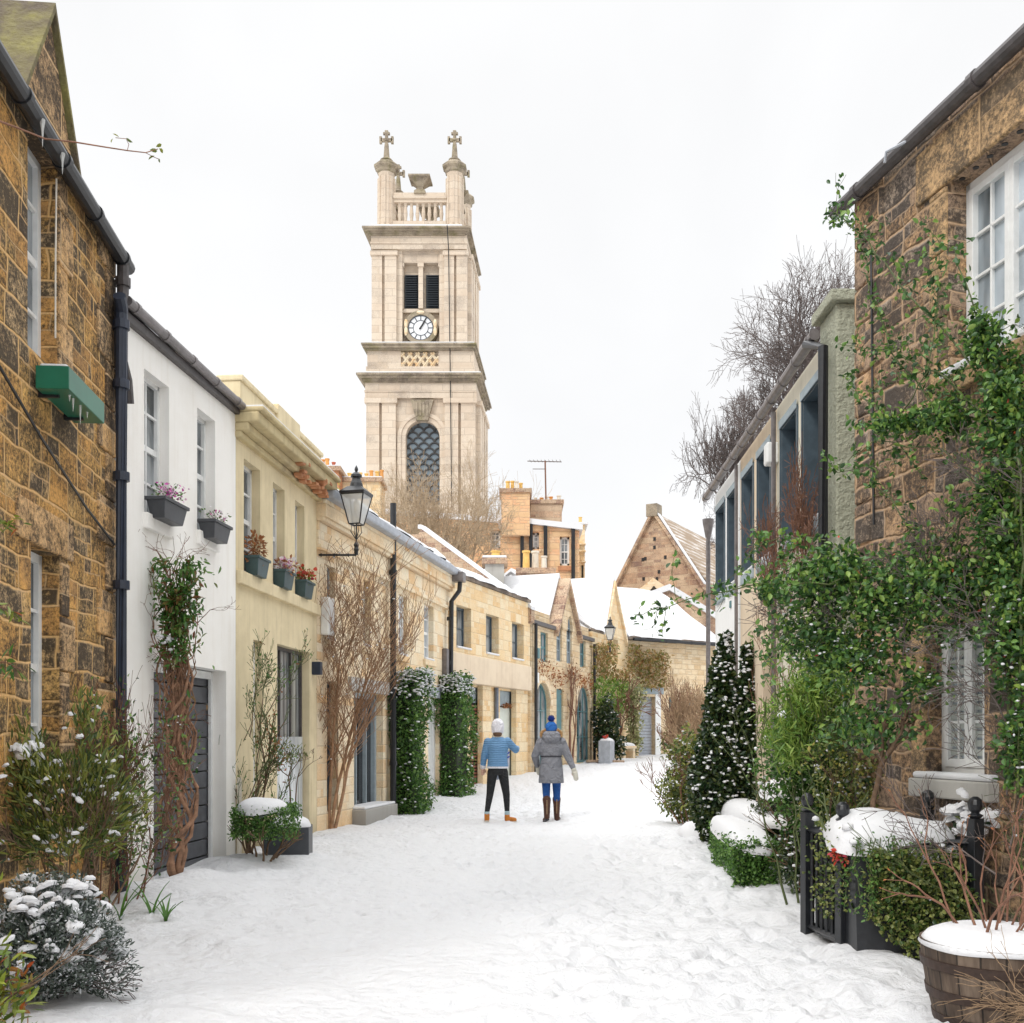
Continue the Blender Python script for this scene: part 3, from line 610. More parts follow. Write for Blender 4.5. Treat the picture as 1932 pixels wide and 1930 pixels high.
snowtop('snow', (.35, .05, 1.03), .66, .56, .14, c, sq=5)
def flowerpot(H, x, y, z, w, h, m, lab, leafk, n=160, hh=.14, flower=None, seed=1, lw=.03, cat='flower pot', grp=None, snow=False):
    t = thing('flower_pot', lab, cat, H.W(x, y, z), H.rz, grp)
    MB().add([(-w*.4, -.07, 0), (w*.4, -.07, 0), (w*.4, .07, 0), (-w*.4, .07, 0), (-w*.5, -.1, h), (w*.5, -.1, h), (w*.5, .1, h), (-w*.5, .1, h)],
             [(3, 2, 1, 0), (0, 1, 5, 4), (1, 2, 6, 5), (2, 3, 7, 6), (3, 0, 4, 7), (4, 5, 6, 7)]).box(-w*.53, w*.53, -.115, .115, h-.03, h+.005).build('pot', m, t, bevel=.006)
    P = cloud(n, (0, 0, h+hh*.45), (w*.55, .13, hh*.75), seed, .6, None)
    leaves('foliage', P, LVS[leafk], t, lw, .6, seed=seed, up=.5)
    if flower: leaves('flower', cloud(n//2, (0, -.02, h+hh*.7), (w*.5, .13, hh*.6), seed+1, .4, None), LVS[flower], t, lw*1.1, 1.0, seed=seed+2)
    if snow: snowtop('snow', (0, 0, h), w*.4, .07, .05, t)
    return t
G = 'small pots on the window sills'
flowerpot(H, (w1[0]+w1[1])/2+.02, -.10, w1[2]-.04, .56, .2, GREYP, 'grey sill planter with pink purple flowers on the white house', 'vine', 160, .15, 'pink', 11, grp=G)
flowerpot(H, (w2[0]+w2[1])/2, -.10, w2[2]-.08, .5, .2, GREYP, 'grey sill planter with sparse white flowers on the white house', 'vine', 90, .13, 'white', 12, grp=G)
# ================= LEFT 3: yellow house with parapet
H = House('yellow_house', 'yellow ochre rendered house with a heavy cornice and parapet', (-3.376, 12.97), (-3.04, 16.5))
S3 = H; u = H.u; L = H.L
ws = [(u(460), u(491), 3.56, 4.98, .12), (u(515), u(537), 3.56, 4.96, .12), (u(556.5), u(574.5), 3.56, 4.94, .12)]
dr = (u(478), u(494), -.3, 2.75, .1); gl = (u(523), u(584), -.3, 2.78, .12)
H.wall(-.3, 5.5, ws+[dr, gl], PL_Y, D=5)
for w in ws: H.window(w, (2, 4), .05, WHITE, GLASS)
H.box('sill_band', 0, L, -.07, .1, 3.38, 3.545, PL_Y)
H.window(dr, (1, 3), .09, WHITE, GLC, name='door', meet=False)
H.window(gl, (3, 1), .05, GUT, GLB, name='glazed_door', meet=False)
H.box('curtain', gl[0]+.06, gl[1]-.06, .092, .097, .1, 1.5, GLC, 0)
H.box('wall_lamp', u(590)-.06, u(590)+.06, -.14, -.0, 2.45, 2.65, NAVY)
cor = MB()
for (z0, z1, o) in ((5.16, 5.24, .08), (5.24, 5.34, .17), (5.34, 5.47, .30), (5.47, 5.53, .36)): cor.box(-.04, L+.12, -o, .1, z0, z1)
cor.build('cornice', PL_YD, H.o, bevel=.02)
par = MB(); par.box(0, L+.05, -.06, .22, 5.53, 5.86); par.box(-.02, L+.08, -.09, .25, 5.86, 5.93); par.box(1.35, 2.35, -.10, .26, 5.6, 6.0); par.build('parapet', PL_Y, H.o, bevel=.015)
MB().box(-.0, L+.1, -.34, -.1, 5.53, 5.56).build('snow', SNOWC, H.o, bevel=.015)
kx = MB(); rq = random.Random(5)
for i in range(30):
    x = rq.choice((rq.gauss(2.2, .22), rq.gauss(3.0, .18))); z = rq.uniform(5.17, 5.37); s = rq.uniform(.03, .07); kx.box(x-s, x+s, -.19-.5*(z-5.17)-rq.uniform(0, .04), -.1, z-.022, z+.022, rot=rq.uniform(-.2, .2))
kx.build('exposed_brick', BRK, H.o, bevel=.008)['kind'] = 'stuff'
for w, n_, k, f, lab, sd in ((ws[0], 260, 'brown', None, 'teal pot with rust brown withered plant, nearest of the yellow house sill pots', 21), (ws[1], 140, 'brown', 'white', 'teal pot with snow and short brown twigs on the middle yellow house sill', 22), (ws[2], 120, 'orange', 'redf', 'teal pot with red flowers on the farthest yellow house sill', 23)):
    flowerpot(H, (w[0]+w[1])/2, -.06, w[2]-.02, .44, .24, PLB, lab, k, n_, .26 if sd == 21 else .16, f, sd, .05, grp=G)
# ================= LEFT 4: long buff stone house with the lead gutter
H = House('buff_stone_house', 'long two storey buff sandstone house with a grey lead roof edge behind the wall lamp', (-3.04, 16.52), (-1.48, 24.5))
S4 = H; u = H.u; L = H.L
wa = [(u(617), u(632), 3.05, 4.25, .1), (u(686), u(699), 3.1, 4.28, .12), (u(752), u(768), 3.1, 4.3, .08), (u(800), u(818), 3.15, 4.35, .12)]
gd = (u(668), u(723), .0, 2.28, .14); gw = (u(617), u(638), .3, 2.4, .14); pd = (u(808), u(829), -.3, 2.35, .1); pe = (u(745), u(800), .0, 2.3, .14)
H.wall(-.4, 5.2, wa+[gd, gw, pd, pe], ST_B, D=6)
for i, w in enumerate(wa):
    H.window(w, (2, 4), .05, WHITE if i > 1 else BLUEL, GLASS if i < 2 else GLC, sill=ST_B, snow=True)
co = MB()
for z0, z1, o in ((4.42, 4.5, .08), (4.5, 4.86, .04), (4.86, 4.93, .12), (4.93, 5.2, .16)): co.box(-.02, L+.05, -o, .1, z0, z1)
co.build('cornice', ST_B, H.o, bevel=.01)
H.box('lintel', gd[0]-.3, gd[1]+.25, -.06, .1, gd[3]+.003, gd[3]+.24, CONC)
H.box('lintel', pd[0]-.3, pd[1]+.25, -.06, .1, pd[3]+.003, pd[3]+.24, LEAD)
H.window(gd, (3, 1), .09, BLUEL, GLD, name='glazed_door', fd=.1); H.window(gw, (2, 3), .05, BLUE, GLD); H.window(pd, (1, 1), .12, WHITE, WHITE, name='door'); H.window(pe, (2, 1), .08, BLUE, GLD, name='glazed_door')
st = H.box('door_step', gd[0]-.1, gd[1]+.1, -.25, .2, -.1, .25, CONC); MB().box(gd[0]-.06, gd[1]+.06, -.22, .18, .25, .3).build('snow', SNOWC, st, bevel=.02)
MB().box(0, L+.12, -.30, .05, 5.2, 5.36).build('lead_gutter', LEAD, H.o, bevel=.04)
H.roof(-.0, L+.1, 5.33, 6.3, ye=-.15, yr=3, snow=.14)
H.box('meter_box', u(611)-.16, u(611)+.1, -.15, -.0, 3.1, 3.7, WHITE, .03)
xv = u(740, -.1)
H.pipe([(xv, -.12, .1), (xv, -.12, 5.9)], .06, BLACK, 'vent_pipe', [(xv, -.12, z) for z in (1, 2.2, 3.4, 4.6)])
xd = L-.12
H.pipe([(xd, -.32, 5.1), (xd, -.3, 4.85), (xd-.1, -.14, 4.6), (xd-.1, -.1, .1)], .055, BLACK, collars=[(xd-.1, -.1, z) for z in (4.2, 3.2, 2.2, 1.2)])
H.box('gutter_hopper', xd-.14, xd+.16, -.42, -.16, 5.05, 5.28, GUTG, .02)
H.box('wall_box', xd-.42, xd-.22, -.12, -.0, 2.9, 3.5, GUTG, .02)
# ================= LEFT 5: modern infill with overhanging upper floor
H = House('modern_stone_house', 'stone clad modern mews house with an overhanging upper floor and two garages', (-1.46, 24.53), (.51, 30.0), base=0)
S5 = H; u = H.u; L = H.L
wm = [(u(861), u(889), 3.6, 4.62, .2), (u(917), u(941), 3.6, 4.62, .2), (u(966), u(988), 3.6, 4.62, .2)]
H.wall(2.95, 5.27, wm, ST_G, D=5.5, name='upper_wall')
for w in wm:
    o = H.window(w, (2, 2), .05, BLUE, GLASS, snow=True, meet=False)
H.box('concrete_band', -.02, L+.02, -.05, .3, 2.8, 3.48, PL_C, .02)
g1 = (u(887, .25), u(907, .25), .1, 2.75, .05); g2 = (u(943, .25), u(971, .25), .1, 2.75, .05)
H.wall(-.3, 2.8, [g1, g2], ST_G, D=5.4, dep=.25, name='ground_floor_wall')
for a, b in ((908, 927), (971, 996)):
    H.box('pier', u(a+3, .1), u(b, .1), .1, .25, .0, 2.8, ST_G, .01)
sl = MB()
for i in range(24): z = .3+i*.085; sl.box(g1[0], g1[1], .27, .31, z, z+.045)
sl.build('slatted_door', REDW, H.o); H.box('door_backing', g1[0], g1[1], .33, .36, .1, 2.4, BLACK, 0); H.box('transom_panel', g1[0], g1[1], .31, .35, 2.36, 2.74, BLUEL, 0)
H.box('garage_door', g2[0], g2[1], .31, .35, .2, 2.3, PALEG, .01); H.box('transom_panel', g2[0], g2[1], .31, .35, 2.33, 2.74, BLUEL, 0)
wr = cloud(120, ((g2[0]+g2[1])/2, .24, 2.35), (.45, .05, .06), 5, .5, None); leaves('garland', wr, LVS['brown'], H.o, .06)
H.roof(-.0, L-.02, 5.27, 6.15, ye=-.04, yr=3, snow=.14)
# ================= LEFT 6: stone house with arches and lancet gable
H = House('arched_stone_house', 'rubble stone coach house with two arched windows and a steep lancet gable', (.53, 30.1), (2.72, 36.0), base=.45)
S6 = H; u = H.u; L = H.L; zz = lambda px, py: H.z(px, py)
ze = H.z(1000, 1168)
wl = (u(1020), u(1034), H.z(1027, 1249), H.z(1027, 1193), .08); wr_ = (u(1094), u(1105), H.z(1099, 1259), H.z(1099, 1208), .08)
l1 = (u(1050), u(1060), H.z(1055, 1248), H.z(1055, 1160), .06, 1.7); l2 = (u(1069), u(1079), H.z(1073, 1252), H.z(1073, 1162), .06, 1.7)
A1 = (u(1009), u(1038), .2, H.z(1023, 1288), .12, .95); A2 = (u(1088), u(1113), .2, H.z(1100, 1294), .08, .95); dd_ = (u(1050), u(1063), .1, H.z(1056, 1300), .1)
H.wall(-.5, ze, [wl, wr_, A1, A2, dd_, (l1[0], l1[1], l1[2], ze, .06), (l2[0], l2[1], l2[2], ze, .06)], ST_A, D=6)
gx0, gx1 = u(1047), u(1089); gp = (u(1067), H.z(1067, 1103))
gm = MB(); hs = []
for l in (l1, l2): hs.append(l)
# gable above the eaves, cut round the two lancet heads
def ztop(x): return gp[1]+(ze-.25-gp[1])*abs(x-gp[0])/(gx1-gp[0] if x > gp[0] else gp[0]-gx0)
cut = sorted({gx0, gx1, gp[0], *[l[0]+(l[1]-l[0])*t/10 for l in hs for t in range(11)]})
for a, b in zip(cut[:-1], cut[1:]):
    xm = (a+b)/2
    def lowz(x, mid):
        for l in hs:
            if l[0] <= mid <= l[1]:
                w = (l[1]-l[0])/2; c_ = (l[0]+l[1])/2; sp = l[3]-w*l[5]; return sp+w*l[5]*math.sqrt(max(0, 1-((x-c_)/w)**2))
        return ze-.001
    if max(ztop(a), ztop(b)) < ze: continue
    za, zb = lowz(a, xm), lowz(b, xm); gm.quad((a, -.03, za), (b, -.03, zb), (b, -.03, max(ztop(b), zb)), (a, -.03, max(ztop(a), za)))
    gm.quad((a, -.03, za), (a, .2, za), (b, .2, zb), (b, -.03, zb))
gm.prism([(gx0, ze), (gx1, ze), (gp[0], gp[1]-.05)], .22, .3); gm.build('gable', ST_A, H.o)
for l in (l1, l2): H.window((l[0], l[1], l[2], l[3], .06), (2, 4), .03, BLUEL, GLASS, arch=1.7, name='lancet_window')
for sg, xe in ((-1, gx0-.12), (1, gx1+.12)):
    MB().prism([(gp[0], gp[1]-.02), (xe, ze-.3), (xe-.02*sg, ze-.1), (gp[0], gp[1]+.2)], -.16, .32).build('skew_stone', ST_C, H.o)
    r = MB().prism([(gp[0], gp[1]+.1), (xe, ze-.12), (xe, ze+.02), (gp[0], gp[1]+.25)], .33, 2.6).build('gable_roof', SLATE, H.o)
    MB().prism([(gp[0], gp[1]+.25), (xe, ze+.02), (xe, ze+.12), (gp[0], gp[1]+.37)], .2, 2.7).build('snow', SNOW, r)
for w in (wl, wr_): H.window(w, (2, 2), .05, TEAL, GLASS)
for w in (A1, A2): H.window(w, (3, 3), .06, TEAL, GLASS, arch=.95, name='arched_window', meet=False)
for w in (A1, A2):
    aw = MB(); x0, x1, _, zt = w[:4]; wd = (x1-x0)/2; cx = (x0+x1)/2; sp = zt-wd*.95
    for i in range(11):
        t0, t1 = math.pi*i/11, math.pi*(i+1)/11
        aw.prism([(cx-r_*math.cos(t), sp+r_*.97*math.sin(t)) for r_, t in ((wd+.005, t0), (wd+.22, t0), (wd+.22, t1-.02), (wd+.005, t1-.02))], -.03, .05)
    aw.build('arch_surround', ST_B, H.o)
H.box('door', dd_[0], dd_[1], .06, .14, .1, dd_[3], TEAL, .01)
H.box('eaves_course', 0, gx0-.15, -.1, .1, ze-.12, ze, GUT); H.box('eaves_course', gx1+.15, L, -.1, .1, ze-.12, ze, GUT)
H.box('parapet_wall', 0, gx0-.15, .12, .3, ze, ze+.35, ST_A); H.box('parapet_wall', gx1+.15, L, .12, .3, ze, ze+.35, ST_A)
H.roof(0, L, ze+.1, ze+2.05, ye=.3, yr=3.3, snow=.16)
sk_ = MB().prismx([(-.1, ze-.1), (-.1, ze+.25), (3.3, ze+2.75), (3.4, ze+2.6), (9, ze+2.6), (9, 0)], -.25, .05).build('party_gable', ST_C, H.o)
MB().prismx([(-.12, ze+.25), (3.3, ze+2.75), (3.4, ze+2.76), (3.4, ze+2.87), (3.3, ze+2.87), (-.12, ze+.34)], -.28, .08).build('snow', SNOWC, sk_)
H.pipe([(u(1005), -.1, ze-.1), (u(1005), -.1, 0)], .05, BLACK); H.pipe([(L-.05, -.1, ze-.2), (L-.05, -.1, 0)], .05, BLACK)
H.box('alarm_box', u(1008), u(1012), -.12, 0, 3.3, 3.6, TEAL, .02)
H.box('house_sign', u(1009), u(1012.5), -.08, -.05, 2.6, 2.9, WHITE, .01)
# creeper stems across its facade
ln, tp = twigs([(H.W(u(1067), -.1, .1), (0, -.1, 1), 1.3, .05), (H.W(u(1072), -.08, .1), (.1, -.1, 1), 1.1, .04)], 4, 3, .72, .6, .05, 31, 4)
ln = [([Vector(p) for p in pts], rs) for pts, rs in ln]
cr = thing('climbing_plant', 'leafless brown creeper trained round the door of the arched house', 'climber', H.W(u(1067), -.1, 0))
def rel(lines, o): return [([p-o for p in pts], rs) for pts, rs in lines]
def flatten(lines, H, lo_=-.22, hi=-.04):
    out = []
    for pts, rs in lines:
        q = []
        for p in pts:
            v = Vector((p.x, p.y))-H.p0; d = v.dot(H.n); t = lo_+(hi-lo_)*(.5+.5*math.tanh(d*1.5)); v2 = H.p0+H.d*v.dot(H.d)+H.n*t; q.append(Vector((v2.x, v2.y, p.z)))
        out.append((q, rs))
    return out
ln = rel(flatten(ln, H), cr.location); branchmesh('branch', ln, BARKR, cr)
g = cr.location; n_ = 420; x = rng_ = np.random.default_rng(4)
uu = rng_.uniform(u(1008), u(1116), n_); zc = H.z(1060, 1275)+rng_.normal(0, .16, n_)+.12*np.sin(uu*2)
Pq = np.array([tuple(H.W(a, -.1, b)-g) for a, b in zip(uu, zc)]); leaves('withered_foliage', Pq, LVS['brown'], cr, .09, .5)
pl = thing('planter', 'grey metal planter with snow and red berries beside the arched window', 'planter', H.W(u(1103), -.75, .12), H.rz)
MB().box(-.27, .27, -.2, .2, 0, .80).build('planter_box', LEAD, pl, bevel=.01); snowtop('snow', (0, 0, .80), .27, .2, .08, pl, sq=5); leaves('berries', cloud(40, (-.1, 0, .92), (.12, .1, .08), 3), LVS['redf'], pl, .06, 1.)
# ================= LEFT 7/8: gabled house and low roofed garage house closing the lane
H = House('gabled_stone_house', 'golden stone house with a pointed gable behind the second wall lamp', (2.72, 36.05), (4.38, 40.0), base=.6)
S7 = H; u = H.u; L = H.L; ze = H.z(1125, 1193)
gx0, gx1 = u(1141), u(1178)
wt = (u(1157), u(1166), H.z(1160, 1252), ze-.05, .2)
H.wall(-.5, ze, [wt, (u(1160), u(1168), .1, 2.2, .25)], ST_G, D=6)
H.window(wt, (1, 3), .06, WHITE, GLC)
gp = (u(1156), H.z(1156, 1104))
MB().prism([(gx0, ze), (gx1, ze), (gp[0], gp[1])], -.03, .3).build('gable', ST_G, H.o)
for sg, xe in ((-1, gx0-.1), (1, gx1+.1)):
    MB().prism([(gp[0], gp[1]-.02), (xe, ze-.2), (xe, ze-.02), (gp[0], gp[1]+.16)], -.12, .3).build('skew_stone', ST_B, H.o)
    r = MB().prism([(gp[0], gp[1]+.05), (xe, ze-.12), (xe, ze+.0), (gp[0], gp[1]+.2)], .31, 3).build('gable_roof', SLATE, H.o)
    MB().prism([(gp[0], gp[1]+.2), (xe, ze+.0), (xe, ze+.1), (gp[0], gp[1]+.32)], -.05, 3.1).build('snow', SNOW, r)
H.box('door', u(1160), u(1168), .1, .2, .1, 2.2, BLACK, 0)
H.roof(0, L, ze, ze+2.1, ye=.0, yr=3, snow=.15)
H = House('garage_house', 'low stone house with a grey shutter garage closing the end of the lane', (4.40, 40.02), (8.2, 42.6), base=.75)
S8 = H; u = H.u; L = H.L; ze = H.z(1250, 1211)
gg = (u(1205), u(1236), .0, H.z(1220, 1314), .3); wn2 = [(u(1262), u(1280), .5, 2.3, .2), (u(1300), u(1316), .5, 2.3, .2)]
H.wall(-.5, ze, [gg]+wn2, ST_A, D=6)
for w in wn2: H.window(w, (2, 2), .06, TEAL, GLASS)
d = MB()
for i in range(22): d.box(gg[0], gg[1], .2+.01*(i % 2), .26, i*.12, i*.12+.11)
d.build('shutter', LEAD, H.o); H.box('door_frame', gg[1], gg[1]+.28, -.03, .2, 0, gg[3]+.1, WHITE); H.box('lintel', gg[0]-.2, gg[1]+.4, -.06, .1, gg[3]+.1, gg[3]+.35, BLUEL)
H.roof(-.2, L, ze, ze+2.3, ye=-.25, yr=3.4, snow=.16); H.gutter(0, L, -.3, ze, ze, .06, BLACK, 1.2, snow=False)
H = House('rear_stone_building', 'small stone building with a snowy coping rising behind the garage house roof', (4.6, 47.5), (12.5, 48.2), base=.8)
ga, gb, gc = H.u(1206), H.u(1262), H.u(1350)
r0, r1, r2 = H.z(1206, 1135), H.z(1262, 1114), H.z(1350, 1168)
o = MB().prism([(ga, 0), (gc, 0), (gc, r2), (gb, r1), (ga, r0)], 0, 4).build('wall', ST_C, H.o)
MB().prism([(ga-.1, r0), (gb, r1), (gc, r2), (gc, r2+.28), (gb, r1+.28), (ga-.1, r0+.22)], -.15, 4.1).build('snow', SNOWC, o)
# ================= CHURCH TOWER
TY = 80.
T = thing('church_tower', 'tall square classical church clock tower with crosses on its corner turrets', 'church tower', (0, TY, 0))
tx = lambda px: (px-CX)*TY/F
tz = lambda py: CH+(HY-py)*TY/F
SH = .07; TD = 6.6
def tb(name, m, fn, bevel=0, par=None): mb = MB(); fn(mb); return mb.build(name, m, par or T, bevel=bevel, shear=SH)
def slab(mb, pxa, pxb, pya, pyb, o=0.): mb.box(tx(pxa), tx(pxb), -o, TD+o, tz(pyb), tz(pya))
# stage 1 with arched window
X0, X1 = tx(692), tx(898)
wx, wr0, wt, wb = tx(797.7), 31.7*.04, tz(794), tz(952)
class _T: pass
HT = House.__new__(House); HT.o = T; HT.L = 0
_n = len(bpy.data.objects)
def shear_new(o): 
    for v in o.data.vertices: v.co.x += SH*v.co.y
    return o
shear_new(HT.wall(0, tz(753), [(wx-wr0-.0, wx+wr0, wb, wt, .55, 1.)], ST_W, D=TD, x0=X0, x1=X1, name='lower_stage'))
def scale_lattice(mb):
    r = wr0/3.1; row = 0; z = wb
    while z < wt-.1:
        x = wx-wr0+(0 if row % 2 else r)
        x = wx-3*r*1.0+(r if row % 2 else 0)
        while x < wx+wr0+r:
            prev = None
            for i in range(9):
                a = math.pi*i/8; p = (x+r*math.cos(a), z+r*.95*math.sin(a)); ok = abs(p[0]-wx) < wr0 and (p[1] < wt-wr0 or (p[0]-wx)**2+(p[1]-(wt-wr0))**2 < wr0**2)
                if prev is not None and ok: mb.tube([(prev[0], .42, prev[1]), (p[0], .42, p[1])], .075, 5)
                prev = p if ok else None
            x += 2*r
        z += r*.98; row += 1
tb('window_tracery', simple('dark_tracery', (.06, .06, .06), .7), scale_lattice)
tb('window_pane', glassmat('church_glass', (.16, .21, .25), .3), lambda m: m.prism([(wx-wr0, wb), (wx+wr0, wb)]+[(wx+wr0*math.cos(math.pi*i/12), wt-wr0+wr0*math.sin(math.pi*i/12)) for i in range(13)], .5, .54))
def arch_ring(m):
    N = 16
    for i in range(N):
        a, b = math.pi*i/N, math.pi*(i+1)/N
        for r0_, r1_, o in ((wr0+.02, wr0+.35, .10), (wr0+.35, wr0+.62, .18)):
            m.prism([(wx-r_*math.cos(t), wt-wr0+r_*math.sin(t)) for r_, t in ((r0_, a), (r1_, a), (r1_, b), (r0_, b))], -o, .02)
    for s in (-1, 1):
        for r0_, r1_, o in ((wr0+.02, wr0+.35, .10), (wr0+.35, wr0+.62, .18)):
            xa, xb = sorted((wx+s*r0_, wx+s*r1_)); m.box(xa, xb, -o, .02, wb-1, wt-wr0)
tb('arch_surround', ST_W, arch_ring)
def keyst(m):
    m.prism([(wx-.45, wt-.05), (wx+.45, wt-.05), (wx+.85, tz(757)), (wx-.85, tz(757))], -.4, 0)
    for k in (-.4, -.13, .13, .4): m.box(wx+k-.07, wx+k+.07, -.46, -.39, wt+.25, tz(762))
tb('keystone', ST_WM, keyst)
def pil(m, xa, xb, py0, py1, o): m.box(tx(xa), tx(xb), -o, .01, tz(py1), tz(py0))
for a, b in ((692.5, 717), (722, 748), (840, 865.5), (870.5, 897.5)): tb('pilaster', ST_W, lambda m: m.box(tx(a), tx(b), -.32, .02, 0, tz(760)))
for a, b in ((.3, 1.5), (1.8, 2.9), (TD-2.9, TD-1.8), (TD-1.5, TD-.3)): tb('pilaster', ST_W, lambda m: m.box(X1-.02, X1+.32, a, b, 0, tz(760)))
tb('capital', ST_W, lambda m: [m.box(tx(a)-.12-.001*i, tx(b)+.12, -.45-.003*i, .03, tz(763), tz(754)+.002*i) for i, (a, b) in enumerate(((692.5, 717), (722, 748), (840, 865.5), (870.5, 897.5)))]+[m.box(X1-.05, X1+.45, .2, 3.0, tz(763), tz(754)-.01), m.box(X1-.05, X1+.451, TD-3, TD-.2, tz(763), tz(754)-.011)])
def ent1(m):
    m.box(tx(690), tx(899.5), -.30, TD+.3, tz(753.0), tz(742)); m.box(tx(689), tx(900), -.36, TD+.36, tz(742), tz(739)); m.box(tx(690.4), tx(899), -.27, TD+.27, tz(739), tz(724))
tb('entablature', ST_W, ent1)
def cor_(m, pa, pb, ytop, steps):
    for i, (dy0, dy1, o) in enumerate(steps): m.box(tx(pa)-o, tx(pb)+o, -.3-o, TD+.3+o, tz(ytop+dy1), tz(ytop+dy0))
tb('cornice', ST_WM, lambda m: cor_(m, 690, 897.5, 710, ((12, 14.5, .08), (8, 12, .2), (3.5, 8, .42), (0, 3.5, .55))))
tb('snow', SNOWC, lambda m: m.box(tx(690)-.45, tx(898)+.45, -.78, TD+.6, tz(710)+.002, tz(710)+.12), .05)
# attic band with lattice
tb('attic_stage', ST_W, lambda m: [m.box(tx(694), tx(757), -.2, TD+.2, tz(694), tz(664)), m.box(tx(828), tx(894.5), -.2, TD+.2, tz(694), tz(664)), m.box(tx(757), tx(828), .1, TD+.2, tz(694), tz(664)), m.box(tx(692), tx(896), -.32, TD+.32, tz(710), tz(694))])
def dia(m):
    xa, xb, za, zb = tx(757), tx(828), tz(693.5), tz(666)
    n = 5; w = (xb-xa)/n
    for i in range(-2, n+1):
        for s in (1, -1):
            x0 = xa+i*w; pts = [(x0, za), (x0+w*1.4, zb)] if s == 1 else [(x0+w*1.4, za), (x0, zb)]
            (ax, az), (bx, bz) = pts
            t0 = max(0, (xa-ax)/(bx-ax) if bx > ax else (xb-ax)/(bx-ax)); t1 = min(1, (xb-ax)/(bx-ax) if bx > ax else (xa-ax)/(bx-ax))
            if t1 > t0: m.tube([(ax+(bx-ax)*t0, -.08-.02*s, az+(bz-az)*t0), (ax+(bx-ax)*t1, -.08-.02*s, az+(bz-az)*t1)], .11, 4)
tb('lattice_panel', ST_B, dia)
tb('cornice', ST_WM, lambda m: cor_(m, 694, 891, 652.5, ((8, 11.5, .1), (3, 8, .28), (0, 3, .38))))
tb('snow', SNOWC, lambda m: m.box(tx(694)-.2, tx(891)+.2, -.58, -.1, tz(652.5)+.002, tz(652.5)+.12), .05)
# belfry stage
B0, B1 = tx(702.5), tx(882)
tb('belfry_stage', ST_W, lambda m: [m.box(B0, tx(759), 0, TD-.3, tz(652.5), tz(473)), m.box(tx(829), B1, 0, TD-.3, tz(652.5), tz(473)), m.box(tx(759), tx(829), .7, TD-.3, tz(652.5), tz(473)), m.box(tx(752), tx(836), .15, .8, tz(494), tz(473)), m.box(tx(759), tx(829), .35, .75, tz(586), tz(579))])
for a, b in ((702.6, 722), (727, 749), (839, 857.5), (862, 882)): tb('pilaster', ST_W, lambda m: m.box(tx(a), tx(b), -.28, .02, tz(652), tz(482)))
for a, b in ((.3, 1.4), (1.7, 2.7), (TD-3.1, TD-2.1), (TD-1.8, TD-.7)): tb('pilaster', ST_W, lambda m: m.box(B1-.02, B1+.28, a, b, tz(652), tz(482)))
tb('capital', ST_W, lambda m: [m.box(tx(a)-.1, tx(b)+.1, -.40-.003*i, .03, tz(485), tz(477)+.002*i) for i, (a, b) in enumerate(((702.6, 722), (727, 749), (839, 857.5), (862, 882)))]+[m.box(B1-.05, B1+.4, .2, 2.8, tz(485), tz(477)-.01), m.box(B1-.05, B1+.4, TD-3.2, TD-.6, tz(485), tz(477)-.01)])
for a in (752, 828, 789): tb('column', ST_W, lambda m, a=a: m.box(tx(a), tx(a+8.5), .12, .72, tz(580), tz(496)).box(tx(a-1.5), tx(a+10), .06, .74, tz(502), tz(495)))
for a, b in ((763.7, 785.3), (804, 825)):
    def lv(m, a=a, b=b):
        m.box(tx(a)-.1, tx(b)+.1, .62, .69, tz(575), tz(512))
        for i in range(14):
            z = tz(574)+i*(tz(513)-tz(574))/14; m.add([(tx(a), .25, z), (tx(b), .25, z), (tx(b), .6, z+.16), (tx(a), .6, z+.16), (tx(a), .25, z+.04), (tx(b), .25, z+.04), (tx(b), .6, z+.2), (tx(a), .6, z+.2)], [(0, 3, 2, 1), (4, 5, 6, 7), (0, 1, 5, 4), (1, 2, 6, 5), (3, 0, 4, 7), (2, 3, 7, 6)])
    tb('louvre', simple('dark_louvre', (.035, .045, .055), .5), lv)
cx, cz, cr_ = tx(793.5), tz(617.7), 23.5*.04
def ring(m, r0_, r1_, y0, y1, n=32):
    for i in range(n):
        a, b = 2*math.pi*i/n, 2*math.pi*(i+1)/n
        m.prism([(cx-r_*math.cos(t), cz+r_*math.sin(t)) for r_, t in ((r0_, a), (r1_, a), (r1_, b), (r0_, b))], y0, y1)
tb('clock_surround', ST_WM, lambda m: [ring(m, cr_+.02, cr_+.34, .0, .72), m.box(cx-1.3, cx+1.3, .25, .73, cz-1.45, cz-1.1)])
for a in (15, 165, -15, 195, 90): tb('clock_moulding', ST_B, lambda m, a=a: m.ell((cx+(cr_+.2)*math.cos(R(a)), -.02, cz+(cr_+.2)*math.sin(R(a))), (.14, .1, .34) if a != 90 else (.3, .1, .14)))
def disc(m, r, y0, y1): m.prism([(cx+r*math.cos(2*math.pi*i/32), cz+r*math.sin(2*math.pi*i/32)) for i in range(32)], y0, y1)
cf = tb('clock_face', simple('white_clock_dial', (.78, .80, .82), .4, var=.05), lambda m: disc(m, cr_, .1, .2))
INK = simple('dark_clock_ink', (.10, .11, .13), .5)
def ticks(m):
    ring(m, cr_-.05, cr_, .05, .1); ring(m, cr_*.58, cr_*.62, .06, .1)
    for i in range(12):
        a = math.pi*i/6; ca, sa = math.sin(a), math.cos(a); m.tube([(cx+ca*cr_*.62, .08, cz+sa*cr_*.62), (cx+ca*cr_*.95, .08, cz+sa*cr_*.95)], .035, 4)
tb('clock_numeral', INK, ticks, par=cf)
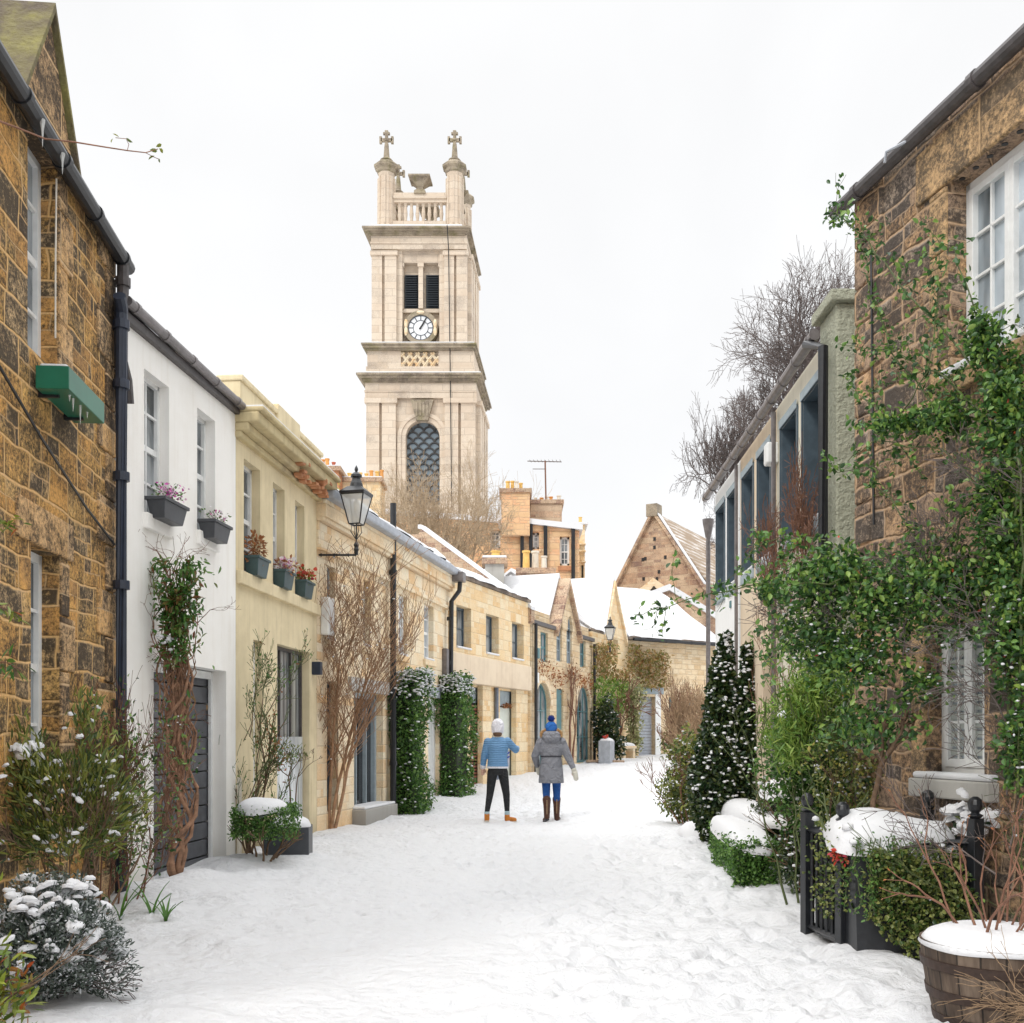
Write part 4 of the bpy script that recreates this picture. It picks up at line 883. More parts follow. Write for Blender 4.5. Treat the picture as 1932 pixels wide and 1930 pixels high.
for L_, a, w_ in ((.62, 33, .05), (.92, 29, .035)): tb('clock_hand', simple('clock_hand_black', (.02, .02, .02), .4), lambda m: m.tube([(cx-math.sin(R(a))*.15, .03, cz-math.cos(R(a))*.15), (cx+math.sin(R(a))*L_*cr_, .03, cz+math.cos(R(a))*L_*cr_)], [w_*1.4, w_], 4), par=cf)
def ent2(m):
    m.box(tx(701), tx(880.5)+.05, -.28, TD-.05, tz(473), tz(463)); m.box(tx(700), tx(881.5)+.05, -.34, TD, tz(463), tz(460)); m.box(tx(701.4), tx(880)+.05, -.25, TD-.06, tz(460), tz(446))
tb('entablature', ST_W, ent2)
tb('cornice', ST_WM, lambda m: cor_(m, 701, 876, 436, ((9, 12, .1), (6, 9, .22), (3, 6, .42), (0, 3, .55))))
tb('snow', SNOWC, lambda m: m.box(tx(703), tx(874), -.7, TD-.1, tz(436)+.002, tz(436)+.2), .05)
# parapet: balustrades and turrets
def turret(pxc, y, w=.76, zt=tz(322), zb=tz(436), cross=True):
    c = tx(pxc)-SH*y*0; t = w
    m = MB(); m.lathe([(t*1.15, 0), (t*1.15, .35), (t*.86, .6), (t*.80, zt-zb-.1), (t*.86, zt-zb)], (c, y, zb), 8, ph=.5)
    for k in range(8):
        a = math.pi/4*k+math.pi/8*0; m.tube([(c+t*.80*math.cos(a), y+t*.80*math.sin(a), zb+.6), (c+t*.78*math.cos(a), y+t*.78*math.sin(a), zt-.3)], .10, 4)
    o = m.build('turret', ST_W, T, shear=SH)
    k = MB(); k.lathe([(t*.86, 0), (t*1.0, .1), (t*1.02, .3), (t*1.25, .42), (t*1.27, .6), (t*.9, .85), (t*.3, .9)], (c, y, zt), 8, ph=.5); k.build('turret_cap', ST_WM, o, shear=SH)
    f = MB(); z = zt+.85; f.lathe([(.36, 0), (.42, .12), (.5, .2), (.42, .3), (.24, .42), (.17, 1.3), (.15, 1.5)], (c, y, z), 10)
    zc = z+1.78; f.box(c-.11, c+.11, y-.11, y+.11, z+1.4, zc+.5); f.box(c-.42, c+.42, y-.10, y+.10, zc-.12, zc+.12); f.lathe([(.2, 0), (.24, .08), (.2, .16)], (c, y, zc-.08), 8)
    f.box(c-.25, c+.25, y-.1, y+.1, zc+.42, zc+.58); f.box(c-.12, c+.12, y-.1, y+.1, zc+.58, zc+.72)
    for s in (-1, 1): f.box(c+s*.44-.09, c+s*.44+.09, y-.1, y+.1, zc-.26, zc+.26)
    f.build('cross', ST_WM, o, shear=SH)
for pxc, y in ((726.5, .6), (856, .6), (727.5, TD-1.2), (858, TD-1.2)): turret(pxc, y)
def balus(name, p0, p1):
    p0 = Vector(p0); p1 = Vector(p1); d = (p1-p0); n = 9
    zb, zt = tz(428), tz(359); zl = tz(414); zr = tz(377)
    def wallseg(m, za, zb_, w):
        q = Vector((-d.y, d.x)).normalized()*w
        vs = [(p0+q, za), (p1+q, za), (p1-q, za), (p0-q, za), (p0+q, zb_), (p1+q, zb_), (p1-q, zb_), (p0-q, zb_)]
        m.add([(v.x, v.y, z) for v, z in vs], [(3, 2, 1, 0), (4, 5, 6, 7), (0, 1, 5, 4), (1, 2, 6, 5), (2, 3, 7, 6), (3, 0, 4, 7)])
    m = MB(); wallseg(m, tz(436), zl, .4); wallseg(m, zr, zr+.25, .25); wallseg(m, zr+.25, zr+.45, .36); wallseg(m, zr+.45, zt, .28)
    for i in range(1, n): c = p0+d*(i+.0)/n; m.lathe([(.14, 0), (.11, .3), (.16, (zr-zl)*.45), (.1, (zr-zl)*.85), (.16, zr-zl)], (c.x, c.y, zl), 8)
    m.build('balustrade', ST_W, T, shear=SH)
    c = p0+d*.5; k = MB(); k.lathe([(.62, 0), (.6, .2), (.3, .45), (.3, .55), (.85, 1.0), (1.15, 1.12), (1.15, 1.25), (.2, 1.45)], (c.x, c.y, zt-.1), 4 if 1 else 8, ph=.5); k.build('finial', ST_WM, T, shear=SH)
yb = TD-1.2; xa, xb = tx(740), tx(842)
balus('a', (xa, .6), (xb, .6)); balus('a', (xa, yb), (xb, yb)); balus('a', (tx(726.5), 1.4), (tx(727.5), yb-.8)); balus('a', (tx(856), 1.4), (tx(858), yb-.8))
cbl = MB(); cbl.tube([(tx(845), -.9, tz(436)), (tx(847), -.42, tz(475)), (tx(850), -.42, tz(700)), (tx(853), -.5, tz(960))], .035, 4); cbl.build('cable', BLACK, T)

# ================= TENEMENTS BEHIND THE MEWS
def bx(px, Y): return (px-CX)*Y/F
def bz(py, Y): return CH+(HY-py)*Y/F
def background(name, label, cat, Y, pxa, pxb, pyt0, pyt1, m, wins=(), D=6, snow=.25):
    xa, xb = bx(pxa, Y), bx(pxb, Y); za, zb = bz(pyt0, Y), bz(pyt1, Y)
    t = thing(name, label, cat, (xa, Y, 0)); L = xb-xa
    hs = [(bx(a, Y)-xa, bx(b, Y)-xa, bz(d, Y), bz(c, Y), .25) for a, b, c, d in wins]
    H = House.__new__(House); H.o = t; H.L = L
    zl = min(za, zb); H.wall(0, zl-.01, hs, m, D=D)
    MB().prism([(0, zl-.02), (L, zl-.02), (L, zb), (0, za)], -.03, D).build('wall_head', m, t)
    for h in hs: H.window(h, (2, 4), .09, WHITE, GLASS, fd=.1, sill=m)
    if snow: MB().prism([(-.15, za), (L+.15, zb), (L+.15, zb+snow), (-.15, za+snow)], -.25, D).build('snow', SNOWC, t)
    return t, H, xa
t1, h1, x_ = background('tenement_building', 'long low tenement wall with a snowy parapet behind the bare tree under the tower', 'building', 52., 690, 948, 968, 988, ST_T, [(745, 760, 1000, 1032), (838, 848, 1008, 1040), (925, 944, 1000, 1035)])
t2, h2, x2 = background('tenement_building', 'orange stone tenement block with black downpipes left of the church gable', 'building', 50., 946, 1093, 983, 1001, ST_T, [(1005.5, 1017, 1004, 1036), (1056.5, 1074.5, 1012, 1067)])
for px in (985, 1001.5, 1029, 1081): 
    a = bx(px, 50)-x2; MB().tube([(a, -.15, bz(990, 50)), (a, -.15, bz(1110, 50))], .10, 6).build('downpipe', BLACK, t2)
MB().box(bx(1053, 50)-x2, bx(1078, 50)-x2, -.12, .02, bz(1077, 50), bz(1068.5, 50)).build('sill', BRK, t2)
t3, h3, x3 = background('tenement_building', 'narrow yellow stone bay of a farther tenement right of the orange block', 'building', 56., 1086, 1103.5, 990, 990, ST_G, [(1097, 1101, 1066, 1090)], snow=.1)
for py in (1027, 1040, 1060): MB().box(-.3, bx(1104.5, 56)-x3, -.3, .1, bz(py+2, 56), bz(py, 56)).build('string_course', ST_G, t3)
MB().lathe([(.10, 0), (.08, .34), (.11, .4)], (bx(1096, 56)-x3, .5, bz(990, 56)+.1), 8).build('chimney_pot', POTY, t3)
def stack(label, Y, pxa, pxb, pyt, pyb, m, potl, D=1.6, cat='chimney', potw=None, py_pot=None, snow=.0):
    xa = bx(pxa, Y); L = bx(pxb, Y)-xa; za, zb = bz(pyb, Y), bz(pyt, Y); t = thing('chimney', label, cat, (xa, Y, za))
    MB().box(0, L, 0, D, 0, zb-za).build('stack', m, t)
    MB().box(-.1, L+.1, -.1, D+.1, zb-za, zb-za+.18).build('chimney_cap', ST_C, t)
    for i, (c, w, top, mm) in enumerate(potl):
        r = w/2*Y/F; h = (pyt-top)*Y/F-.18; MB().lathe([(r, 0), (r*.9, h*.1), (r*.8, h*.86), (r*1.05, h*.9), (r*1.05, h), (r*.7, h)], (bx(c, Y)-xa, D*.4+.25*(i % 2), zb-za+.18), 12).build('chimney_pot', mm, t)
    if snow: MB().box(-.08, L+.08, -.08, D+.08, zb-za+.18, zb-za+.18+snow).build('snow', SNOWC, t, bevel=.03)
    return t
stack('broad stone chimney with four yellow pots beside the tower', 49.6, 946, 999.5, 929, 1010, ST_T, [(958, 9, 902, POTY), (967, 8, 899, POTY), (975, 8, 902, POTC), (983, 8, 903, POTY)])
stack('grey brown chimney with five pale pots under the aerial', 50.8, 1001, 1060, 950, 1002, ST_C, [(1011, 7, 932, POTC), (1023, 8, 930, POT), (1032.5, 8, 930, POTC), (1041, 8, 928, POT), (1056, 9, 928, POTC)], D=2)
stack('orange brick chimney with red pots above the yellow house parapet', 45., 596, 639, 888, 960, BRK, [(592, 8, 856, POT), (602, 9, 857, POT), (612.5, 9, 858, POT), (623, 8, 862, POTR)], snow=.05)
stack('yellow stone chimney with a long row of pots behind the wall lamp', 46., 646, 718, 909, 985, ST_G, [(655, 9, 886, POTY), (666, 7, 886, POTC), (676, 8, 885, POTY), (686, 8, 884, POTY), (697, 8, 881, POT), (707, 9, 880, POTY), (717, 8, 880, POT)], snow=.05)
stack('stone chimney block with yellow, white and cream pots on the arched house roof', 35., 979, 1043, 1082, 1125, ST_C, [(993, 15, 1036, POTY), (1010.5, 15, 1034, POTC), (1027, 12, 1046, POTC)], D=.8, snow=0)
stack('small rendered chimney with a single square pot over the modern house', 33., 915, 951, 1064, 1105, CONC, [(935, 19, 1036, POTY)], D=.9, snow=.08)
ar = thing('tv_aerial', 'tall television aerial on a thin mast above the pale pots', 'aerial', (bx(1031, 50.5), 50.9, bz(960, 50.5)))
m = MB(); m.tube([(0, 0, 0), (-.05, 0, 2.4)], .04, 5); m.build('mast', BARKR, ar)
m = MB(); m.tube([(-.9, 0, 2.38), (.75, .3, 2.42)], .022, 4)
for i in range(9): x = -.8+i*.18; m.tube([(x, -.25, 2.38), (x+.1, .3, 2.4)], .012, 3)
m.tube([(-.65, 0, 2.0), (.0, 0, 2.0)], .018, 4); m.build('antenna', BARKG, ar)
# ================= CHURCH HALL GABLE
G = thing('church_hall', 'steep gabled rubble church hall with pointed tracery window at the lane end', 'church', (bx(1233.5, 60), 60, 0), -.5)
gxx = lambda px: (bx(px, 60)-bx(1233.5, 60))*1.13
zt_ = bz(972, 60); pts = [(gxx(1165), 0), (gxx(1318), 0), (gxx(1318), bz(1113, 60)), (0, zt_), (gxx(1165), bz(1104, 60))]
MB().prism(pts, 0, .6).build('gable_wall', ST_C, G)
MB().add([(gxx(1165), .6, 0), (gxx(1318), .6, 0), (gxx(1318), 22, 0), (gxx(1165), 22, 0), (gxx(1165), .6, bz(1104, 60)), (gxx(1318), .6, bz(1113, 60)), (gxx(1318), 22, bz(1113, 60)), (gxx(1165), 22, bz(1104, 60))], [(0, 1, 5, 4), (1, 2, 6, 5), (2, 3, 7, 6), (3, 0, 4, 7)]).build('side_wall', ST_C, G)
lowsn = bpy.data.materials.new('snow_dusted_slate')
def dusted():
    m, nt, b = mat('snow_dusted_slate', rough=.85)
    tc = nd(nt, 'ShaderNodeTexCoord'); mp = nd(nt, 'ShaderNodeMapping', {'Vector': tc.outputs['Object']}); mp.inputs['Scale'].default_value = (1, .35, 4.0)
    n = nd(nt, 'ShaderNodeTexNoise', {'Vector': mp.outputs[0], 'Scale': 1.1, 'Detail': 8., 'Roughness': .7}); w = nd(nt, 'ShaderNodeTexWave', {'Vector': tc.outputs['Object'], 'Scale': 1.1, 'Distortion': .6, 'Detail': 2.}, bands_direction='Z')
    f = mth(nt, 'ADD', mth(nt, 'MULTIPLY', n.outputs[0], .8), mth(nt, 'MULTIPLY', w.outputs['Fac'], .10))
    c = ramp(nt, f, [(.44, (.30, .22, .15)), (.52, (.48, .42, .36)), (.66, (.80, .81, .84))]); nt.links.new(c, b.inputs['Base Color']); return m
DUST = dusted()
def slope(mb, x0, z0, x1, z1, y0, y1, th): mb.add([(x0, y0, z0), (x1, y0, z1), (x1, y1, z1), (x0, y1, z0), (x0, y0, z0+th), (x1, y0, z1+th), (x1, y1, z1+th), (x0, y1, z0+th)], [(0, 3, 2, 1), (4, 5, 6, 7), (0, 1, 5, 4), (1, 2, 6, 5), (2, 3, 7, 6), (3, 0, 4, 7)])
m = MB(); slope(m, 0, zt_-.0, gxx(1345), bz(1137, 60), .3, 22, .2); m.build('roof', DUST, G)
m = MB(); slope(m, gxx(1158), bz(1118, 60), 0, zt_, .3, 22, .2); m.build('roof', DUST, G)
m = MB(); slope(m, 0, zt_+.05, gxx(1322), bz(1113, 60)-.2, -.25, .29, .3); m.build('skew_stone', ST_C, G)
m = MB(); slope(m, gxx(1162), bz(1108, 60)-.2, 0, zt_+.05, -.25, .29, .3); m.build('skew_stone', ST_C, G)
m = MB(); slope(m, .05, zt_+.36, gxx(1322), bz(1113, 60)+.12, -.2, .25, .1); m.build('snow', SNOWC, G)
MB().box(-.35, .3, -.3, .5, zt_-.1, zt_+.6).build('finial', ST_WM, G)
wz0 = bz(1140, 60); wzt = bz(1094, 60); ww = 1.8
def lancet(cx_, z0, zt, w): 
    z_s = zt-w*1.6; return [(cx_-w, z0), (cx_+w, z0), (cx_+w, z_s), (cx_+w*.75, z_s+w*.8), (cx_, zt), (cx_-w*.75, z_s+w*.8), (cx_-w, z_s)]
MB().prism([(-.1-ww*1.2, wz0-.3), (.0+ww*1.2, wz0-.3), (ww*.75, wz0+.5), (0, wzt+.1), (-ww*.8, wz0+.5)], -.1, .02).build('window_surround', ST_B, G)
for c_, z0, zt, w in ((.05, wz0-.2, wzt-.35, .34), (-.95, wz0-.3, wzt-1.0, .3), (.95, wz0-.3, wzt-1.0, .3)):
    MB().prism(lancet(c_, z0, zt, w), -.13, -.09).build('window_pane', GLD, G)
holes = MB(); rr = random.Random(3)
for i in range(9): z = rr.uniform(9.6, 12.6); x = rr.uniform(-.4, .4)*(13.6-z); holes.box(x, x+.15, -.02, .02, z, z+.2)
holes.build('putlog_hole', BLACK, G, bevel=0)
# ================= RIGHT 1: near rubble stone house
H = House('rubble_stone_house', 'rough brown rubble stone house on the near right with white casement windows', (2.86, 8.8), (3.94, 3.9))
S11 = H; u = H.u; L = H.L
ua = u(1789); up = (ua, ua+.95, 4.06, 5.46, .15); la = u(1748); lo = (la, la+.66, 1.2, 2.32, .13)
H.wall(-.3, 6.0, [up, lo], ST_R, D=5.5)
def casement(h, lights, panes, snow=True):
    a, b, c, e, d = h[:5]; d += .045; m = MB(); fd = .05; m.box(a, b, d-fd, d, e-.06, e); m.box(a, b, d-fd, d, c, c+.08); m.box(a, a+.05, d-fd, d, c, e); m.box(b-.05, b, d-fd, d, c, e)
    n = lights
    for i in range(n):
        x0 = a+.05+(b-a-.1)*i/n; x1 = a+.05+(b-a-.1)*(i+1)/n; m.box(x0, x0+.045, d-fd-.015, d-.005, c+.08, e-.06); m.box(x1-.045, x1, d-fd-.015, d-.005, c+.08, e-.06); m.box(x0, x1, d-fd-.012, d-.006, e-.11, e-.06); m.box(x0, x1, d-fd-.012, d-.006, c+.08, c+.14)
        m.box((x0+x1)/2-.009, (x0+x1)/2+.009, d-.045, d-.008, c+.1, e-.1) if lights < 3 else None
        for k in range(1, panes): z = c+.1+(e-c-.2)*k/panes; m.box(x0+.03, x1-.03, d-.045, d-.009, z-.011, z+.011)
    o = m.build('window', WHITE, H.o, bevel=.004)
    MB().box(a+.02, b-.02, d-.02, d-.012, c+.05, e-.05).build('pane', glassmat('net_glass', (.06, .08, .09), .05, (.55, .62, .68), (2.2, 2.2, .5)), o)
    return o
casement(up, 2, 4); ww_ = casement(lo, 2, 3)
bl = MB()
for i in range(16): bl.box(lo[0]+.05, lo[1]-.05, lo[4]+.008, lo[4]+.014, lo[2]+.1+i*.065, lo[2]+.1+i*.065+.045)
bl.build('shutter', simple('grey_white_shutter', (.42, .45, .42), .5), ww_)
s_ = H.box('sill', lo[0]-.1, lo[1]+.15, -.09, lo[4]-.06, lo[2]-.14, lo[2]-.005, CONC, .012)
MB().box(lo[0]-.08, lo[1]+.14, -.07, lo[4]-.06, lo[2]-.004, lo[2]+.045).build('snow', SNOWC, s_, bevel=.02)
s_ = H.box('sill', up[0]-.1, up[1]+.15, -.07, up[4]-.06, up[2]-.14, up[2]-.005, ST_RQ, .012)
MB().box(up[0]-.05, up[1]+.12, -.05, up[4]-.06, up[2]-.004, up[2]+.07).build('snow', SNOWC, s_, bevel=.025)
q = MB(); q.box(up[0]-.36, up[1]+.5, -.03, .16, up[3]+.002, up[3]+.38)
z = up[2]; i = 0
while z < up[3]-.05: hh = min(.47, up[3]-z); q.box(up[0]-.2, up[0]-.002, -.022, .1, z, z+hh-.01); z += hh; i += 1
q.build('dressed_stone', ST_RQ, H.o, bevel=.012); q = MB(); q.box(lo[0]-.2, lo[1]+.3, -.022, .1, lo[3]+.002, lo[3]+.26); q.box(lo[0]-.17, lo[0]-.002, -.02, .1, lo[2], lo[3]-.01); q.build('dressed_stone', ST_RQ, H.o, bevel=.012)
q = MB(); z = -.1; i = 0
while z < 5.9: hh = (.34, .42, .3)[i % 3]; e = (.22, .40, .3)[i % 3]; q.box(-.012, e, -.02, .2, z, z+hh-.014); z += hh; i += 1
q.build('quoin', ST_R, H.o, bevel=.02)
dh = MB()
for i in range(6): x = up[0]-.06+i*.15; dh.lathe([(.022, 0), (.022, .012)], (x, .05, up[3]-.006), 10)
dh.build('vent_hole', BLACK, H.o)
H.roof(-.05, L, 6.0, 7.8, ye=.02, yr=2.6, snow=0, m=MOSSR, th=.03)
H.gutter(-.2, L, -.09, 5.93, 5.93, .058, GUT, 1.6, snow=False)
H.pipe([(u(1650), -.03, 5.4), (u(1655), -.03, 3.2)], .010, BLACK, 'cable')
us_ = u(1745); MB().tube([(us_, -.12, 5.92), (us_-.16, -.22, 5.90), (us_-.18, -.22, 5.83)], .012, 6).build('gutter_spout', LEAD, H.o)
# ================= RIGHT 2: house with slate blue window margins
H = House('blue_margin_house', 'two storey rendered house with a row of tall dark blue edged windows on the right', (3.30, 17.2), (3.10, 10.45))
S12 = H; u = H.u; L = H.L
edges = [(1353, 1368), (1374.5, 1391), (1402, 1422), (1431, 1455), (1475, 1505), (1516, 1550)]
ws = [(u(a), u(b), 3.72 if i > 3 else 3.74, 5.10, .3) for i, (a, b) in enumerate(edges)]
gw = [(u(1440), u(1466), .1, 2.5, .3), (u(1375), u(1398), .3, 2.3, .3)]
xc = u(1397); xd_ = u(1466)
segs = [('white_wall', 0, xc, PL_W2), ('cream_wall', xc, xd_, PL_C), ('pale_wall', xd_, L, PL_P)]
for nm, a, b, mm in segs:
    H.wall(-.3, 5.42, [w for w in ws+gw if w[0] >= a-.01 and w[1] <= b+.01], mm, D=5, x0=a, x1=b, name=nm)
for i, w in enumerate(ws):
    mm = BLUE if i < 4 else BLUEL
    fr = MB(); e = .035
    fr.box(w[0]-e, w[0]-.001, -.02, .02, w[2], w[3]+e); fr.box(w[1]+.001, w[1]+e, -.02, .02, w[2], w[3]+e); fr.box(w[0]-.001, w[1]+.001, -.021, .02, w[3]+.001, w[3]+e)
    fr.box(w[0]+.001, w[0]+.012, .0, .29, w[2], w[3]); fr.box(w[1]-.012, w[1]-.001, .0, .29, w[2], w[3]); fr.box(w[0]+.012, w[1]-.012, .0, .29, w[3]-.012, w[3]-.001); fr.build('window_surround', BLUE if i < 4 else BLUE, H.o)
    MB().box(w[0]-e, w[1]+e, -.03, -.021, w[3]+.002, w[3]+e+.06).build('margin_band', BLUEL, H.o)
    H.window(w, (1, 2), .05, BLUE, GLD, fd=.05)
    s_ = H.box('sill', w[0]-.03, w[1]+.03, -.035, .24, w[2]-.13, w[2]-.003, BLUEL); MB().box(w[0]-.01, w[1]+.01, -.02, .2, w[2]-.002, w[2]+.05).build('snow', SNOWC, s_, bevel=.02)
for w in gw: H.window(w, (2, 2), .07, BLUE, GLD)
H.roof(-.05, L+.1, 5.42, 6.7, ye=.02, yr=2.4, snow=0, th=.03)
H.gutter(-.3, L+.02, -.12, 5.43, 5.46, .055, GUTG, .62, snow=False)
H.pipe([(xc, -.06, 5.35), (xc, -.06, 0)], .025, GUTG); H.pipe([(u(1469), -.06, 5.35), (u(1469), -.06, 0)], .03, GUTG)
H.pipe([(u(1552), -.16, 5.42), (u(1553, -.1), -.1, 5.25), (u(1553, -.1), -.1, 0)], .05, BLACK)
H.pipe([(-.1, -.1, 4.9), (-.12, -.1, 0)], .036, GUTG); MB().lathe([(.045, 0), (.09, .24), (.095, .3)], (-.1, -.1, 4.75), 8).build('hopper', GUTG, H.o)
H.box('plaque', u(1379)-.04, u(1379)+.06, -.02, .0, 3.42, 3.52, TEAL, .005)
al = H.box('alarm_box', u(1466)-.1, u(1466)+.1, -.14, -.0, 4.75, 5.0, WHITE, .02)
t = thing('chimney', 'small snowy chimney behind the far end of the blue edged house', 'chimney', (3.75, 17.6, 5.3))
MB().box(0, .6, 0, .6, 0, .35).build('stack', ST_G, t); MB().box(-.06, .66, -.06, .66, .35, .42).build('chimney_cap', ST_B, t); snowtop('snow', (.3, .3, .42), .36, .36, .1, t, sq=5)
t = thing('gable_wall', 'grey green harled end wall with a snow topped coping beside the rubble house', 'wall', (3.10, 10.38, 0))
MB().box(.0, 3.5, -.25, .3, -.1, 5.65).build('harling', PL_G, t, bevel=.02); MB().box(-.07, 3.6, -.32, .36, 5.65, 5.76).build('coping', PL_G, t, bevel=.015); snowtop('snow', (1.75, .02, 5.76), 1.83, .32, .14, t, sq=6)
# ================= LAMPS
def lantern(name, label, P, armv, s=1., grp='wall lanterns'):
    t = thing(name, label, 'wall lamp', P, 0, grp); ax = Vector(armv); E = ax
    m = MB(); m.tube([(0, 0, 0), tuple(E)], .028*s, 8); 
    for q in (.12, .45, .8): m.tube([tuple(E*(q-.02)), tuple(E*(q+.02))], .045*s, 8)
    m.tube([tuple(E), (E.x, E.y, .08*s), (E.x, E.y, .16*s)], .05*s, 8); m.build('bracket_arm', BLACK, t)
    m = MB(); n = ax.normalized(); m.tube([(0, 0, -.45*s), (0, 0, -.2*s), (0, 0, .2*s), (0, 0, .34*s)], [.015*s, .05*s, .05*s, .012*s], 6); m.build('wall_plate', BLACK, t)
    m = MB(); m.lathe([(.055*s, 0), (.07*s, .04*s), (.05*s, .1*s), (.075*s, .16*s), (.04*s, .22*s), (.018*s, .26*s), (.018*s, .76*s)], (E.x, E.y, .1*s), 10); z0 = .80*s
    for a in (0, 1, 2, 3): 
        an = math.pi/2*a+.5; c_, s_n = math.cos(an), math.sin(an); m.tube([(E.x+.02*c_*s, E.y+.02*s_n*s, .42*s), (E.x+.15*s*c_, E.y+.15*s*s_n, .6*s), (E.x+.12*s*c_, E.y+.12*s*s_n, z0)], .012*s, 5)
    m.build('lamp_stem', BLACK, t)
    rb, rt, zb, zt = .21*s, .44*s, z0, z0+.76*s
    fr = MB(); cn = []
    for k in range(4):
        a = math.pi/2*k+.55; p0 = Vector((E.x+rb*math.cos(a), E.y+rb*math.sin(a), zb)); p1 = Vector((E.x+rt*math.cos(a), E.y+rt*math.sin(a), zt)); cn.append((p0, p1)); fr.tube([p0, p1], .018*s, 4)
    for k in range(4):
        fr.tube([cn[k][0], cn[(k+1) % 4][0]], .018*s, 4); fr.tube([cn[k][1], cn[(k+1) % 4][1]], .028*s, 4)
    fr.build('lantern_frame', BLACK, t)
    gl = MB()
    for k in range(4): gl.quad(cn[k][0], cn[(k+1) % 4][0], cn[(k+1) % 4][1], cn[k][1])
    gl.build('lantern_glass', LGLASS, t)
    MB().lathe([(.05*s, 0), (.07*s, .1*s), (.07*s, .25*s), (.04*s, .34*s)], (E.x, E.y, zb+.3*s), 8).build('bulb', POTC, t, smooth=True)
    ph = .55/(2*math.pi)*4
    m = MB(); m.lathe([(rt*1.08, 0), (rt*1.1, .06*s), (rt*.95, .1*s), (rt*.6, .20*s), (rt*.45, .22*s)], (E.x, E.y, zt), 4, ph=ph); m.lathe([(.19*s, 0), (.16*s, .14*s), (.11*s, .26*s), (.12*s, .3*s), (.15*s, .31*s), (.14*s, .37*s), (.07*s, .43*s), (.03*s, .45*s), (.05*s, .50*s), (.04*s, .55*s), (.005*s, .62*s)], (E.x, E.y, zt+.16*s), 14)
    m.build('lantern_roof', BLACK, t, smooth=False)
    return t
pw = S4.W(.12, 0); Lp = at(597, 1047, 16.6)
lantern('wall_lamp', 'large black lantern on a bracket between the yellow and buff stone houses', (Lp.x, Lp.y, Lp.z), (.625, .0, 0), .60)
e_ = at(1151, 1230, 36.2); lantern('wall_lamp', 'small distant lantern on a bracket in front of the pointed gable', (e_.x-.45, e_.y+.0, e_.z), (.45, 0, 0), .52)
# modern street lamp
b_ = at(937, 1470, 28.); zb_ = gzf(0, 28.)
t = thing('street_lamp', 'slim modern grey street lamp post with a funnel top', 'street lamp', (b_.x, 28., zb_))
MB().lathe([(.07, 0), (.07, .9), (.055, 1.0), (.055, 3.0)], n=12).build('post', LAMPG, t, smooth=False)
zt0 = at(937, 1240, 28.).z-zb_; zt1 = at(937, 1180, 28.).z-zb_
MB().lathe([(.055, 2.9), (.055, zt0), (.07, zt0+.2), (.145, zt1), (.145, zt1+.04), (.03, zt1+.05)], n=14).build('lamp_funnel', LAMPG, t, smooth=False)
m = MB(); m.tube([(0, 0, zt1), (.02, 0, zt1+.14), (-.06, 0, zt1+.22), (-.2, 0, zt1+.25)], .03, 8); m.box(-.4, -.12, -.09, .09, zt1+.2, zt1+.27); m.build('lamp_head', NAVY, t, bevel=.01)
# ================= RAILED PLANTER AND BARREL
P1 = Vector((2.24, 7.18)); P2 = Vector((2.16, 7.75)); dirw = Vector((S11.d.x, S11.d.y)); sd = Vector((S11.n.x, S11.n.y))
t = thing('railing', 'black iron railing box with ball topped posts holding the ivy beside the rubble house', 'railing', (P1.x, P1.y, 0))
P4 = Vector((2.95, 6.75)); P3 = Vector((2.98, 7.6))
def post(p, h=1.0, r=.038):
    q = p-P1; m = MB(); m.box(q.x-r, q.x+r, q.y-r, q.y+r, -.05, h, rot=.25); m.lathe([(r*.8, 0), (r*1.3, .02), (r*.6, .035), (r*1.05, .055), (r*1.25, .09), (r*1.05, .12), (r*.4, .14)], (q.x, q.y, h), 14); m.build('post', BLACK, t, bevel=.004)
for p, h in ((P1, .92), (P2, .95), (P3, .98), (P4, .98)): post(p, h)
def rail(a, b, n=6):
    a = a-P1; b = b-P1
    for z in (.12, .82): MB().tube([(a.x, a.y, z), (b.x, b.y, z)], .02, 4).build('rail', BLACK, t)
    for i in range(1, n): c = a+(b-a)*i/n; MB().tube([(c.x, c.y, .12), (c.x, c.y, .82)], .012, 4).build('bar', BLACK, t)
rail(P1, P2, 7); rail(P1, P4, 8); rail(P2, P3, 8); rail(P4, P3, 5)
t = thing('planter', 'dark bin liner planter inside the railing with thick snow and trailing ivy', 'planter', (2.56, 7.3, 0))
MB().add([(-.30, -.36, .08), (.33, -.50, .08), (.36, .26, .08), (-.36, .36, .08), (-.30, -.30, .80), (.33, -.44, .80), (.36, .26, .80), (-.36, .34, .80)], [(3, 2, 1, 0), (4, 5, 6, 7), (0, 1, 5, 4), (1, 2, 6, 5), (2, 3, 7, 6), (3, 0, 4, 7)]).build('planter_box', BLACK, t)
g = np.random.default_rng(9)
snowtop('snow', (0.0, -.04, .84), .42, .44, .13, t, rot=-.15, seed=5, sq=4, skirt=.07, amp=.5)
Pb = np.concatenate([g.uniform([-.4, -.45, .8], [.4, .4, .92], (50, 3)), g.uniform([-.38, -.46, .68], [.36, -.3, .84], (22, 3))]); blobs('snow_lump', Pb, g.uniform(.025, .07, len(Pb)), None, t, .7)
a1 = g.uniform(0, 1, (4200, 1)); Q = np.array([[-.26, -.46, 0]])+a1*np.array([[.62, -.14, 0]]); Q = Q+np.stack([g.normal(0, .03, 4200), g.normal(0, .035, 4200), .78-.82*g.uniform(0, 1, 4200)**1.0], 1)
wv = Wave(12, .9)(Q); keep = (wv+1.2*(a1[:, 0]-.35)+.25*(Q[:, 2]-.4)) > -.05; Q = Q[keep]
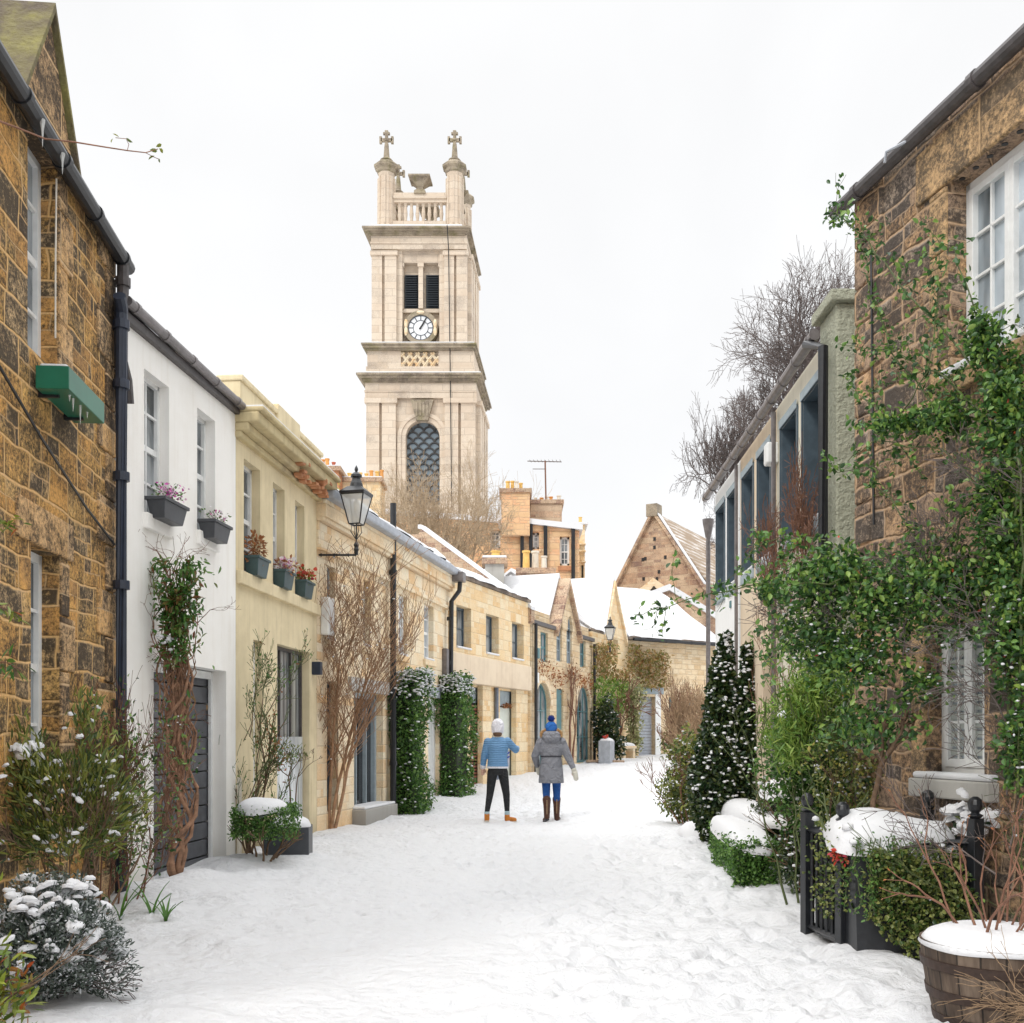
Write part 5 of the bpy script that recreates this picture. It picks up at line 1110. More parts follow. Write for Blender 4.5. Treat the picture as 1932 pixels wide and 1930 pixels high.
leaves('ivy_foliage', Q, LVS['ivy'], t, .031, .8, seed=3, up=.2, D=np.tile([[-.1, -.7, -.3]], (len(Q), 1)), jit=.7)
Q2 = np.stack([g.normal(-.36, .035, 700), g.uniform(-.35, .35, 700), g.uniform(.25, .9, 700)**1], 1); Q2 = Q2[Wave(5, 1.1)(Q2)+(Q2[:, 2]-.5)*1.5 > .1]
leaves('ivy_foliage', Q2, LVS['ivy'], t, .03, .8, seed=4, jit=.8, D=np.tile([[-.6, -.2, -.3]], (len(Q2), 1)))
Q3 = cloud(90, (-.38, -.25, .72), (.06, .12, .06), 8, .5, None); leaves('red_foliage', Q3, LVS['redf'], t, .035, .6)
ln = []
for i in range(14):
    x = -.35+.12*(i % 5)+g.normal(0, .02); y = -.46-.05*g.random(); z = .85; pts = [Vector((x, y, z))]
    for k in range(7): x += g.normal(0, .03)+.012*math.sin(k+i); y -= .004; z -= g.uniform(.05, .09); pts.append(Vector((x, y, z)))
    ln.append((pts, [.004]*8))
branchmesh('trailing_stem', ln, GST, t); Q, D_ = along(ln, 900, 3, .012); leaves('trailing_foliage', Q, LVS['hedge'], t, .028, .5, D=D_*.3, jit=.8)
# barrel
t = thing('barrel_planter', 'weathered half barrel planter filled with snow at the lower right', 'barrel planter', (2.49, 5.44, 0))
WB = mat('barrel_oak', rough=.8); mB, nt, b = WB
tc = nd(nt, 'ShaderNodeTexCoord'); s = nd(nt, 'ShaderNodeSeparateXYZ', {0: tc.outputs['Object']}); an = mth(nt, 'ARCTAN2', s.outputs[1], s.outputs[0])
st = mth(nt, 'FRACT', mth(nt, 'MULTIPLY', an, 20/6.2832*1.0)); fl = mth(nt, 'FLOOR', mth(nt, 'MULTIPLY', an, 20/6.2832)); wn1 = nd(nt, 'ShaderNodeTexWhiteNoise', noise_dimensions='1D'); nt.links.new(fl, wn1.inputs['W'])
mp = nd(nt, 'ShaderNodeMapping', {'Vector': tc.outputs['Object']}); mp.inputs['Scale'].default_value = (40, 40, 3); n = nd(nt, 'ShaderNodeTexNoise', {'Vector': mp.outputs[0], 'Scale': 1., 'Detail': 5.})
f = mth(nt, 'ADD', mth(nt, 'MULTIPLY', n.outputs[0], .8), mth(nt, 'MULTIPLY', wn1.outputs[0], .4)); c = ramp(nt, f, [(.25, (.02, .014, .011)), (.6, (.085, .058, .04)), (.95, (.20, .15, .11))])
gap = ramp(nt, mth(nt, 'ABSOLUTE', mth(nt, 'SUBTRACT', st, .5)), [(.44, 1), (.49, .15)]); nt.links.new(mixc(nt, 1., c, gap, 'MULTIPLY'), b.inputs['Base Color']); bump(nt, b, mth(nt, 'ADD', mth(nt, 'MULTIPLY', n.outputs[0], .3), gap), .01, .6)
MB().lathe([(.29, 0), (.34, .2), (.365, .36), (.375, .46), (.35, .46), (.345, .40), (.01, .40)], n=48).build('barrel_body', mB, t, smooth=False)
HOOP = simple('rusty_iron_hoop', (.065, .04, .03), .6, .3, var=.5, sc=12, bst=.2)
for z in (.04, .17, .32): 
    r = np.interp(z, [0, .2, .36, .46], [.29, .34, .365, .375]); MB().lathe([(r+.002, z), (r+.011, z+.005), (r+.018, z+.05), (r+.006, z+.055)], n=48).build('hoop', HOOP, t)
snowtop('snow', (0, 0, .44), .385, .385, .095, t, sq=2, skirt=.012, seed=8, amp=.06)
S = thing('bare_shrub', 'leafless reddish brown shrub growing out of the barrel planter', 'shrub', (2.49, 5.44, .45))
st = []
g = random.Random(6)
for i in range(15):
    a = g.uniform(0, 6.28); r = g.uniform(.02, .17); st.append(((r*math.cos(a)-.03, r*math.sin(a), 0), (math.cos(a)*.45-.15, math.sin(a)*.45, 1), g.uniform(.22, .42), g.uniform(.005, .009)))
ln, tp = twigs(st, 2, 2, .66, .36, .1, 8, 4, rr=.75, minr=.0022, side=False); branchmesh('branch', ln, BARKR, S, 5)
leaves('bud', np.array([tuple(q) for q, d in tp]), LVS['brown'], S, .022, .45, D=np.array([tuple(d) for q, d in tp]), jit=.3)
S = thing('bare_shrub', 'tangle of fine tan dry stems arching over the side of the barrel planter', 'shrub', (2.72, 5.0, 0))
st = []
for i in range(12): st.append(((.1+g.uniform(-.1, .2), g.uniform(-.15, .1), .02+g.uniform(0, .1)), (-.7-g.random(), g.uniform(-.3, .2), .55+g.random()*.5), g.uniform(.18, .30), .004))
ln, tp = twigs(st, 3, 2, .75, .45, -.08, 11, 4, rr=.8, minr=.0014, side=True); branchmesh('branch', ln, TWIG, S, 4)
# ================= PLANTS, LEFT SIDE
def pick(P, n, seed=1, top=True):
    g = np.random.default_rng(seed); n = min(n, len(P))
    w = np.exp(3*(P[:, 2]-P[:, 2].min())/(np.ptp(P[:, 2])+1e-6)) if top else np.ones(len(P)); return P[g.choice(len(P), n, False, w/w.sum())]
# 1 snow laden grey green bush
t = thing('snowy_bush', 'low grey green bush laden with clumps of snow at the bottom left', 'bush', (-2.60, 5.98, 0))
P = cloud(12000, (0, 0, .33), (.36, .34, .36), 41, .30, -.35, 3, zmin=.02); D = (P-np.array([0, 0, .1])); D /= np.linalg.norm(D, axis=1)[:, None]
leaves('foliage', P, LVS['grey'], t, .036, .32, D=D, jit=.8, seed=1)
ln, tp = twigs([((0, 0, 0), (math.cos(a), math.sin(a), .9), .2, .009) for a in np.arange(0, 6.28, .5)], 3, 3, .72, .45, .03, 3, 3, minr=.002); branchmesh('stem', ln, BARKG, t)
C0 = cloud(150, (0, -.03, .37), (.34, .32, .30), 43, .12, None); C0 = C0[C0[:, 2] > .22]; clumps('snow_clump', C0, .042, t, 3, .42); blobs('snow', pick(P, 1300, 3, False)+np.array([0, 0, .008]), .009, None, t, .5)
# 2 orange green shrub at the frame edge
t = thing('red_tipped_shrub', 'glossy green shrub with orange red young leaves at the lower left edge', 'shrub', (-2.33, 4.75, 0))
P = np.concatenate([cloud(700, (-.06, 0, .28), (.22, .22, .32), 51, .4, None), cloud(200, (-.18, 0, .82), (.14, .16, .22), 52, .4, None)])
leaves('foliage', P, LVS['orange'], t, .075, .3, seed=2, D=np.tile([[.3, -.1, .7]], (len(P), 1)), jit=.6)
ln, tp = twigs([((-.08, 0, 0), (.1, 0, 1), .4, .008), ((-.14, .05, 0), (-.1, .1, 1), .5, .008), ((-.05, -.05, 0), (.3, -.1, 1), .35, .007)], 2, 3, .7, .4, .1, 5, 4); branchmesh('stem', ln, BARK, t)
blobs('snow', pick(P, 12, 4), .03, None, t)
# 3 tall narrow leaved shrub before the stone house
t = thing('evergreen_shrub', 'large olive green narrow leaved shrub with bits of snow against the dark stone house', 'shrub', (-3.15, 7.6, 0))
PC = [((-.25, .0, 1.15), (.46, .33, .30), 1150), ((.10, .2, 1.15), (.28, .3, .34), 650), ((-.1, -.1, .80), (.50, .35, .24), 1150), ((.26, .15, .92), (.24, .3, .30), 380), ((.05, .1, 1.6), (.12, .15, .26), 130), ((-.45, -.1, 1.3), (.3, .3, .3), 600)]
P = np.concatenate([cloud(n, c, r, 60+i, .5, -.25, 3) for i, (c, r, n) in enumerate(PC)]); D = P-np.array([0, 0, .55]); D /= np.linalg.norm(D, axis=1)[:, None]
leaves('foliage', P, LVS['olive'], t, .085, .2, D=D, jit=.45, seed=6)
ln, tp = twigs([((.05*i-.1, .04*(i % 3), 0), (.12*(i-2), .1*(i % 2), 1), .5, .013) for i in range(6)], 3, 3, .7, .38, .15, 9, 4, minr=.003); branchmesh('stem', ln, BARK, t)
q = pick(P, 120, 5, False); clumps('snow_clump', q+[0, -.04, 0], .024, t, 5)
clumps('snow_clump', np.array([-.30, -.12, 1.40])+np.random.default_rng(2).normal(size=(12, 3))*np.array([.11, .09, .03]), .055, t, 4)
# thin climbing shrub between stone house and white house
t = thing('climbing_shrub', 'dark thin stemmed climber beside the navy downpipe between the stone and white houses', 'climber', (-3.42, 9.1, 0))
ln, tp = twigs([((.05*i-.1, .05*i, 0), (.03*(i-2), .0, 1), .62, .009) for i in range(6)], 4, 2, .78, .32, .25, 13, 4, minr=.002, side=True); branchmesh('stem', ln, BARKR, t)
P, D_ = along(ln, 1500, 4, .05); leaves('foliage', P, LVS['rose'], t, .05, .55, seed=3); blobs('snow', P[::22], .014, None, t)
# strap leaves
t = thing('strap_leaf_plant', 'spiky green strap leaved plant poking out of the snow near the garage', 'plant', (-3.02, 8.55, .02))
g = random.Random(8)
STRAP = leafmat('strap_leaf', [(.05, .14, .02), (.09, .22, .03)], .4)
for cxx, cyy, n, hh in ((-.14, 0, 5, .46), (.08, .1, 6, .36), (.26, -.10, 8, .24)):
    for i in range(n):
        m = MB()
        a = g.uniform(0, 6.28); dx, dy = math.cos(a)*.35, math.sin(a)*.35; L_ = hh*g.uniform(.6, 1.1); w = .012; p = Vector((cxx, cyy, 0)); d = Vector((dx, dy, 1)).normalized(); s = Vector((-dy, dx, 0)).normalized()*w; prev = None
        for k in range(6):
            f = 1-(k/5)**2*.95; a_, b_ = p-s*f, p+s*f; c_ = p+Vector((0, 0, -.006))
            if prev: m.quad(prev[0], prev[2], c_, a_); m.quad(prev[2], prev[1], b_, c_)
            prev = (a_, b_, c_); p = p+d*L_/5; d = (d+Vector((dx, dy, -.28))*.38).normalized()
        m.build('blade', STRAP, t)

# twisted vine on the white house
H = S2; vx = H.u(322, -.15)
t = thing('twisted_vine', 'thick twisted brown vine climbing the white house beside the garage door', 'climber', H.W(vx, -.14, 0))
ln = []; g = random.Random(4); dx, dn = Vector((H.d.x, H.d.y, 0)), Vector((H.n.x, H.n.y, 0)); cam_x = Vector((1, 0, 0))
for i in range(64):
    z0 = 0 if i < 5 else g.uniform(.25, 2.2); L_ = g.uniform(2.2, 3.1) if i < 5 else g.uniform(.7, 1.9); n = int(L_/.07); r0 = (.032, .028, .024, .02, .02)[i] if i < 5 else g.uniform(.005, .014)
    x = g.gauss(0, .05 if i < 5 else .09); v = g.gauss(0, .02); y = g.uniform(-.03, .04); vy = 0; pts = []; rs = []; ph = g.uniform(0, 6.28); fq = g.uniform(2.5, 5.5); am = g.uniform(.02, .06) if i < 5 else g.uniform(.03, .09)
    for k in range(n):
        z = z0+k*.07
        if z > 3.25: break
        band = .03+.085*min(1, z/1.3); v += g.gauss(0, .012)-.10*x/ (band*8); v *= .93; x += v; y += vy; vy = (vy+g.gauss(0, .007))*.8-.05*y
        xx_ = max(-band*1.7, min(band*1.7, x))+am*.6*math.sin(fq*z+ph)+.03*math.sin(z*1.6)
        pts.append(cam_x*xx_*.75+dx*xx_*.5-dn*(.07+y)+Vector((0, 0, z))); rs.append(max(.003, r0*(1-.6*k/n)))
    if len(pts) > 3: ln.append((pts, rs))
branchmesh('stem', ln, BARKV, t, 7)
ln2, tp = twigs([(tuple(l[0][-2]), (g.uniform(-.6, .6), -.2, .7), .22, .006) for l in ln[::2]], 3, 2, .7, .7, .0, 17, 3, minr=.0018)
ln2 = [([p for p in pts], rs) for pts, rs in ln2 if max(p.z for p in pts) < 3.55]; branchmesh('twig', ln2, BARKR, t)
g_ = np.random.default_rng(3); n = 1500; z = 3.28-np.abs(g_.normal(0, .55, n)); P = np.stack([g_.normal(0, .11, n)+.12, -.12+g_.normal(0, .06, n), z], 1); P = P[(Wave(44, 1.4)(P) > -1.1) & (P[:, 2] > 1.3)]; print('vine', len(P))
leaves('foliage', P, LVS['vine'], t, .085, .34, D=np.tile([[0, -.5, -.6]], (len(P), 1)), jit=.7, seed=3)
P = np.stack([g_.normal(-.30, .10, 300), -.05+g_.normal(0, .05, 300), g_.uniform(1.2, 2.3, 300)], 1); P = P[Wave(14, .9)(P) > -.2]; leaves('foliage', P, LVS['rose'], t, .055, .6, seed=13)
blobs('snow', np.concatenate([pick(P, 3, 2), np.array([[.02, -.2, 2.45]])+g_.normal(size=(14, 3))*[.04, .03, .03]]), .03, None, t)
# twig reaching into the sky from the left edge
t = thing('bare_twig', 'single thin twig with a few leaves reaching into the sky at the upper left', 'twig', at(-40, 215, 5.2))
o = at(-40, 215, 5.2); line = [at(px, py, 5.2+.1*math.sin(px*.02))-o for px, py in ((-40, 215), (30, 240), (85, 262), (140, 268), (195, 277), (240, 284), (275, 288), (298, 281))]
ln = [(line, [.006, .005, .0045, .004, .0035, .003, .0025, .002]), ([line[5], at(243, 272, 5.2)-o, at(238, 262, 5.2)-o, at(218, 260, 5.2)-o], [.002]*4), ([line[6], at(290, 296, 5.2)-o, at(300, 300, 5.2)-o], [.002]*3)]
branchmesh('branch', ln, BARKR, t, 5)
Pl = np.array([tuple(at(px, py, 5.2)-o) for px, py in ((213, 261), (238, 260), (225, 259), (300, 280), (297, 285), (305, 272), (292, 294), (300, 299))]); leaves('leaf', Pl, LVS['olive'], t, .032, .5, jit=1, seed=5)
# leaf sprays at the left edge
for i, (px, py, k, lab) in enumerate(((8, 985, 'orange', 'spray of drooping bronze leaves at the left edge in mid height'), (5, 1150, 'orange', 'lower spray of green and bronze leaves at the left edge'), (15, 1255, 'vine', 'small green leaf spray on a horizontal twig low at the left edge'))):
    o = at(px-40, py, 5.6); t = thing('leafy_twig', lab, 'twig', o); a = at(px+30, py+10, 5.6)-o
    g_ = np.random.default_rng(i); ln = [([Vector((-.1, 0, .02)), a*.5+Vector((0, 0, .03)), a], [.004, .003, .002])]; branchmesh('branch', ln, BARKR, t)
    P, D_ = along(ln, 34, i, .02); leaves('leaf', P, LVS[k], t, .075, .26, D=np.tile([[.4, -.1, -.5]], (34, 1)), jit=.6, seed=i)
# box topiary and black planter beside the yellow house
t = thing('clipped_shrub', 'flat topped box shrub on bare stems wearing a thick cushion of snow', 'shrub', (-2.87, 12.2, 0))
P = boxcloud(3400, -.29, .29, -.25, .25, .36, .67, 71, .04); P = np.concatenate([P, cloud(1300, (0, 0, .42), (.25, .22, .2), 72, .4, None)]); P = P[P[:, 2] > .27+.1*np.random.default_rng(1).random(len(P))]
leaves('foliage', P, LVS['hedge'], t, .035, .55, seed=7); snowtop('snow', (0, 0, .66), .31, .28, .13, t, sq=2.3, skirt=.05, seed=4)
ln, tp = twigs([((.05*math.cos(a), .05*math.sin(a), -.05), (.5*math.cos(a), .4*math.sin(a), 1), .32, .017) for a in np.arange(0, 6.2, .8)], 2, 3, .6, .4, .1, 3, 3); branchmesh('stem', ln, BARK, t, 6)
t = thing('planter', 'square black planter topped with snow beside the box shrub', 'planter', (-2.76, 13.1, 0), .1)
MB().box(-.27, .27, -.27, .27, -.05, .40).build('planter_box', GREYP, t, bevel=.01); snowtop('snow', (0, 0, .40), .26, .26, .12, t, sq=5)
P = cloud(260, (.02, 0, .58), (.15, .12, .15), 81, .5, None); leaves('foliage', P, LVS['hedge'], t, .05, .4)
t2_ = thing('standard_tree', 'small mop headed standard tree growing in the black planter', 'tree', (-2.76, 13.15, .4))
ln, tp = twigs([((0, 0, 0), (0, 0, 1), .62, .014), ((.03, 0, 0), (.02, 0, 1), .6, .01)], 4, 3, .42, .65, .12, 21, 3, minr=.0022); branchmesh('trunk', ln, BARK, t2_, 5)
P = cloud(260, (0, 0, .85), (.2, .18, .16), 82, .5, None); leaves('foliage', P, LVS['olive'], t2_, .05, .25, D=np.tile([[0, 0, 1.]], (len(P), 1)), jit=.6)
# rose climber on yellow house
H = S3; xx = H.u(468, -.1)
t = thing('climbing_plant', 'thin green and brown climbing rose stems on the front of the yellow house', 'climber', H.W(xx, -.12, 0))
st = [((.0, -.03*i, 0), (.02*i, 0, 1), .95, .02-.003*i) for i in range(4)]+[((.1, 0, 1.4), (.5, -.1, 1), .6, .008), ((.1, 0, 1.6), (.7, 0, .9), .6, .007), ((0, 0, 1.5), (.1, 0, 1), .6, .007), ((.1, -.05, .7), (.8, -.1, .9), .35, .007), ((0.1, -.05, .9), (.7, -.1, .9), .4, .007)]
ln, tp = twigs(st, 3, 2, .66, .42, .16, 22, 4, rr=.75, minr=.0028, side=True); ln = [l for l in ln if max(p.z for p in l[0]) < 3.1 and max(p.x for p in l[0]) < 1.15]
branchmesh('stem', [l for l in ln if l[1][0] > .006], BARK, t, 6); branchmesh('twig', [l for l in ln if l[1][0] <= .006], GST, t, 4)
P, D_ = along([l for l in ln if l[1][0] <= .012], 620, 5, .03); leaves('foliage', P, LVS['vine'], t, .045, .5, seed=5); leaves('withered_foliage', np.array([tuple(q) for q, d in tp if q.z < 3.1 and q.x < 1.1][:120]), LVS['brown'], t, .04, .6)
# big bare shrub on the buff house
H = S4; o = at(622, 1560, 17.2)
t = thing('bare_tree', 'large leafless vase shaped shrub trained up the buff stone house', 'tree', (o.x, 17.0, 0))
g = random.Random(3); ln = []
def arc(p, d, L_, r, k, bend):
    pts = [Vector(p)]; rs = [r]; dd = Vector(d).normalized(); n_ = 9
    for i in range(n_):
        dd = (dd+Vector((bend*.10+g.gauss(0, .05), g.gauss(0, .03)*1, .03+g.gauss(0, .03)))).normalized(); pts.append(pts[-1]+dd*L_/n_); rs.append(max(.0035, r*(1-.8*(i+1)/n_)))
    ln.append((pts, rs))
    if k > 0:
        for i in range(2, n_):
            for q_ in range(1 if k < 3 else 2):
                if g.random() < .8: a = g.uniform(-.75, .75); arc(pts[i], dd*.8+Vector((a, -.15+g.gauss(0, .15), .5)), L_*g.uniform(.35, .62), rs[i]*.6, k-1, a)
for k in range(6): arc((.04*k-.1, .03*(k % 2), -.05), (.07*(k-3), .0, 1), g.uniform(2.6, 4.1), .032, 3, .25*(k-2)/3)
ln = [l for l in ln if all(-.62 < p.x < .40+.36*p.z and p.z < 4.7 for p in l[0])]
branchmesh('trunk', [l for l in ln if l[1][0] > .012], BARKT, t, 7); branchmesh('branch', [l for l in ln if l[1][0] <= .012], BARKT, t, 3)
P, D_ = along([l for l in ln if l[1][0] < .012], 60, 3, .01); blobs('snow', P, .022, None, t)
# hedge columns
def hedge(lab, H, pa, pb, ztop, kind, snown, seed, dep=-.45, w=.5):
    a, b = H.u(pa, -.02), H.u(pb, -.45); t = thing('hedge', lab, 'hedge', H.W(a, 0, 0), H.rz); L_ = b-a
    MB().box(.1, L_-.1, -w+.1, -.05, 0, ztop-.12).build('stem', simple('dark_hedge_interior', (.02, .03, .012), .9), t, bevel=.05)  # dark core box added inside the leaves to block see-through
    P = boxcloud(9500, 0, L_, -w, 0, .05, ztop, seed, .10); leaves('foliage', P, LVS[kind], t, .075, .55, seed=seed, up=.4)
    B = P[P[:, 2] > ztop-.35]; g_ = np.random.default_rng(seed); B = B[g_.random(len(B)) < .35]; B = np.concatenate([B, P[g_.choice(len(P), snown)]]); B = B+(B-np.array([L_/2, -w/2, ztop/2]))*np.array([.1, .12, .012])
    blobs('snow', B, .04, None, t, .45)
    return t
hedge('tall green hedge column dusted with snow beside the vent pipe', S4, 739, 803, 2.62, 'hedge', 300, 91)
hedge('tall bright green hedge column right of the white door', S4, 829, 888, 2.80, 'hedge', 110, 92)
# shrubs at the arched and gabled houses
H = S7; o = at(1145, 1430, 35.8)
t = thing('round_shrub', 'dark glossy snow flecked bush at the foot of the gabled stone house', 'bush', (o.x, 35.6, gzf(0, 35.6)))
P = np.concatenate([cloud(1600, (-.1, 0, 1.05), (.42, .4, 1.05), 95, .35, -.6), cloud(700, (.3, .1, .8), (.3, .3, .8), 96, .4, -.6)]); leaves('foliage', P, LVS['holly'], t, .14, .5); blobs('snow', pick(P, 160, 3, False)*[1.04, 1.04, 1], .045, None, t, .5)
ln, tp = twigs([((0, 0, 0), (.1*i, 0, 1), .5, .03) for i in range(-2, 3)], 2, 3, .6); branchmesh('stem', ln, BARK, t)
MB().box(-.75, -.2, -.7, -.4, -.02, .06).box(-.1, .5, -.75, -.45, -.02, .05).build('kerb_stone', ST_C, t, bevel=.02)
t = thing('creeper', 'mass of green and orange creeper hanging between the gabled house and the garage', 'climber', H.W(H.L*.55, -.2, 0))
g_ = np.random.default_rng(6)
def wallcloud(H, n, pa, pb, ya, yb, d=.3):
    px = g_.uniform(pa, pb, n); py = g_.uniform(ya, yb, n); out = []
    for a, b in zip(px, py): u_ = H.u(a, -.2); out.append(tuple(H.W(u_, -.1-g_.random()*d, H.z(a, b, -.2))))
    return np.array(out)
P = wallcloud(S7, 2600, 1122, 1208, 1215, 1345)-np.array(t.location); P = P[Wave(6, .35)(P) > -.35]; hi = P[:, 2] > np.median(P[:, 2])
leaves('autumn_foliage', P[hi], LVS['autumn'], t, .14, .5); leaves('green_foliage', P[~hi], LVS['lime'], t, .14, .5, seed=4)
P3 = wallcloud(S8, 900, 1200, 1260, 1228, 1300)-np.array(t.location); P3 = P3[Wave(16, .3)(P3) > -.1]; leaves('autumn_foliage', P3, LVS['autumn'], t, .13, .5)
ln, tp = twigs([((.0, -.2, .0), (.1, 0, 1), 1., .05), ((-.6, -.5, 0), (0, 0, 1), .9, .04)], 4, 3, .75, .5, .1, 5, 3, minr=.012); branchmesh('stem', ln, BARKR, t)
t = thing('variegated_shrub', 'cream variegated climber forming a column left of the shutter garage', 'shrub', (at(1196, 1425, 39).x, 38.9, .76))
P = np.concatenate([cloud(700, (0, 0, 2.2), (.42, .35, .75), 97, .4, -.4), cloud(500, (-.05, 0, 1.2), (.32, .3, .7), 98, .4, -.4), cloud(300, (.0, 0, .5), (.32, .3, .5), 99, .4, None)]); leaves('foliage', P, LVS['varieg'], t, .13, .5)
ln, tp = twigs([((0, 0, -.05), (0, 0, 1), .8, .04)], 3, 3, .8, .4, .2, 6, 3, minr=.01); branchmesh('stem', ln, BARK, t)
t = thing('stone_bench', 'small stone bench with a snow covered seat by the garage', 'bench', (at(1180, 1430, 37.5).x, 37.5, gzf(0, 37.5)), .9)
MB().box(-.45, .45, -.2, .2, .36, .46).build('seat', ST_B, t, bevel=.02); MB().box(-.38, -.24, -.17, .17, -.05, .36).build('leg', ST_B, t); MB().box(.24, .38, -.17, .17, -.05, .36).build('leg', ST_B, t); snowtop('snow', (0, 0, .46), .44, .19, .1, t, sq=5)
# background trees
def bigtree(lab, o, h, spread, depth, seed, m, minr, r0, n=2, lift=.12, leanx=0, filt=None, group=None, first=None, rat=.80):
    t = thing('bare_tree', lab, 'tree', o, group=group)
    st = [((0, 0, -.3), (leanx, 0, 1), h*.25, r0)]
    ln, tp = twigs(st, depth, n, rat, spread, lift, seed, 4, rr=.8, minr=minr, side=True)
    if filt: ln = [l for l in ln if filt(l[0])]
    mp = max(p.z for l in ln for p in l[0]); s = h/mp; ln = [([Vector((p.x*s, p.y*s, p.z*s)) for p in pts], rs) for pts, rs in ln]
    branchmesh('trunk', [l for l in ln if l[1][0] > r0*.35], m, t, 7); branchmesh('crown', [l for l in ln if l[1][0] <= r0*.35], m, t, 3)
    return t
def crown_tree(lab, px, Y_, yt, zc, hw, depth, seed, m, minr, r0, spread=.62, lift=.03, n0=5, rat=.80):
    """tall trunk, then a crown of ever finer limbs from height zc to the top row yt, hw = half width in metres"""
    x = (px-CX)/F*Y_; zt = CH+(HY-yt)/F*Y_; t = thing('bare_tree', lab, 'tree', (x, Y_, 0)); H_ = zt-zc; rd_ = random.Random(seed)
    st = []
    for k in range(n0): a = 2*math.pi*k/n0+rd_.uniform(-.3, .3); st.append(((0, 0, 0), (math.cos(a)*.55, math.sin(a)*.55, 1), H_*.25, r0*.6))
    ln, tp = twigs(st, depth, 2, rat, spread, lift, seed, 3, rr=.78, minr=minr, side=True)
    P_ = np.array([tuple(p) for l in ln for p in l[0]]); sz = H_/np.percentile(P_[:, 2], 99.9); sx_ = hw/np.percentile(np.abs(P_[:, 0]), 99)
    ln = [([Vector((p.x*sx_, p.y*sx_, zc+p.z*sz)) for p in pts], rs) for pts, rs in ln]
    tr = [([Vector((0, 0, -.2)), Vector((.1, 0, zc*.5)), Vector((0, 0, zc+.05))], [r0*1.5, r0*1.1, r0])]
    branchmesh('trunk', tr+[l for l in ln if l[1][0] > r0*.3], m, t, 7); branchmesh('crown', [l for l in ln if l[1][0] <= r0*.3], m, t, 3)
    return t
crown_tree('wide leafless tree in front of the church tower base', 850, 44., 856, 7.4, 2.5, 6, 33, TWP, .006, .10)
crown_tree('second leafless tree tangled to the left in front of the tower', 775, 46., 880, 7.2, 1.8, 5, 34, TWP, .006, .09)
crown_tree('leafless tree showing fine twigs right of the tower behind the chimneys', 955, 62., 905, 8., 2.6, 5, 39, TWP, .006, .08)
crown_tree('tall dark leafless tree rising behind the blue edged house', 1490, 46., 522, 13.5, 3.1, 6, 35, BARKG, .0075, .17)
crown_tree('lower leafless tree at the far end of the blue edged house', 1405, 50., 735, 11., 2.4, 6, 37, BARKG, .0075, .15)
crown_tree('leafless tree crown partly hidden behind the rubble house', 1610, 44., 478, 13., 2.2, 6, 36, BARKG, .0075, .15)
t = thing('yellow_shrub', 'small yellow green roof shrub behind the yellow house', 'shrub', at(622, 985, 30)); P = cloud(900, (0, 0, .5), (.55, .4, .55), 101, .5, -.3); leaves('foliage', P, LVS['yellow'], t, .09, .5); ln, tp = twigs([((0, 0, -.8), (0, 0, 1), .7, .03)], 3, 3); branchmesh('stem', ln, BARK, t)
# bare shrubs by the garage
for i, (px, Y_, h, lab) in enumerate(((1290, 33., 3.6, 'bare pinkish shrub in front of the garage house wall'), (1262, 36., 3.3, 'thin bare shrub just right of the shutter garage'), (1320, 30, 3.2, 'tall bare shrub behind the snowy holly cone'))):
    o = at(px, 1430, Y_); t = thing('bare_shrub', lab, 'shrub', (o.x, Y_, gzf(0, Y_)), group='bare shrubs at the lane end')
    ln, tp = twigs([((.1*k, .1*(k % 2), -.1), (.12*(k-2), .1*(k % 2), 1), h*.27, .028) for k in range(5)], 4, 2, .76, .33, .2, 70+i, 4, minr=.006, side=True); branchmesh('stem', ln, TWIG if i != 1 else BARKR, t, 4)
    if i == 1: P = cloud(500, (0.1, 0, .6), (.4, .4, .6), 7, .4, -.3); leaves('foliage', P, LVS['olive'], t, .1)
# ================= PLANTS, RIGHT SIDE
t = thing('laurel_bush', 'loose green and russet bush dusted with snow left of the holly cone', 'bush', (2.95, 17.9, 0))
PA = cloud(2600, (0, 0, .55), (.50, .5, .55), 111, .45, -.35, zmin=.03); PB = cloud(1700, (.12, .2, 1.1), (.36, .4, .45), 112, .5, -.3); PX = cloud(500, (.30, -.1, 1.1), (.2, .2, .4), 113, .5, None)
leaves('foliage', np.concatenate([PA, PB]), LVS['olive'], t, .085, .42, seed=2); leaves('russet_foliage', PX, LVS['brown'], t, .07, .5); P = np.concatenate([PA, PB]); blobs('snow', pick(P, 330, 3, False), .032, None, t, .5)
ln, tp = twigs([((.1*math.cos(a), .1*math.sin(a), -.05), (.5*math.cos(a), .5*math.sin(a), 1), .5, .014) for a in np.arange(0, 6.2, .6)], 3, 3, .7, .4, .1, 8, 3, minr=.004); branchmesh('stem', ln, BARKR, t)
t = thing('holly_tree', 'tall conical dark holly covered in flecks of snow on the right', 'tree', (2.80, 14.2, 0))
def cone(n, c, r, h, seed):
    g = np.random.default_rng(seed); z = g.uniform(0, 1, n)**1.25; a = g.uniform(0, 6.28, n); pr = np.minimum(1, .72+z*1.1)*np.where(z < .35, 1, np.maximum(.04, (1-z)/.65)**.72); rr_ = r*pr*g.uniform(.55, 1, n)**.35
    P = np.stack([c[0]+rr_*np.cos(a), c[1]+rr_*np.sin(a), c[2]+z*h], 1); return P+.05*Wave(seed, .6)(P)[:, None]*np.array([1, 1, .3])
P = np.concatenate([cone(9500, (0, 0, .12), .37, 2.72, 121), cone(4500, (.34, -.1, .1), .26, 2.62, 122)])
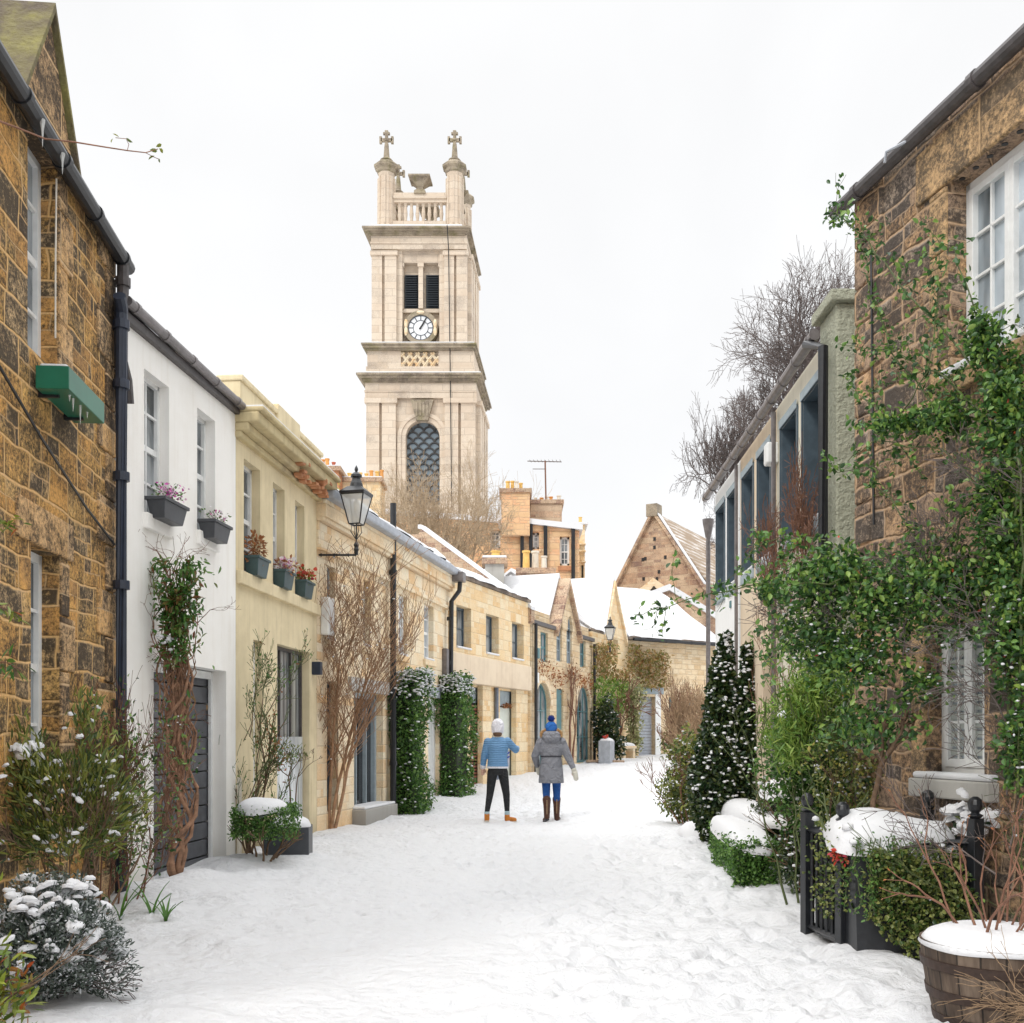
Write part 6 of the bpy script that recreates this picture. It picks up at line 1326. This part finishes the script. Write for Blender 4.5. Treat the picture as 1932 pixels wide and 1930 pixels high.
leaves('crown', P, LVS['holly'], t, .075, .6, seed=4, D=None); MB().lathe([(.24, 0), (.25, .9), (.14, 1.8), (.03, 2.4)], (0, 0, .1), 10).lathe([(.16, 0), (.16, .9), (.08, 1.8), (.02, 2.3)], (.34, -.1, .1), 10).build('trunk', simple('dark_holly_interior', (.015, .02, .01), .9), t)  # dark filler cores added inside both leaf cones, shaped like their insides
g_ = np.random.default_rng(7); B = P[g_.random(len(P)) < .06]; blobs('snow', B+np.array([0, -.03, .02]), .034, None, t, .6)
# snow capped box hedges
def boxhedge(lab, pts, w, h, kind, seed, n, cap=.16):
    a, b = Vector(pts[0]), Vector(pts[1]); d = b-a; L_ = d.length; t = thing('box_hedge', lab, 'hedge', (a.x, a.y, 0), math.atan2(d.y, d.x), 'clipped box hedges under snow')
    P = boxcloud(n, 0, L_, -w/2, w/2, .02, h, seed, .05); leaves('foliage', P, LVS[kind], t, .036, .6, seed=seed); MB().box(.06, L_-.06, -w/2+.06, w/2-.06, 0, h-.05).build('stem', bpy.data.materials['dark_hedge_interior'], t, bevel=.05)  # the box is an added dark core that keeps the leaf shell opaque
    snowtop('snow', (L_/2, 0, h+.0), L_/2+.03, w/2+.04, cap, t, sq=5.5, skirt=.05, seed=seed, amp=.12); B = P[(P[:, 2] > h*.5)]; g_ = np.random.default_rng(seed); blobs('snow_lump', B[g_.choice(len(B), 70)], .018, None, t)
    return t
boxhedge('nearest clipped box hedge with a smooth thick snow cap, left of the railing', ((2.39, 10.4), (2.75, 13.7)), .38, .40, 'hedge', 131, 11000)
boxhedge('second snow capped box hedge behind the nearest one', ((2.88, 11.8), (3.02, 15.0)), .42, .52, 'holly', 132, 7000, .18)
t = thing('round_shrub', 'low rounded shrub under a snow mound at the foot of the blue edged house', 'bush', (3.0, 12.1, 0)); P = cloud(2200, (.0, 0, .5), (.28, .3, .42), 133, .35, None, zmin=.03); leaves('foliage', P, LVS['holly'], t, .05, .5)
snowtop('snow', (.0, 0, .85), .20, .22, .14, t, sq=2.2); 
t = thing('low_plant', 'small leafy plant with a snow mound in front of the box hedges', 'plant', (2.95, 16.4, 0)); leaves('foliage', cloud(250, (0, 0, .12), (.16, .16, .15), 5, .5, None, zmin=0), LVS['olive'], t, .06); snowtop('snow', (0, 0, .17), .17, .16, .12, t)
mounds = MB(); 
o = snowtop('snow_mound', (2.72, 15.6, .0), .28, .3, .24, None, sq=2.1, seed=21); tag(o, 'smooth snow mound beside the loose russet bush', 'snow mound')
t = thing('holly_shrub', 'spiky dark shrub with snow between the railing and the box hedges', 'shrub', (2.66, 9.8, 0)); P = cloud(1300, (0, 0, .36), (.2, .3, .34), 141, .5, -.2, zmin=.02); leaves('foliage', P, LVS['holly'], t, .06, .4); blobs('snow', pick(P, 90, 2), .024, None, t)
ln, tp = twigs([((.05*k, 0, 0), (.1*(k-2), 0, 1), .3, .01) for k in range(5)], 2, 3); branchmesh('stem', ln, BARKR, t)
# evergreen mass
t = thing('evergreen_bush', 'dense dark green rounded evergreen bush behind the railing', 'bush', (2.85, 9.9, 0))
P = np.concatenate([cloud(4200, (-.12, .1, 1.2), (.40, .4, .62), 151, .35, -.7), cloud(2600, (.15, -.1, .7), (.5, .4, .55), 152, .4, -.5, zmin=.05), cloud(1600, (.4, -.5, .75), (.35, .3, .55), 154, .45, -.5, zmin=.05)]); leaves('foliage', P, LVS['hedge'], t, .05, .6); blobs('snow', pick(P, 90, 2), .03, None, t)
clumps('snow_clump', np.array([-.15, -.2, 1.68])+np.random.default_rng(2).normal(size=(6, 3))*[.07, .07, .015], .08, t, 4)
ln, tp = twigs([((.1*k, 0, 0), (.05*(k-1), 0, 1), .5, .02) for k in range(4)], 3, 3); branchmesh('stem', ln, BARK, t)
t = thing('bamboo_shrub', 'feathery bright lime green shrub glowing among the darker bushes', 'shrub', (2.62, 9.3, 0))
P = np.concatenate([cloud(3200, (.05, 0, 1.95), (.50, .35, .5), 155, .55, -.35), cloud(1200, (-.15, 0, 1.5), (.3, .3, .35), 156, .5, -.3)]); leaves('foliage', P, LVS['lime'], t, .10, .16, D=np.tile([[-.1, -.3, .4]], (len(P), 1)), jit=.75, seed=9)
ln, tp = twigs([((.1*k-.2, .0, 0), (.06*(k-2), 0, 1), .9, .012) for k in range(7)], 3, 3, .6, .35, .2, 5, 4, minr=.003); branchmesh('stem', ln, GST, t)
t = thing('yellowing_shrub', 'yellow green climber on the wall behind the standard stem', 'shrub', (3.0, 8.55, 0)); P = np.concatenate([cloud(1500, (-.0, 0, 1.05), (.36, .16, .55), 157, .6, -.3), cloud(500, (-.35, .2, 1.1), (.3, .2, .5), 158, .6, -.3)]); leaves('foliage', P, LVS['ivy'], t, .045, .6); leaves('yellow_foliage', P[::5]+[0, -.03, 0], LVS['yellow'], t, .04, .6)
blobs('snow', P[::14], .016, None, t, .6)
ln, tp = twigs([((.0, 0, 0), (-.1, 0, 1), .6, .012), ((-.3, .1, 0), (-.1, 0, 1), .6, .012)], 3, 3); branchmesh('stem', ln, BARK, t)
# climbing rose: trunk, arching canes, heavy leaf mass
t = thing('climbing_rose', 'huge climbing rose with arching leafy canes covering the rubble stone house', 'climber', (3.1, 7.0, 0)); o = Vector(t.location)
def PT(px, py, Y_): return at(px, py, Y_)-o
canes = []
def cane(P, r=.009): 
    pts = [PT(*p) for p in P]; q = []
    for i in range(len(pts)-1):
        for k in range(4): q.append(pts[i]+(pts[i+1]-pts[i])*k/4+Vector([random.gauss(0, .008) for _ in range(3)]))
    q.append(pts[-1]); canes.append((q, [r*(1-.7*i/len(q)) for i in range(len(q))]))
cane([(1900, 1480, 6.6), (1905, 1150, 6.5), (1925, 850, 6.4), (1895, 720, 6.5), (1842, 600, 6.6)], .014); cane([(1920, 1500, 6.3), (1925, 1200, 6.3), (1928, 900, 6.3), (1900, 780, 6.5), (1800, 640, 6.9), (1700, 540, 7.4), (1640, 455, 7.8), (1590, 415, 8.0), (1565, 385, 8.1)], .011)
cane([(1890, 880, 6.5), (1800, 810, 6.9), (1700, 690, 7.4), (1640, 560, 7.8), (1622, 440, 7.9)], .008); cane([(1895, 820, 6.5), (1790, 720, 6.9), (1690, 665, 7.4), (1585, 650, 7.8)], .007)
cane([(1900, 980, 6.5), (1780, 850, 6.9), (1650, 830, 7.4), (1600, 870, 7.7)], .007); cane([(1750, 1060, 7.0), (1690, 950, 7.2), (1640, 895, 7.5), (1560, 885, 7.9)], .006)
cane([(1800, 1100, 6.8), (1810, 980, 6.8), (1860, 900, 6.6), (1880, 800, 6.5)], .007); cane([(1700, 1040, 7.2), (1560, 1100, 7.2), (1440, 1100, 7.1), (1340, 1120, 7.0), (1255, 1143, 6.9), (1195, 1160, 6.9)], .007)
cane([(1560, 1020, 7.4), (1480, 1010, 7.6), (1420, 1040, 7.6), (1390, 1080, 7.6)], .005); cane([(1842, 600, 6.6), (1800, 470, 6.8), (1770, 455, 6.9)], .005); cane([(1880, 700, 6.5), (1875, 640, 6.5), (1900, 580, 6.4)], .005)
cane([(1690, 800, 7.3), (1755, 700, 7.0), (1770, 560, 7.0), (1775, 450, 7.0)], .005); cane([(1560, 1150, 7.3), (1460, 1230, 7.2), (1440, 1290, 7.2)], .005); cane([(1740, 900, 7.1), (1650, 770, 7.5), (1600, 730, 7.8)], .005)
rd = random.Random(12); sub = []
for pts, rs in list(canes):
    for k in range(2, len(pts)-1):
        if rd.random() < .75: sub.append((tuple(pts[k]), (rd.gauss(0, 1), rd.gauss(-.2, .5), rd.gauss(.1, 1)), rd.uniform(.06, .2), .003))
sl_, tp = twigs(sub, 1, 2, .7, .6, .0, 15, 3, minr=.0016)
# inner scaffolding of the dense part
s2 = [(tuple(PT(px, py, Y_)), (rd.gauss(0, .6), rd.gauss(-.2, .4), 1), .35, .007) for px, py, Y_ in ((1900, 1500, 6.5), (1930, 1400, 6.4), (1920, 1300, 6.4), (1800, 1200, 6.9), (1700, 1250, 7.2), (1620, 1250, 7.4), (1560, 1250, 7.5), (1890, 1100, 6.5), (1750, 1150, 7.0), (1915, 1000, 6.4), (1905, 1600, 6.3), (1880, 1650, 6.3))]
l2_, tp2 = twigs(s2, 3, 3, .75, .6, .0, 16, 4, minr=.002, side=True)
branchmesh('cane', canes+sl_, GST, t, 6); branchmesh('branch', l2_, BARKG, t, 4)
g_ = np.random.default_rng(10)
P1_, D1 = along(canes[:], 1500, 5, .035); P2_, D2 = along(sl_, 1500, 6, .02)
def mass(n, px, py, Y_, rx, ry, rz, seed, cull=-.25): c = PT(px, py, Y_); return cloud(n, tuple(c), (rx, ry, rz), seed, .6, cull, 4.2)
MS = [mass(1500, 1560, 1090, 7.4, .34, .3, .28, 161), mass(1900, 1680, 1130, 7.2, .42, .3, .34, 162), mass(2000, 1800, 1110, 6.9, .42, .3, .38, 163), mass(2300, 1905, 980, 6.5, .22, .25, .5, 164, -.4), mass(1900, 1915, 1180, 6.4, .2, .25, .42, 165), mass(1300, 1610, 1240, 7.4, .38, .3, .28, 166, -.1), mass(300, 1740, 1290, 7.2, .2, .2, .16, 167, 0), mass(900, 1520, 1190, 7.5, .3, .3, .28, 168), mass(1500, 1895, 760, 6.5, .15, .2, .38, 169, -.4), mass(500, 1850, 640, 6.6, .10, .15, .2, 170, 0), mass(600, 1925, 1400, 6.3, .12, .2, .35, 171, .0), mass(420, 1700, 800, 7.2, .3, .1, .08, 172, .1), mass(500, 1790, 790, 6.9, .25, .12, .15, 173, .1), mass(300, 1450, 1120, 7.2, .22, .2, .12, 174, .1)]
PM = np.concatenate(MS); leaves('foliage', np.concatenate([PM, P1_, P2_]), LVS['rose'], t, .046, .62, seed=11, up=.35)
leaves('red_leaf', pick(PM, 120, 5, False), LVS['redf'], t, .03, .5)['kind'] = 'stuff'; leaves('bright_foliage', pick(PM, 1300, 6, False)+[0, -.06, .02], LVS['lime'], t, .042, .6)
low = PM[(PM[:, 2] < 2.4)]; blobs('snow', pick(low, 330, 4, False)+[0, -.03, .01], .014, None, t, .6)
t = thing('standard_stem_shrub', 'slender brown standard stem holding up a leafy head out of the railed planter', 'tree', (2.50, 7.32, .85)); 
ln, tp = twigs([((0, 0, -.05), (-.02, 0, 1), .50, .021)], 3, 4, .5, .6, .15, 4, 4, rr=.8, minr=.003); branchmesh('trunk', ln, BARK, t, 8); leaves('crown', cloud(700, (0, 0, .72), (.36, .3, .2), 181, .5, -.2), LVS['rose'], t, .05, .6)
# cut rose stems standing in planter
t = thing('pruned_rose', 'pruned green and brown thorny stems sticking up from the railed planter', 'plant', (2.30, 7.30, .85)); ln, tp = twigs([((.05*k-.12, 0.02*k, -.03), (.25*(k-2.2), 0, 1), .22, .009) for k in range(5)], 1, 2, .6, .5, .1, 9, 3, rr=.8); branchmesh('stem', ln, GST, t, 6)
S = thing('snowy_plant', 'snow laden pale leaved plant on the windowsill side of the railing', 'plant', (3.02, 7.05, .85)); clumps('snow_clump', np.random.default_rng(3).normal(size=(26, 3))*[.05, .06, .09]+[0, 0, .10], .045, S, 6, .6); leaves('foliage', cloud(80, (0, 0, .05), (.15, .15, .12), 3, .5, None), LVS['holly'], S, .05)
# red bare creeper on blue house
H = S12; oo = H.W(H.u(1530), -.1, 3.0)
t = thing('bare_creeper', 'tangle of bare reddish creeper stems over the windows of the blue edged house', 'climber', oo)
st = [((0+.1*k, -.3+.12*k, -2.9), (0, 0, 1), 1.0, .016) for k in range(3)]+[((-.05, .16*k-.8, -.3+.35*(k % 3)), (rd.gauss(0, .2), rd.gauss(0, 1), .8), .45, .006) for k in range(14)]
ln, tp = twigs(st, 4, 2, .78, .6, .05, 41, 3, minr=.0026, side=True); ln = [([Vector((max(-.32, min(.04, p.x*.35-.08)), p.y*.9, p.z)) for p in pts], rs) for pts, rs in ln if max(p.z for p in pts) < 2.0 and -1.3 < min(p.y for p in pts) and max(p.y for p in pts) < 2.6]; branchmesh('stem', ln, BARKR, t, 3)
# lower right ground plants
t = thing('rose_bush', 'thin thorny rose stems with snow against the rubble wall behind the barrel', 'shrub', (3.28, 6.55, 0)); ln, tp = twigs([((.05*k-.1, -.03*k, 0), (.12*(k-2), -.1, 1), .55, .008) for k in range(6)], 3, 2, .75, .35, .1, 44, 4, minr=.002, side=True); branchmesh('stem', ln, GST, t, 4)
P, D_ = along(ln, 220, 3, .04); leaves('foliage', P, LVS['rose'], t, .04, .55); blobs('snow', P[::9], .014, None, t)
# ================= PEOPLE
def figure(lab, o, rz=0): return thing('person', lab, 'person', o, rz)
def blobmesh(name, parent, m, segs, vox=.012, sm=5, bmp=None):
    mb = MB()
    for s in segs:
        if s[0] == 'c':
            pts, rs = s[1], s[2]; fl = s[3] if len(s) > 3 else 1.
            dense = []; rr_ = []
            for i in range(len(pts)-1):
                n = 6
                for k in range(n): dense.append(Vector(pts[i]).lerp(Vector(pts[i+1]), k/n)); rr_.append(rs[i]+(rs[i+1]-rs[i])*k/n)
            dense.append(Vector(pts[-1])); rr_.append(rs[-1]); mb.tube(dense, rr_, 12); mb.ell(dense[0], (rr_[0],)*3, 12, 8); mb.ell(dense[-1], (rr_[-1],)*3, 12, 8)
            for p, r_ in zip(pts[1:-1], rs[1:-1]): mb.ell(p, (r_,)*3, 12, 8)
        elif s[0] == 'e': mb.ell(s[1], s[2], 16, 10)
        elif s[0] == 'l':        # stacked ellipse loft: list of (z, cx, cy, rx, ry)
            n = 20; vs = [(cx+rx*math.cos(2*math.pi*k/n), cy+ry*math.sin(2*math.pi*k/n), z) for z, cx, cy, rx, ry in s[1] for k in range(n)]; k_ = len(s[1])
            mb.add(vs, [(i*n+k, i*n+(k+1) % n, (i+1)*n+(k+1) % n, (i+1)*n+k) for i in range(k_-1) for k in range(n)]+[tuple(range(n))[::-1], tuple((k_-1)*n+k for k in range(n))])
    o = mb.build(name, m, parent); r = o.modifiers.new('remesh', 'REMESH'); r.mode = 'VOXEL'; r.voxel_size = vox; r.use_smooth_shade = True
    s = o.modifiers.new('smooth', 'SMOOTH'); s.iterations = sm; s.factor = .5
    return o
def cloth(name, base, rough=.8, sc=30, bst=.4, waves=0, dark=None):
    m, nt, b = mat(name, rough=rough, spec=.3); tc = nd(nt, 'ShaderNodeTexCoord'); n = nd(nt, 'ShaderNodeTexNoise', {'Vector': tc.outputs['Object'], 'Scale': float(sc), 'Detail': 4.})
    c = mixc(nt, n.outputs[0], dark or tuple(v*.7 for v in base), base)
    if waves:
        w = nd(nt, 'ShaderNodeTexWave', {'Vector': tc.outputs['Object'], 'Scale': waves, 'Distortion': 3., 'Detail': 2., 'Detail Scale': 1.}, bands_direction='Z'); nt.links.new(mixc(nt, 1., c, ramp(nt, w.outputs['Fac'], [(0, .9), (.4, 1)]), 'MULTIPLY'), b.inputs['Base Color']); bump(nt, b, w.outputs['Fac'], .012, .6)
    else:
        n2 = nd(nt, 'ShaderNodeTexNoise', {'Vector': tc.outputs['Object'], 'Scale': 7., 'Detail': 2., 'Distortion': 1.}); nt.links.new(c, b.inputs['Base Color']); bump(nt, b, mth(nt, 'ADD', mth(nt, 'MULTIPLY', n.outputs[0], .25), mth(nt, 'MULTIPLY', n2.outputs[0], 2.)), .04, min(1, bst+.3))
    return m
SKIN = simple('skin', (.62, .38, .28), .5); 
def shoe(name, parent, m, p, a, L_=.27, up=0, sole=BLACK, shaft=None, lift=0):
    c, s = math.cos(a), math.sin(a); f = Vector((-s, c, 0)); p = Vector(p)
    o = blobmesh(name, parent, m, [('c', [p+Vector((0, 0, .05+lift)), p+f*L_*.35+Vector((0, 0, .055)), p+f*L_*.72+Vector((0, 0, .042))], [.044, .045, .040]), ('c', [p+Vector((0, 0, .05+lift)), p+Vector((0, 0, .13+lift))], [.046, .048])]+([('c', [p+Vector((0, 0, .1)), p+Vector((0, 0, .3)), Vector(shaft)], [.052, .062, .076])] if shaft else []), .01, 3)
    q = p-f*.045; r = p+f*(L_*.72+.04); w = Vector((c, s, 0))*.04; mb = MB(); z0 = -.005; z1 = .022; zl = lift
    mb.add([q-w+Vector((0, 0, z0+zl)), q+w+Vector((0, 0, z0+zl)), r+w*.8+Vector((0, 0, z0)), r-w*.8+Vector((0, 0, z0)), q-w+Vector((0, 0, z1+zl)), q+w+Vector((0, 0, z1+zl)), r+w*.8+Vector((0, 0, z1)), r-w*.8+Vector((0, 0, z1))], [(3, 2, 1, 0), (4, 5, 6, 7), (0, 1, 5, 4), (1, 2, 6, 5), (2, 3, 7, 6), (3, 0, 4, 7)]).build('sole', sole, o, bevel=.012)
    return o
def hand(parent, m, wr, d, side, name='hand'):
    wr = Vector(wr); d = Vector(d).normalized(); w = d.cross(Vector((0, 1, .1))).normalized(); segs = [('c', [wr, wr+d*.05, wr+d*.085], [.026, .036, .034])]
    for k in range(4):
        b = wr+d*.085+w*(-.027+.018*k); L_ = (.06, .072, .066, .05)[k]; segs.append(('c', [b-d*.02, b+d*L_*.5, b+d*L_*.85+Vector((0, .022, 0))], [.0095, .009, .008]))
    b = wr+d*.035+w*.03*side; segs.append(('c', [b, b+d*.03+w*.022*side, b+d*.06+w*.026*side], [.012, .011, .009])); return segs
# --- walker in the pale blue quilted jacket
p1 = figure('person in light blue quilted jacket, white beanie, black leggings and tan boots walking away', (at(939, 1550, 18.45).x, 18.45, .0))
ank = ((-.185, -.08), (.165, .06)); hip = ((-.09, 0), (.09, 0))
def legs(ank, knee, hz=.90, rt=.088): return [('c', [(hip[i][0], 0, hz), (knee[i][0], knee[i][1], .50), (ank[i][0], ank[i][1], .10)], [rt*.86, .047, .030]) for i in (0, 1)]
kn1 = ((-.135, .04), (.15, .06))
armL = [(-.185, 0, 1.40), (-.235, .02, 1.17), (-.255, .06, .965)]; armR = [(.185, 0, 1.41), (.315, .10, 1.27), (.33, .34, 1.30)]
seg = [('e', (0, .01, 1.64), (.078, .095, .115)), ('c', [(0, 0, 1.44), (0, .005, 1.56)], [.055, .052]), ('l', [(.86, 0, 0, .15, .11), (.95, 0, 0, .165, .115), (1.1, 0, 0, .13, .095), (1.3, 0, 0, .165, .105), (1.42, 0, 0, .16, .085), (1.47, 0, 0, .07, .06)]),
 ('c', armL, [.05, .042, .028]), ('c', armR, [.05, .042, .028])]+legs(ank, kn1)+hand(None, None, armL[2], (-.05, .1, -1), 1)+hand(None, None, armR[2], (.1, 1, .05), -1)
seg += [('c', [(a[0], a[1], .1), (a[0], a[1]+.12, .05)], [.035, .03]) for a in ank]+[('c', [(0, .10, 1.63), (0, .115, 1.61)], [.018, .014]), ('e', (.078, .005, 1.62), (.012, .022, .03)), ('e', (-.078, .005, 1.62), (.012, .022, .03))]
blobmesh('body', p1, SKIN, seg, .009, 2)
JB = cloth('light_blue_quilting', (.15, .32, .55), .45, waves=8.); 
jk = blobmesh('jacket', p1, JB, [('l', [(.975, 0, 0, .185, .135), (1.05, 0, 0, .178, .13), (1.18, 0, 0, .168, .122), (1.33, 0, 0, .192, .128), (1.43, 0, 0, .185, .105), (1.49, 0, 0, .10, .085), (1.52, 0, 0, .08, .075)]), ('c', [(-.17, 0, 1.41), (-.235, .02, 1.17), (-.257, .06, .99)], [.074, .060, .050]), ('c', [(.17, 0, 1.42), (.315, .10, 1.27), (.335, .30, 1.295)], [.074, .062, .052])], .010, 3)
WC = cloth('white_knit', (.82, .81, .86), .9, 60, .5); blobmesh('hem_band', jk, WC, [('l', [(.95, 0, 0, .19, .14), (.985, 0, 0, .19, .14)]), ('c', [(-.257, .06, 1.0), (-.258, .065, .975)], [.054, .054])], .010, 1)
blobmesh('collar', jk, cloth('cream_fleece', (.78, .70, .56), .9, 80), [('l', [(1.485, 0, 0, .098, .085), (1.53, 0, 0, .095, .085), (1.545, 0, 0, .08, .07)])], .010, 2)
blobmesh('beanie', p1, WC, [('l', [(1.545, 0, -.01, .082, .092), (1.59, 0, .0, .106, .118), (1.68, 0, .005, .115, .128), (1.75, 0, .005, .10, .115), (1.80, 0, .005, .064, .074), (1.818, 0, .005, .03, .03)])], .010, 3)
blobmesh('hair', p1, simple('brown_hair', (.13, .07, .035), .6), [('l', [(1.50, 0, -.06, .05, .03), (1.53, 0, -.05, .075, .06), (1.58, 0, -.03, .085, .085), (1.62, 0, 0, .08, .09)])], .009, 2)
LG = cloth('black_legging', (.022, .024, .026), .7); blobmesh('trousers', p1, LG, [('l', [(.84, 0, 0, .13, .11), (.9, 0, 0, .168, .126), (.985, 0, 0, .168, .122)])]+[('c', [(hip[i][0], 0, .88), (kn1[i][0], kn1[i][1], .50), (ank[i][0], ank[i][1], .19)], [.094, .064, .043]) for i in (0, 1)], .010, 3)
SK = cloth('pale_blue_sock', (.42, .55, .60), .9)
for i in (0, 1): MB().lathe([(.044, 0), (.046, .03), (.045, .08)], (ank[i][0], ank[i][1], .125), 12).build('sock', SK, p1, smooth=True)
TN = cloth('tan_boot_leather', (.62, .22, .035), .6, 20); shoe('boot', p1, TN, (ank[0][0], ank[0][1], 0), .05, .2, lift=.03, sole=POTC); shoe('boot', p1, TN, (ank[1][0], ank[1][1], 0), -.85, .24, sole=POTC)
sc = MB(); sc.box(.165, .205, .05, .16, .98, 1.25); sc.build('scarf', WC, p1, bevel=.01); st_ = cloth('blue_scarf_stripe', (.03, .10, .60), .8)
for z in (1.12, 1.19): MB().add([(.163, .045, z), (.207, .045, z+.025), (.207, .165, z+.025), (.163, .165, z), (.163, .045, z+.025), (.207, .045, z+.05), (.207, .165, z+.05), (.163, .165, z+.025)], [(3, 2, 1, 0), (4, 5, 6, 7), (0, 1, 5, 4), (1, 2, 6, 5), (2, 3, 7, 6), (3, 0, 4, 7)]).build('scarf_stripe', st_, p1)
# --- walker in the grey parka
p2 = figure('person in long grey parka, blue bobble hat and tall brown boots walking away', (at(1040, 1549, 18.6).x, 18.6, .0))
hip = ((-.09, 0), (.09, 0)); ank = ((-.08, -.10), (.10, .10)); kn = ((-.085, .03), (.10, .08))
aL = [(-.20, 0, 1.40), (-.285, .03, 1.16), (-.235, .14, .99)]; aR = [(.20, 0, 1.40), (.305, -.01, 1.13), (.395, -.03, .93)]
seg = [('e', (0, .02, 1.64), (.078, .095, .115)), ('c', [(0, 0, 1.44), (0, .01, 1.56)], [.055, .052]), ('l', [(.86, 0, 0, .15, .11), (.95, 0, 0, .165, .115), (1.1, 0, 0, .13, .095), (1.3, 0, 0, .165, .105), (1.42, 0, 0, .16, .085), (1.47, 0, 0, .07, .06)]), ('c', aL, [.05, .042, .028]), ('c', aR, [.05, .042, .028]), ('c', [(0, .11, 1.63), (0, .125, 1.61)], [.018, .014])]
seg += [('c', [(hip[i][0], 0, .90), (kn[i][0], kn[i][1], .50), (ank[i][0], ank[i][1], .10), (ank[i][0], ank[i][1]+.1, .05)], [.076, .045, .030, .028]) for i in (0, 1)]+hand(None, None, aL[2], (.1, .3, -1), 1)+hand(None, None, aR[2], (.3, -.1, -1), -1)
blobmesh('body', p2, SKIN, seg, .009, 2)
GP = cloth('grey_parka_cloth', (.235, .24, .265), .75, 14, .9, dark=(.15, .155, .175))
co_ = blobmesh('coat', p2, GP, [('l', [(.69, .0, 0, .225, .165), (.74, 0, 0, .222, .165), (.95, 0, 0, .205, .152), (1.15, 0, 0, .178, .135), (1.30, 0, 0, .212, .145), (1.41, 0, 0, .205, .12), (1.49, 0, 0, .12, .09), (1.52, 0, 0, .09, .08)]), ('c', [(-.18, 0, 1.41), (-.285, .03, 1.16), (-.243, .13, 1.0)], [.085, .068, .052]), ('c', [(.18, 0, 1.41), (.305, -.01, 1.13), (.38, -.025, .965)], [.085, .068, .05])], .011, 3)
blobmesh('hood', co_, GP, [('l', [(1.39, 0, -.10, .09, .04), (1.43, 0, -.10, .135, .075), (1.49, 0, -.07, .165, .12), (1.55, 0, -.03, .155, .13), (1.60, 0, .0, .13, .12)]), ('c', [(-.12, -.1, 1.55), (0, -.15, 1.535), (.12, -.1, 1.55)], [.03, .035, .03]), ('c', [(-.13, -.09, 1.49), (0, -.15, 1.465), (.13, -.09, 1.49)], [.03, .035, .03])], .010, 2)
FU = leafmat('tan_fur', [(.62, .36, .14), (.75, .50, .25), (.45, .25, .10)], .9); fp = []
for i in range(2600):
    a = random.uniform(-.35, math.pi+.35); b = random.uniform(0, 6.28); r_ = .028*random.random()**.3; fp.append((math.cos(a)*(.165+r_*math.cos(b)), -.02+r_*math.sin(b), 1.535+math.sin(a)*(.095+r_*math.cos(b))))
leaves('fur_trim', np.array(fp), FU, co_, .03, .2, seed=3, jit=1)
MB().lathe([(1, 0), (1.02, .012), (1, .024)], (0, 0, 1.145), 24, sx=.186, sy=.142).build('belt', cloth('dark_belt', (.05, .05, .06)), co_)
BLH = cloth('blue_knit', (.025, .13, .42), .9, 60, .8, waves=0); ht = blobmesh('bobble_hat', p2, BLH, [('l', [(1.60, 0, .01, .105, .12), (1.66, 0, .015, .11, .125), (1.72, 0, .015, .092, .108), (1.765, 0, .015, .05, .06)])], .010, 2)
bo = MB(); bo.ell((0, .01, 1.815), (.052, .052, .05), 14, 10); bo.build('bobble', cloth('navy_wool', (.012, .035, .22), .95, 90, 1.), ht, smooth=True); fp = np.random.default_rng(3).normal(size=(500, 3)); fp = fp/np.linalg.norm(fp, axis=1)[:, None]; leaves('bobble_wool', fp*.05+[0, .01, 1.815], leafmat('navy_wool_strand', [(.010, .03, .18), (.02, .06, .30)], .9), ht, .02, .25, D=fp)
JN = cloth('blue_jeans', (.018, .085, .30), .8, 40); blobmesh('trousers', p2, JN, [('l', [(.84, 0, 0, .13, .11), (.9, 0, 0, .168, .126), (.95, 0, 0, .165, .12)])]+[('c', [(hip[i][0], 0, .88), (kn[i][0], kn[i][1], .50), (ank[i][0], ank[i][1], .36)], [.092, .066, .056]) for i in (0, 1)], .010, 3)
BR = cloth('dark_brown_boot', (.085, .035, .022), .45, 25, .4); 
for i in (0, 1):
    b_ = shoe('boot', p2, BR, (ank[i][0], ank[i][1], 0), (.2, -.25)[i], .22, lift=(.05, 0)[i], shaft=(kn[i][0]*.35+ank[i][0]*.65, ank[i][1]+.02, .40))
    MB().box(ank[i][0]-.008, ank[i][0]+.008, ank[i][1]-.068, ank[i][1]-.055, .15, .40).build('boot_strap', TWIG, b_)
MT = cloth('pale_wool_mitten', (.62, .60, .52), .9, 70, .7); blobmesh('mitten', p2, MT, [('c', [(.385, -.025, .96), (.41, -.035, .87), (.435, -.04, .77)], [.042, .052, .044]), ('c', [(.40, -.02, .90), (.37, .01, .86)], [.02, .017])], .008, 2); blobmesh('mitten', p2, MT, [('c', [(-.24, .14, .99), (-.225, .17, .90), (-.215, .18, .85)], [.038, .044, .034]), ('c', [(-.23, .15, .94), (-.2, .17, .89)], [.02, .016])], .008, 2)
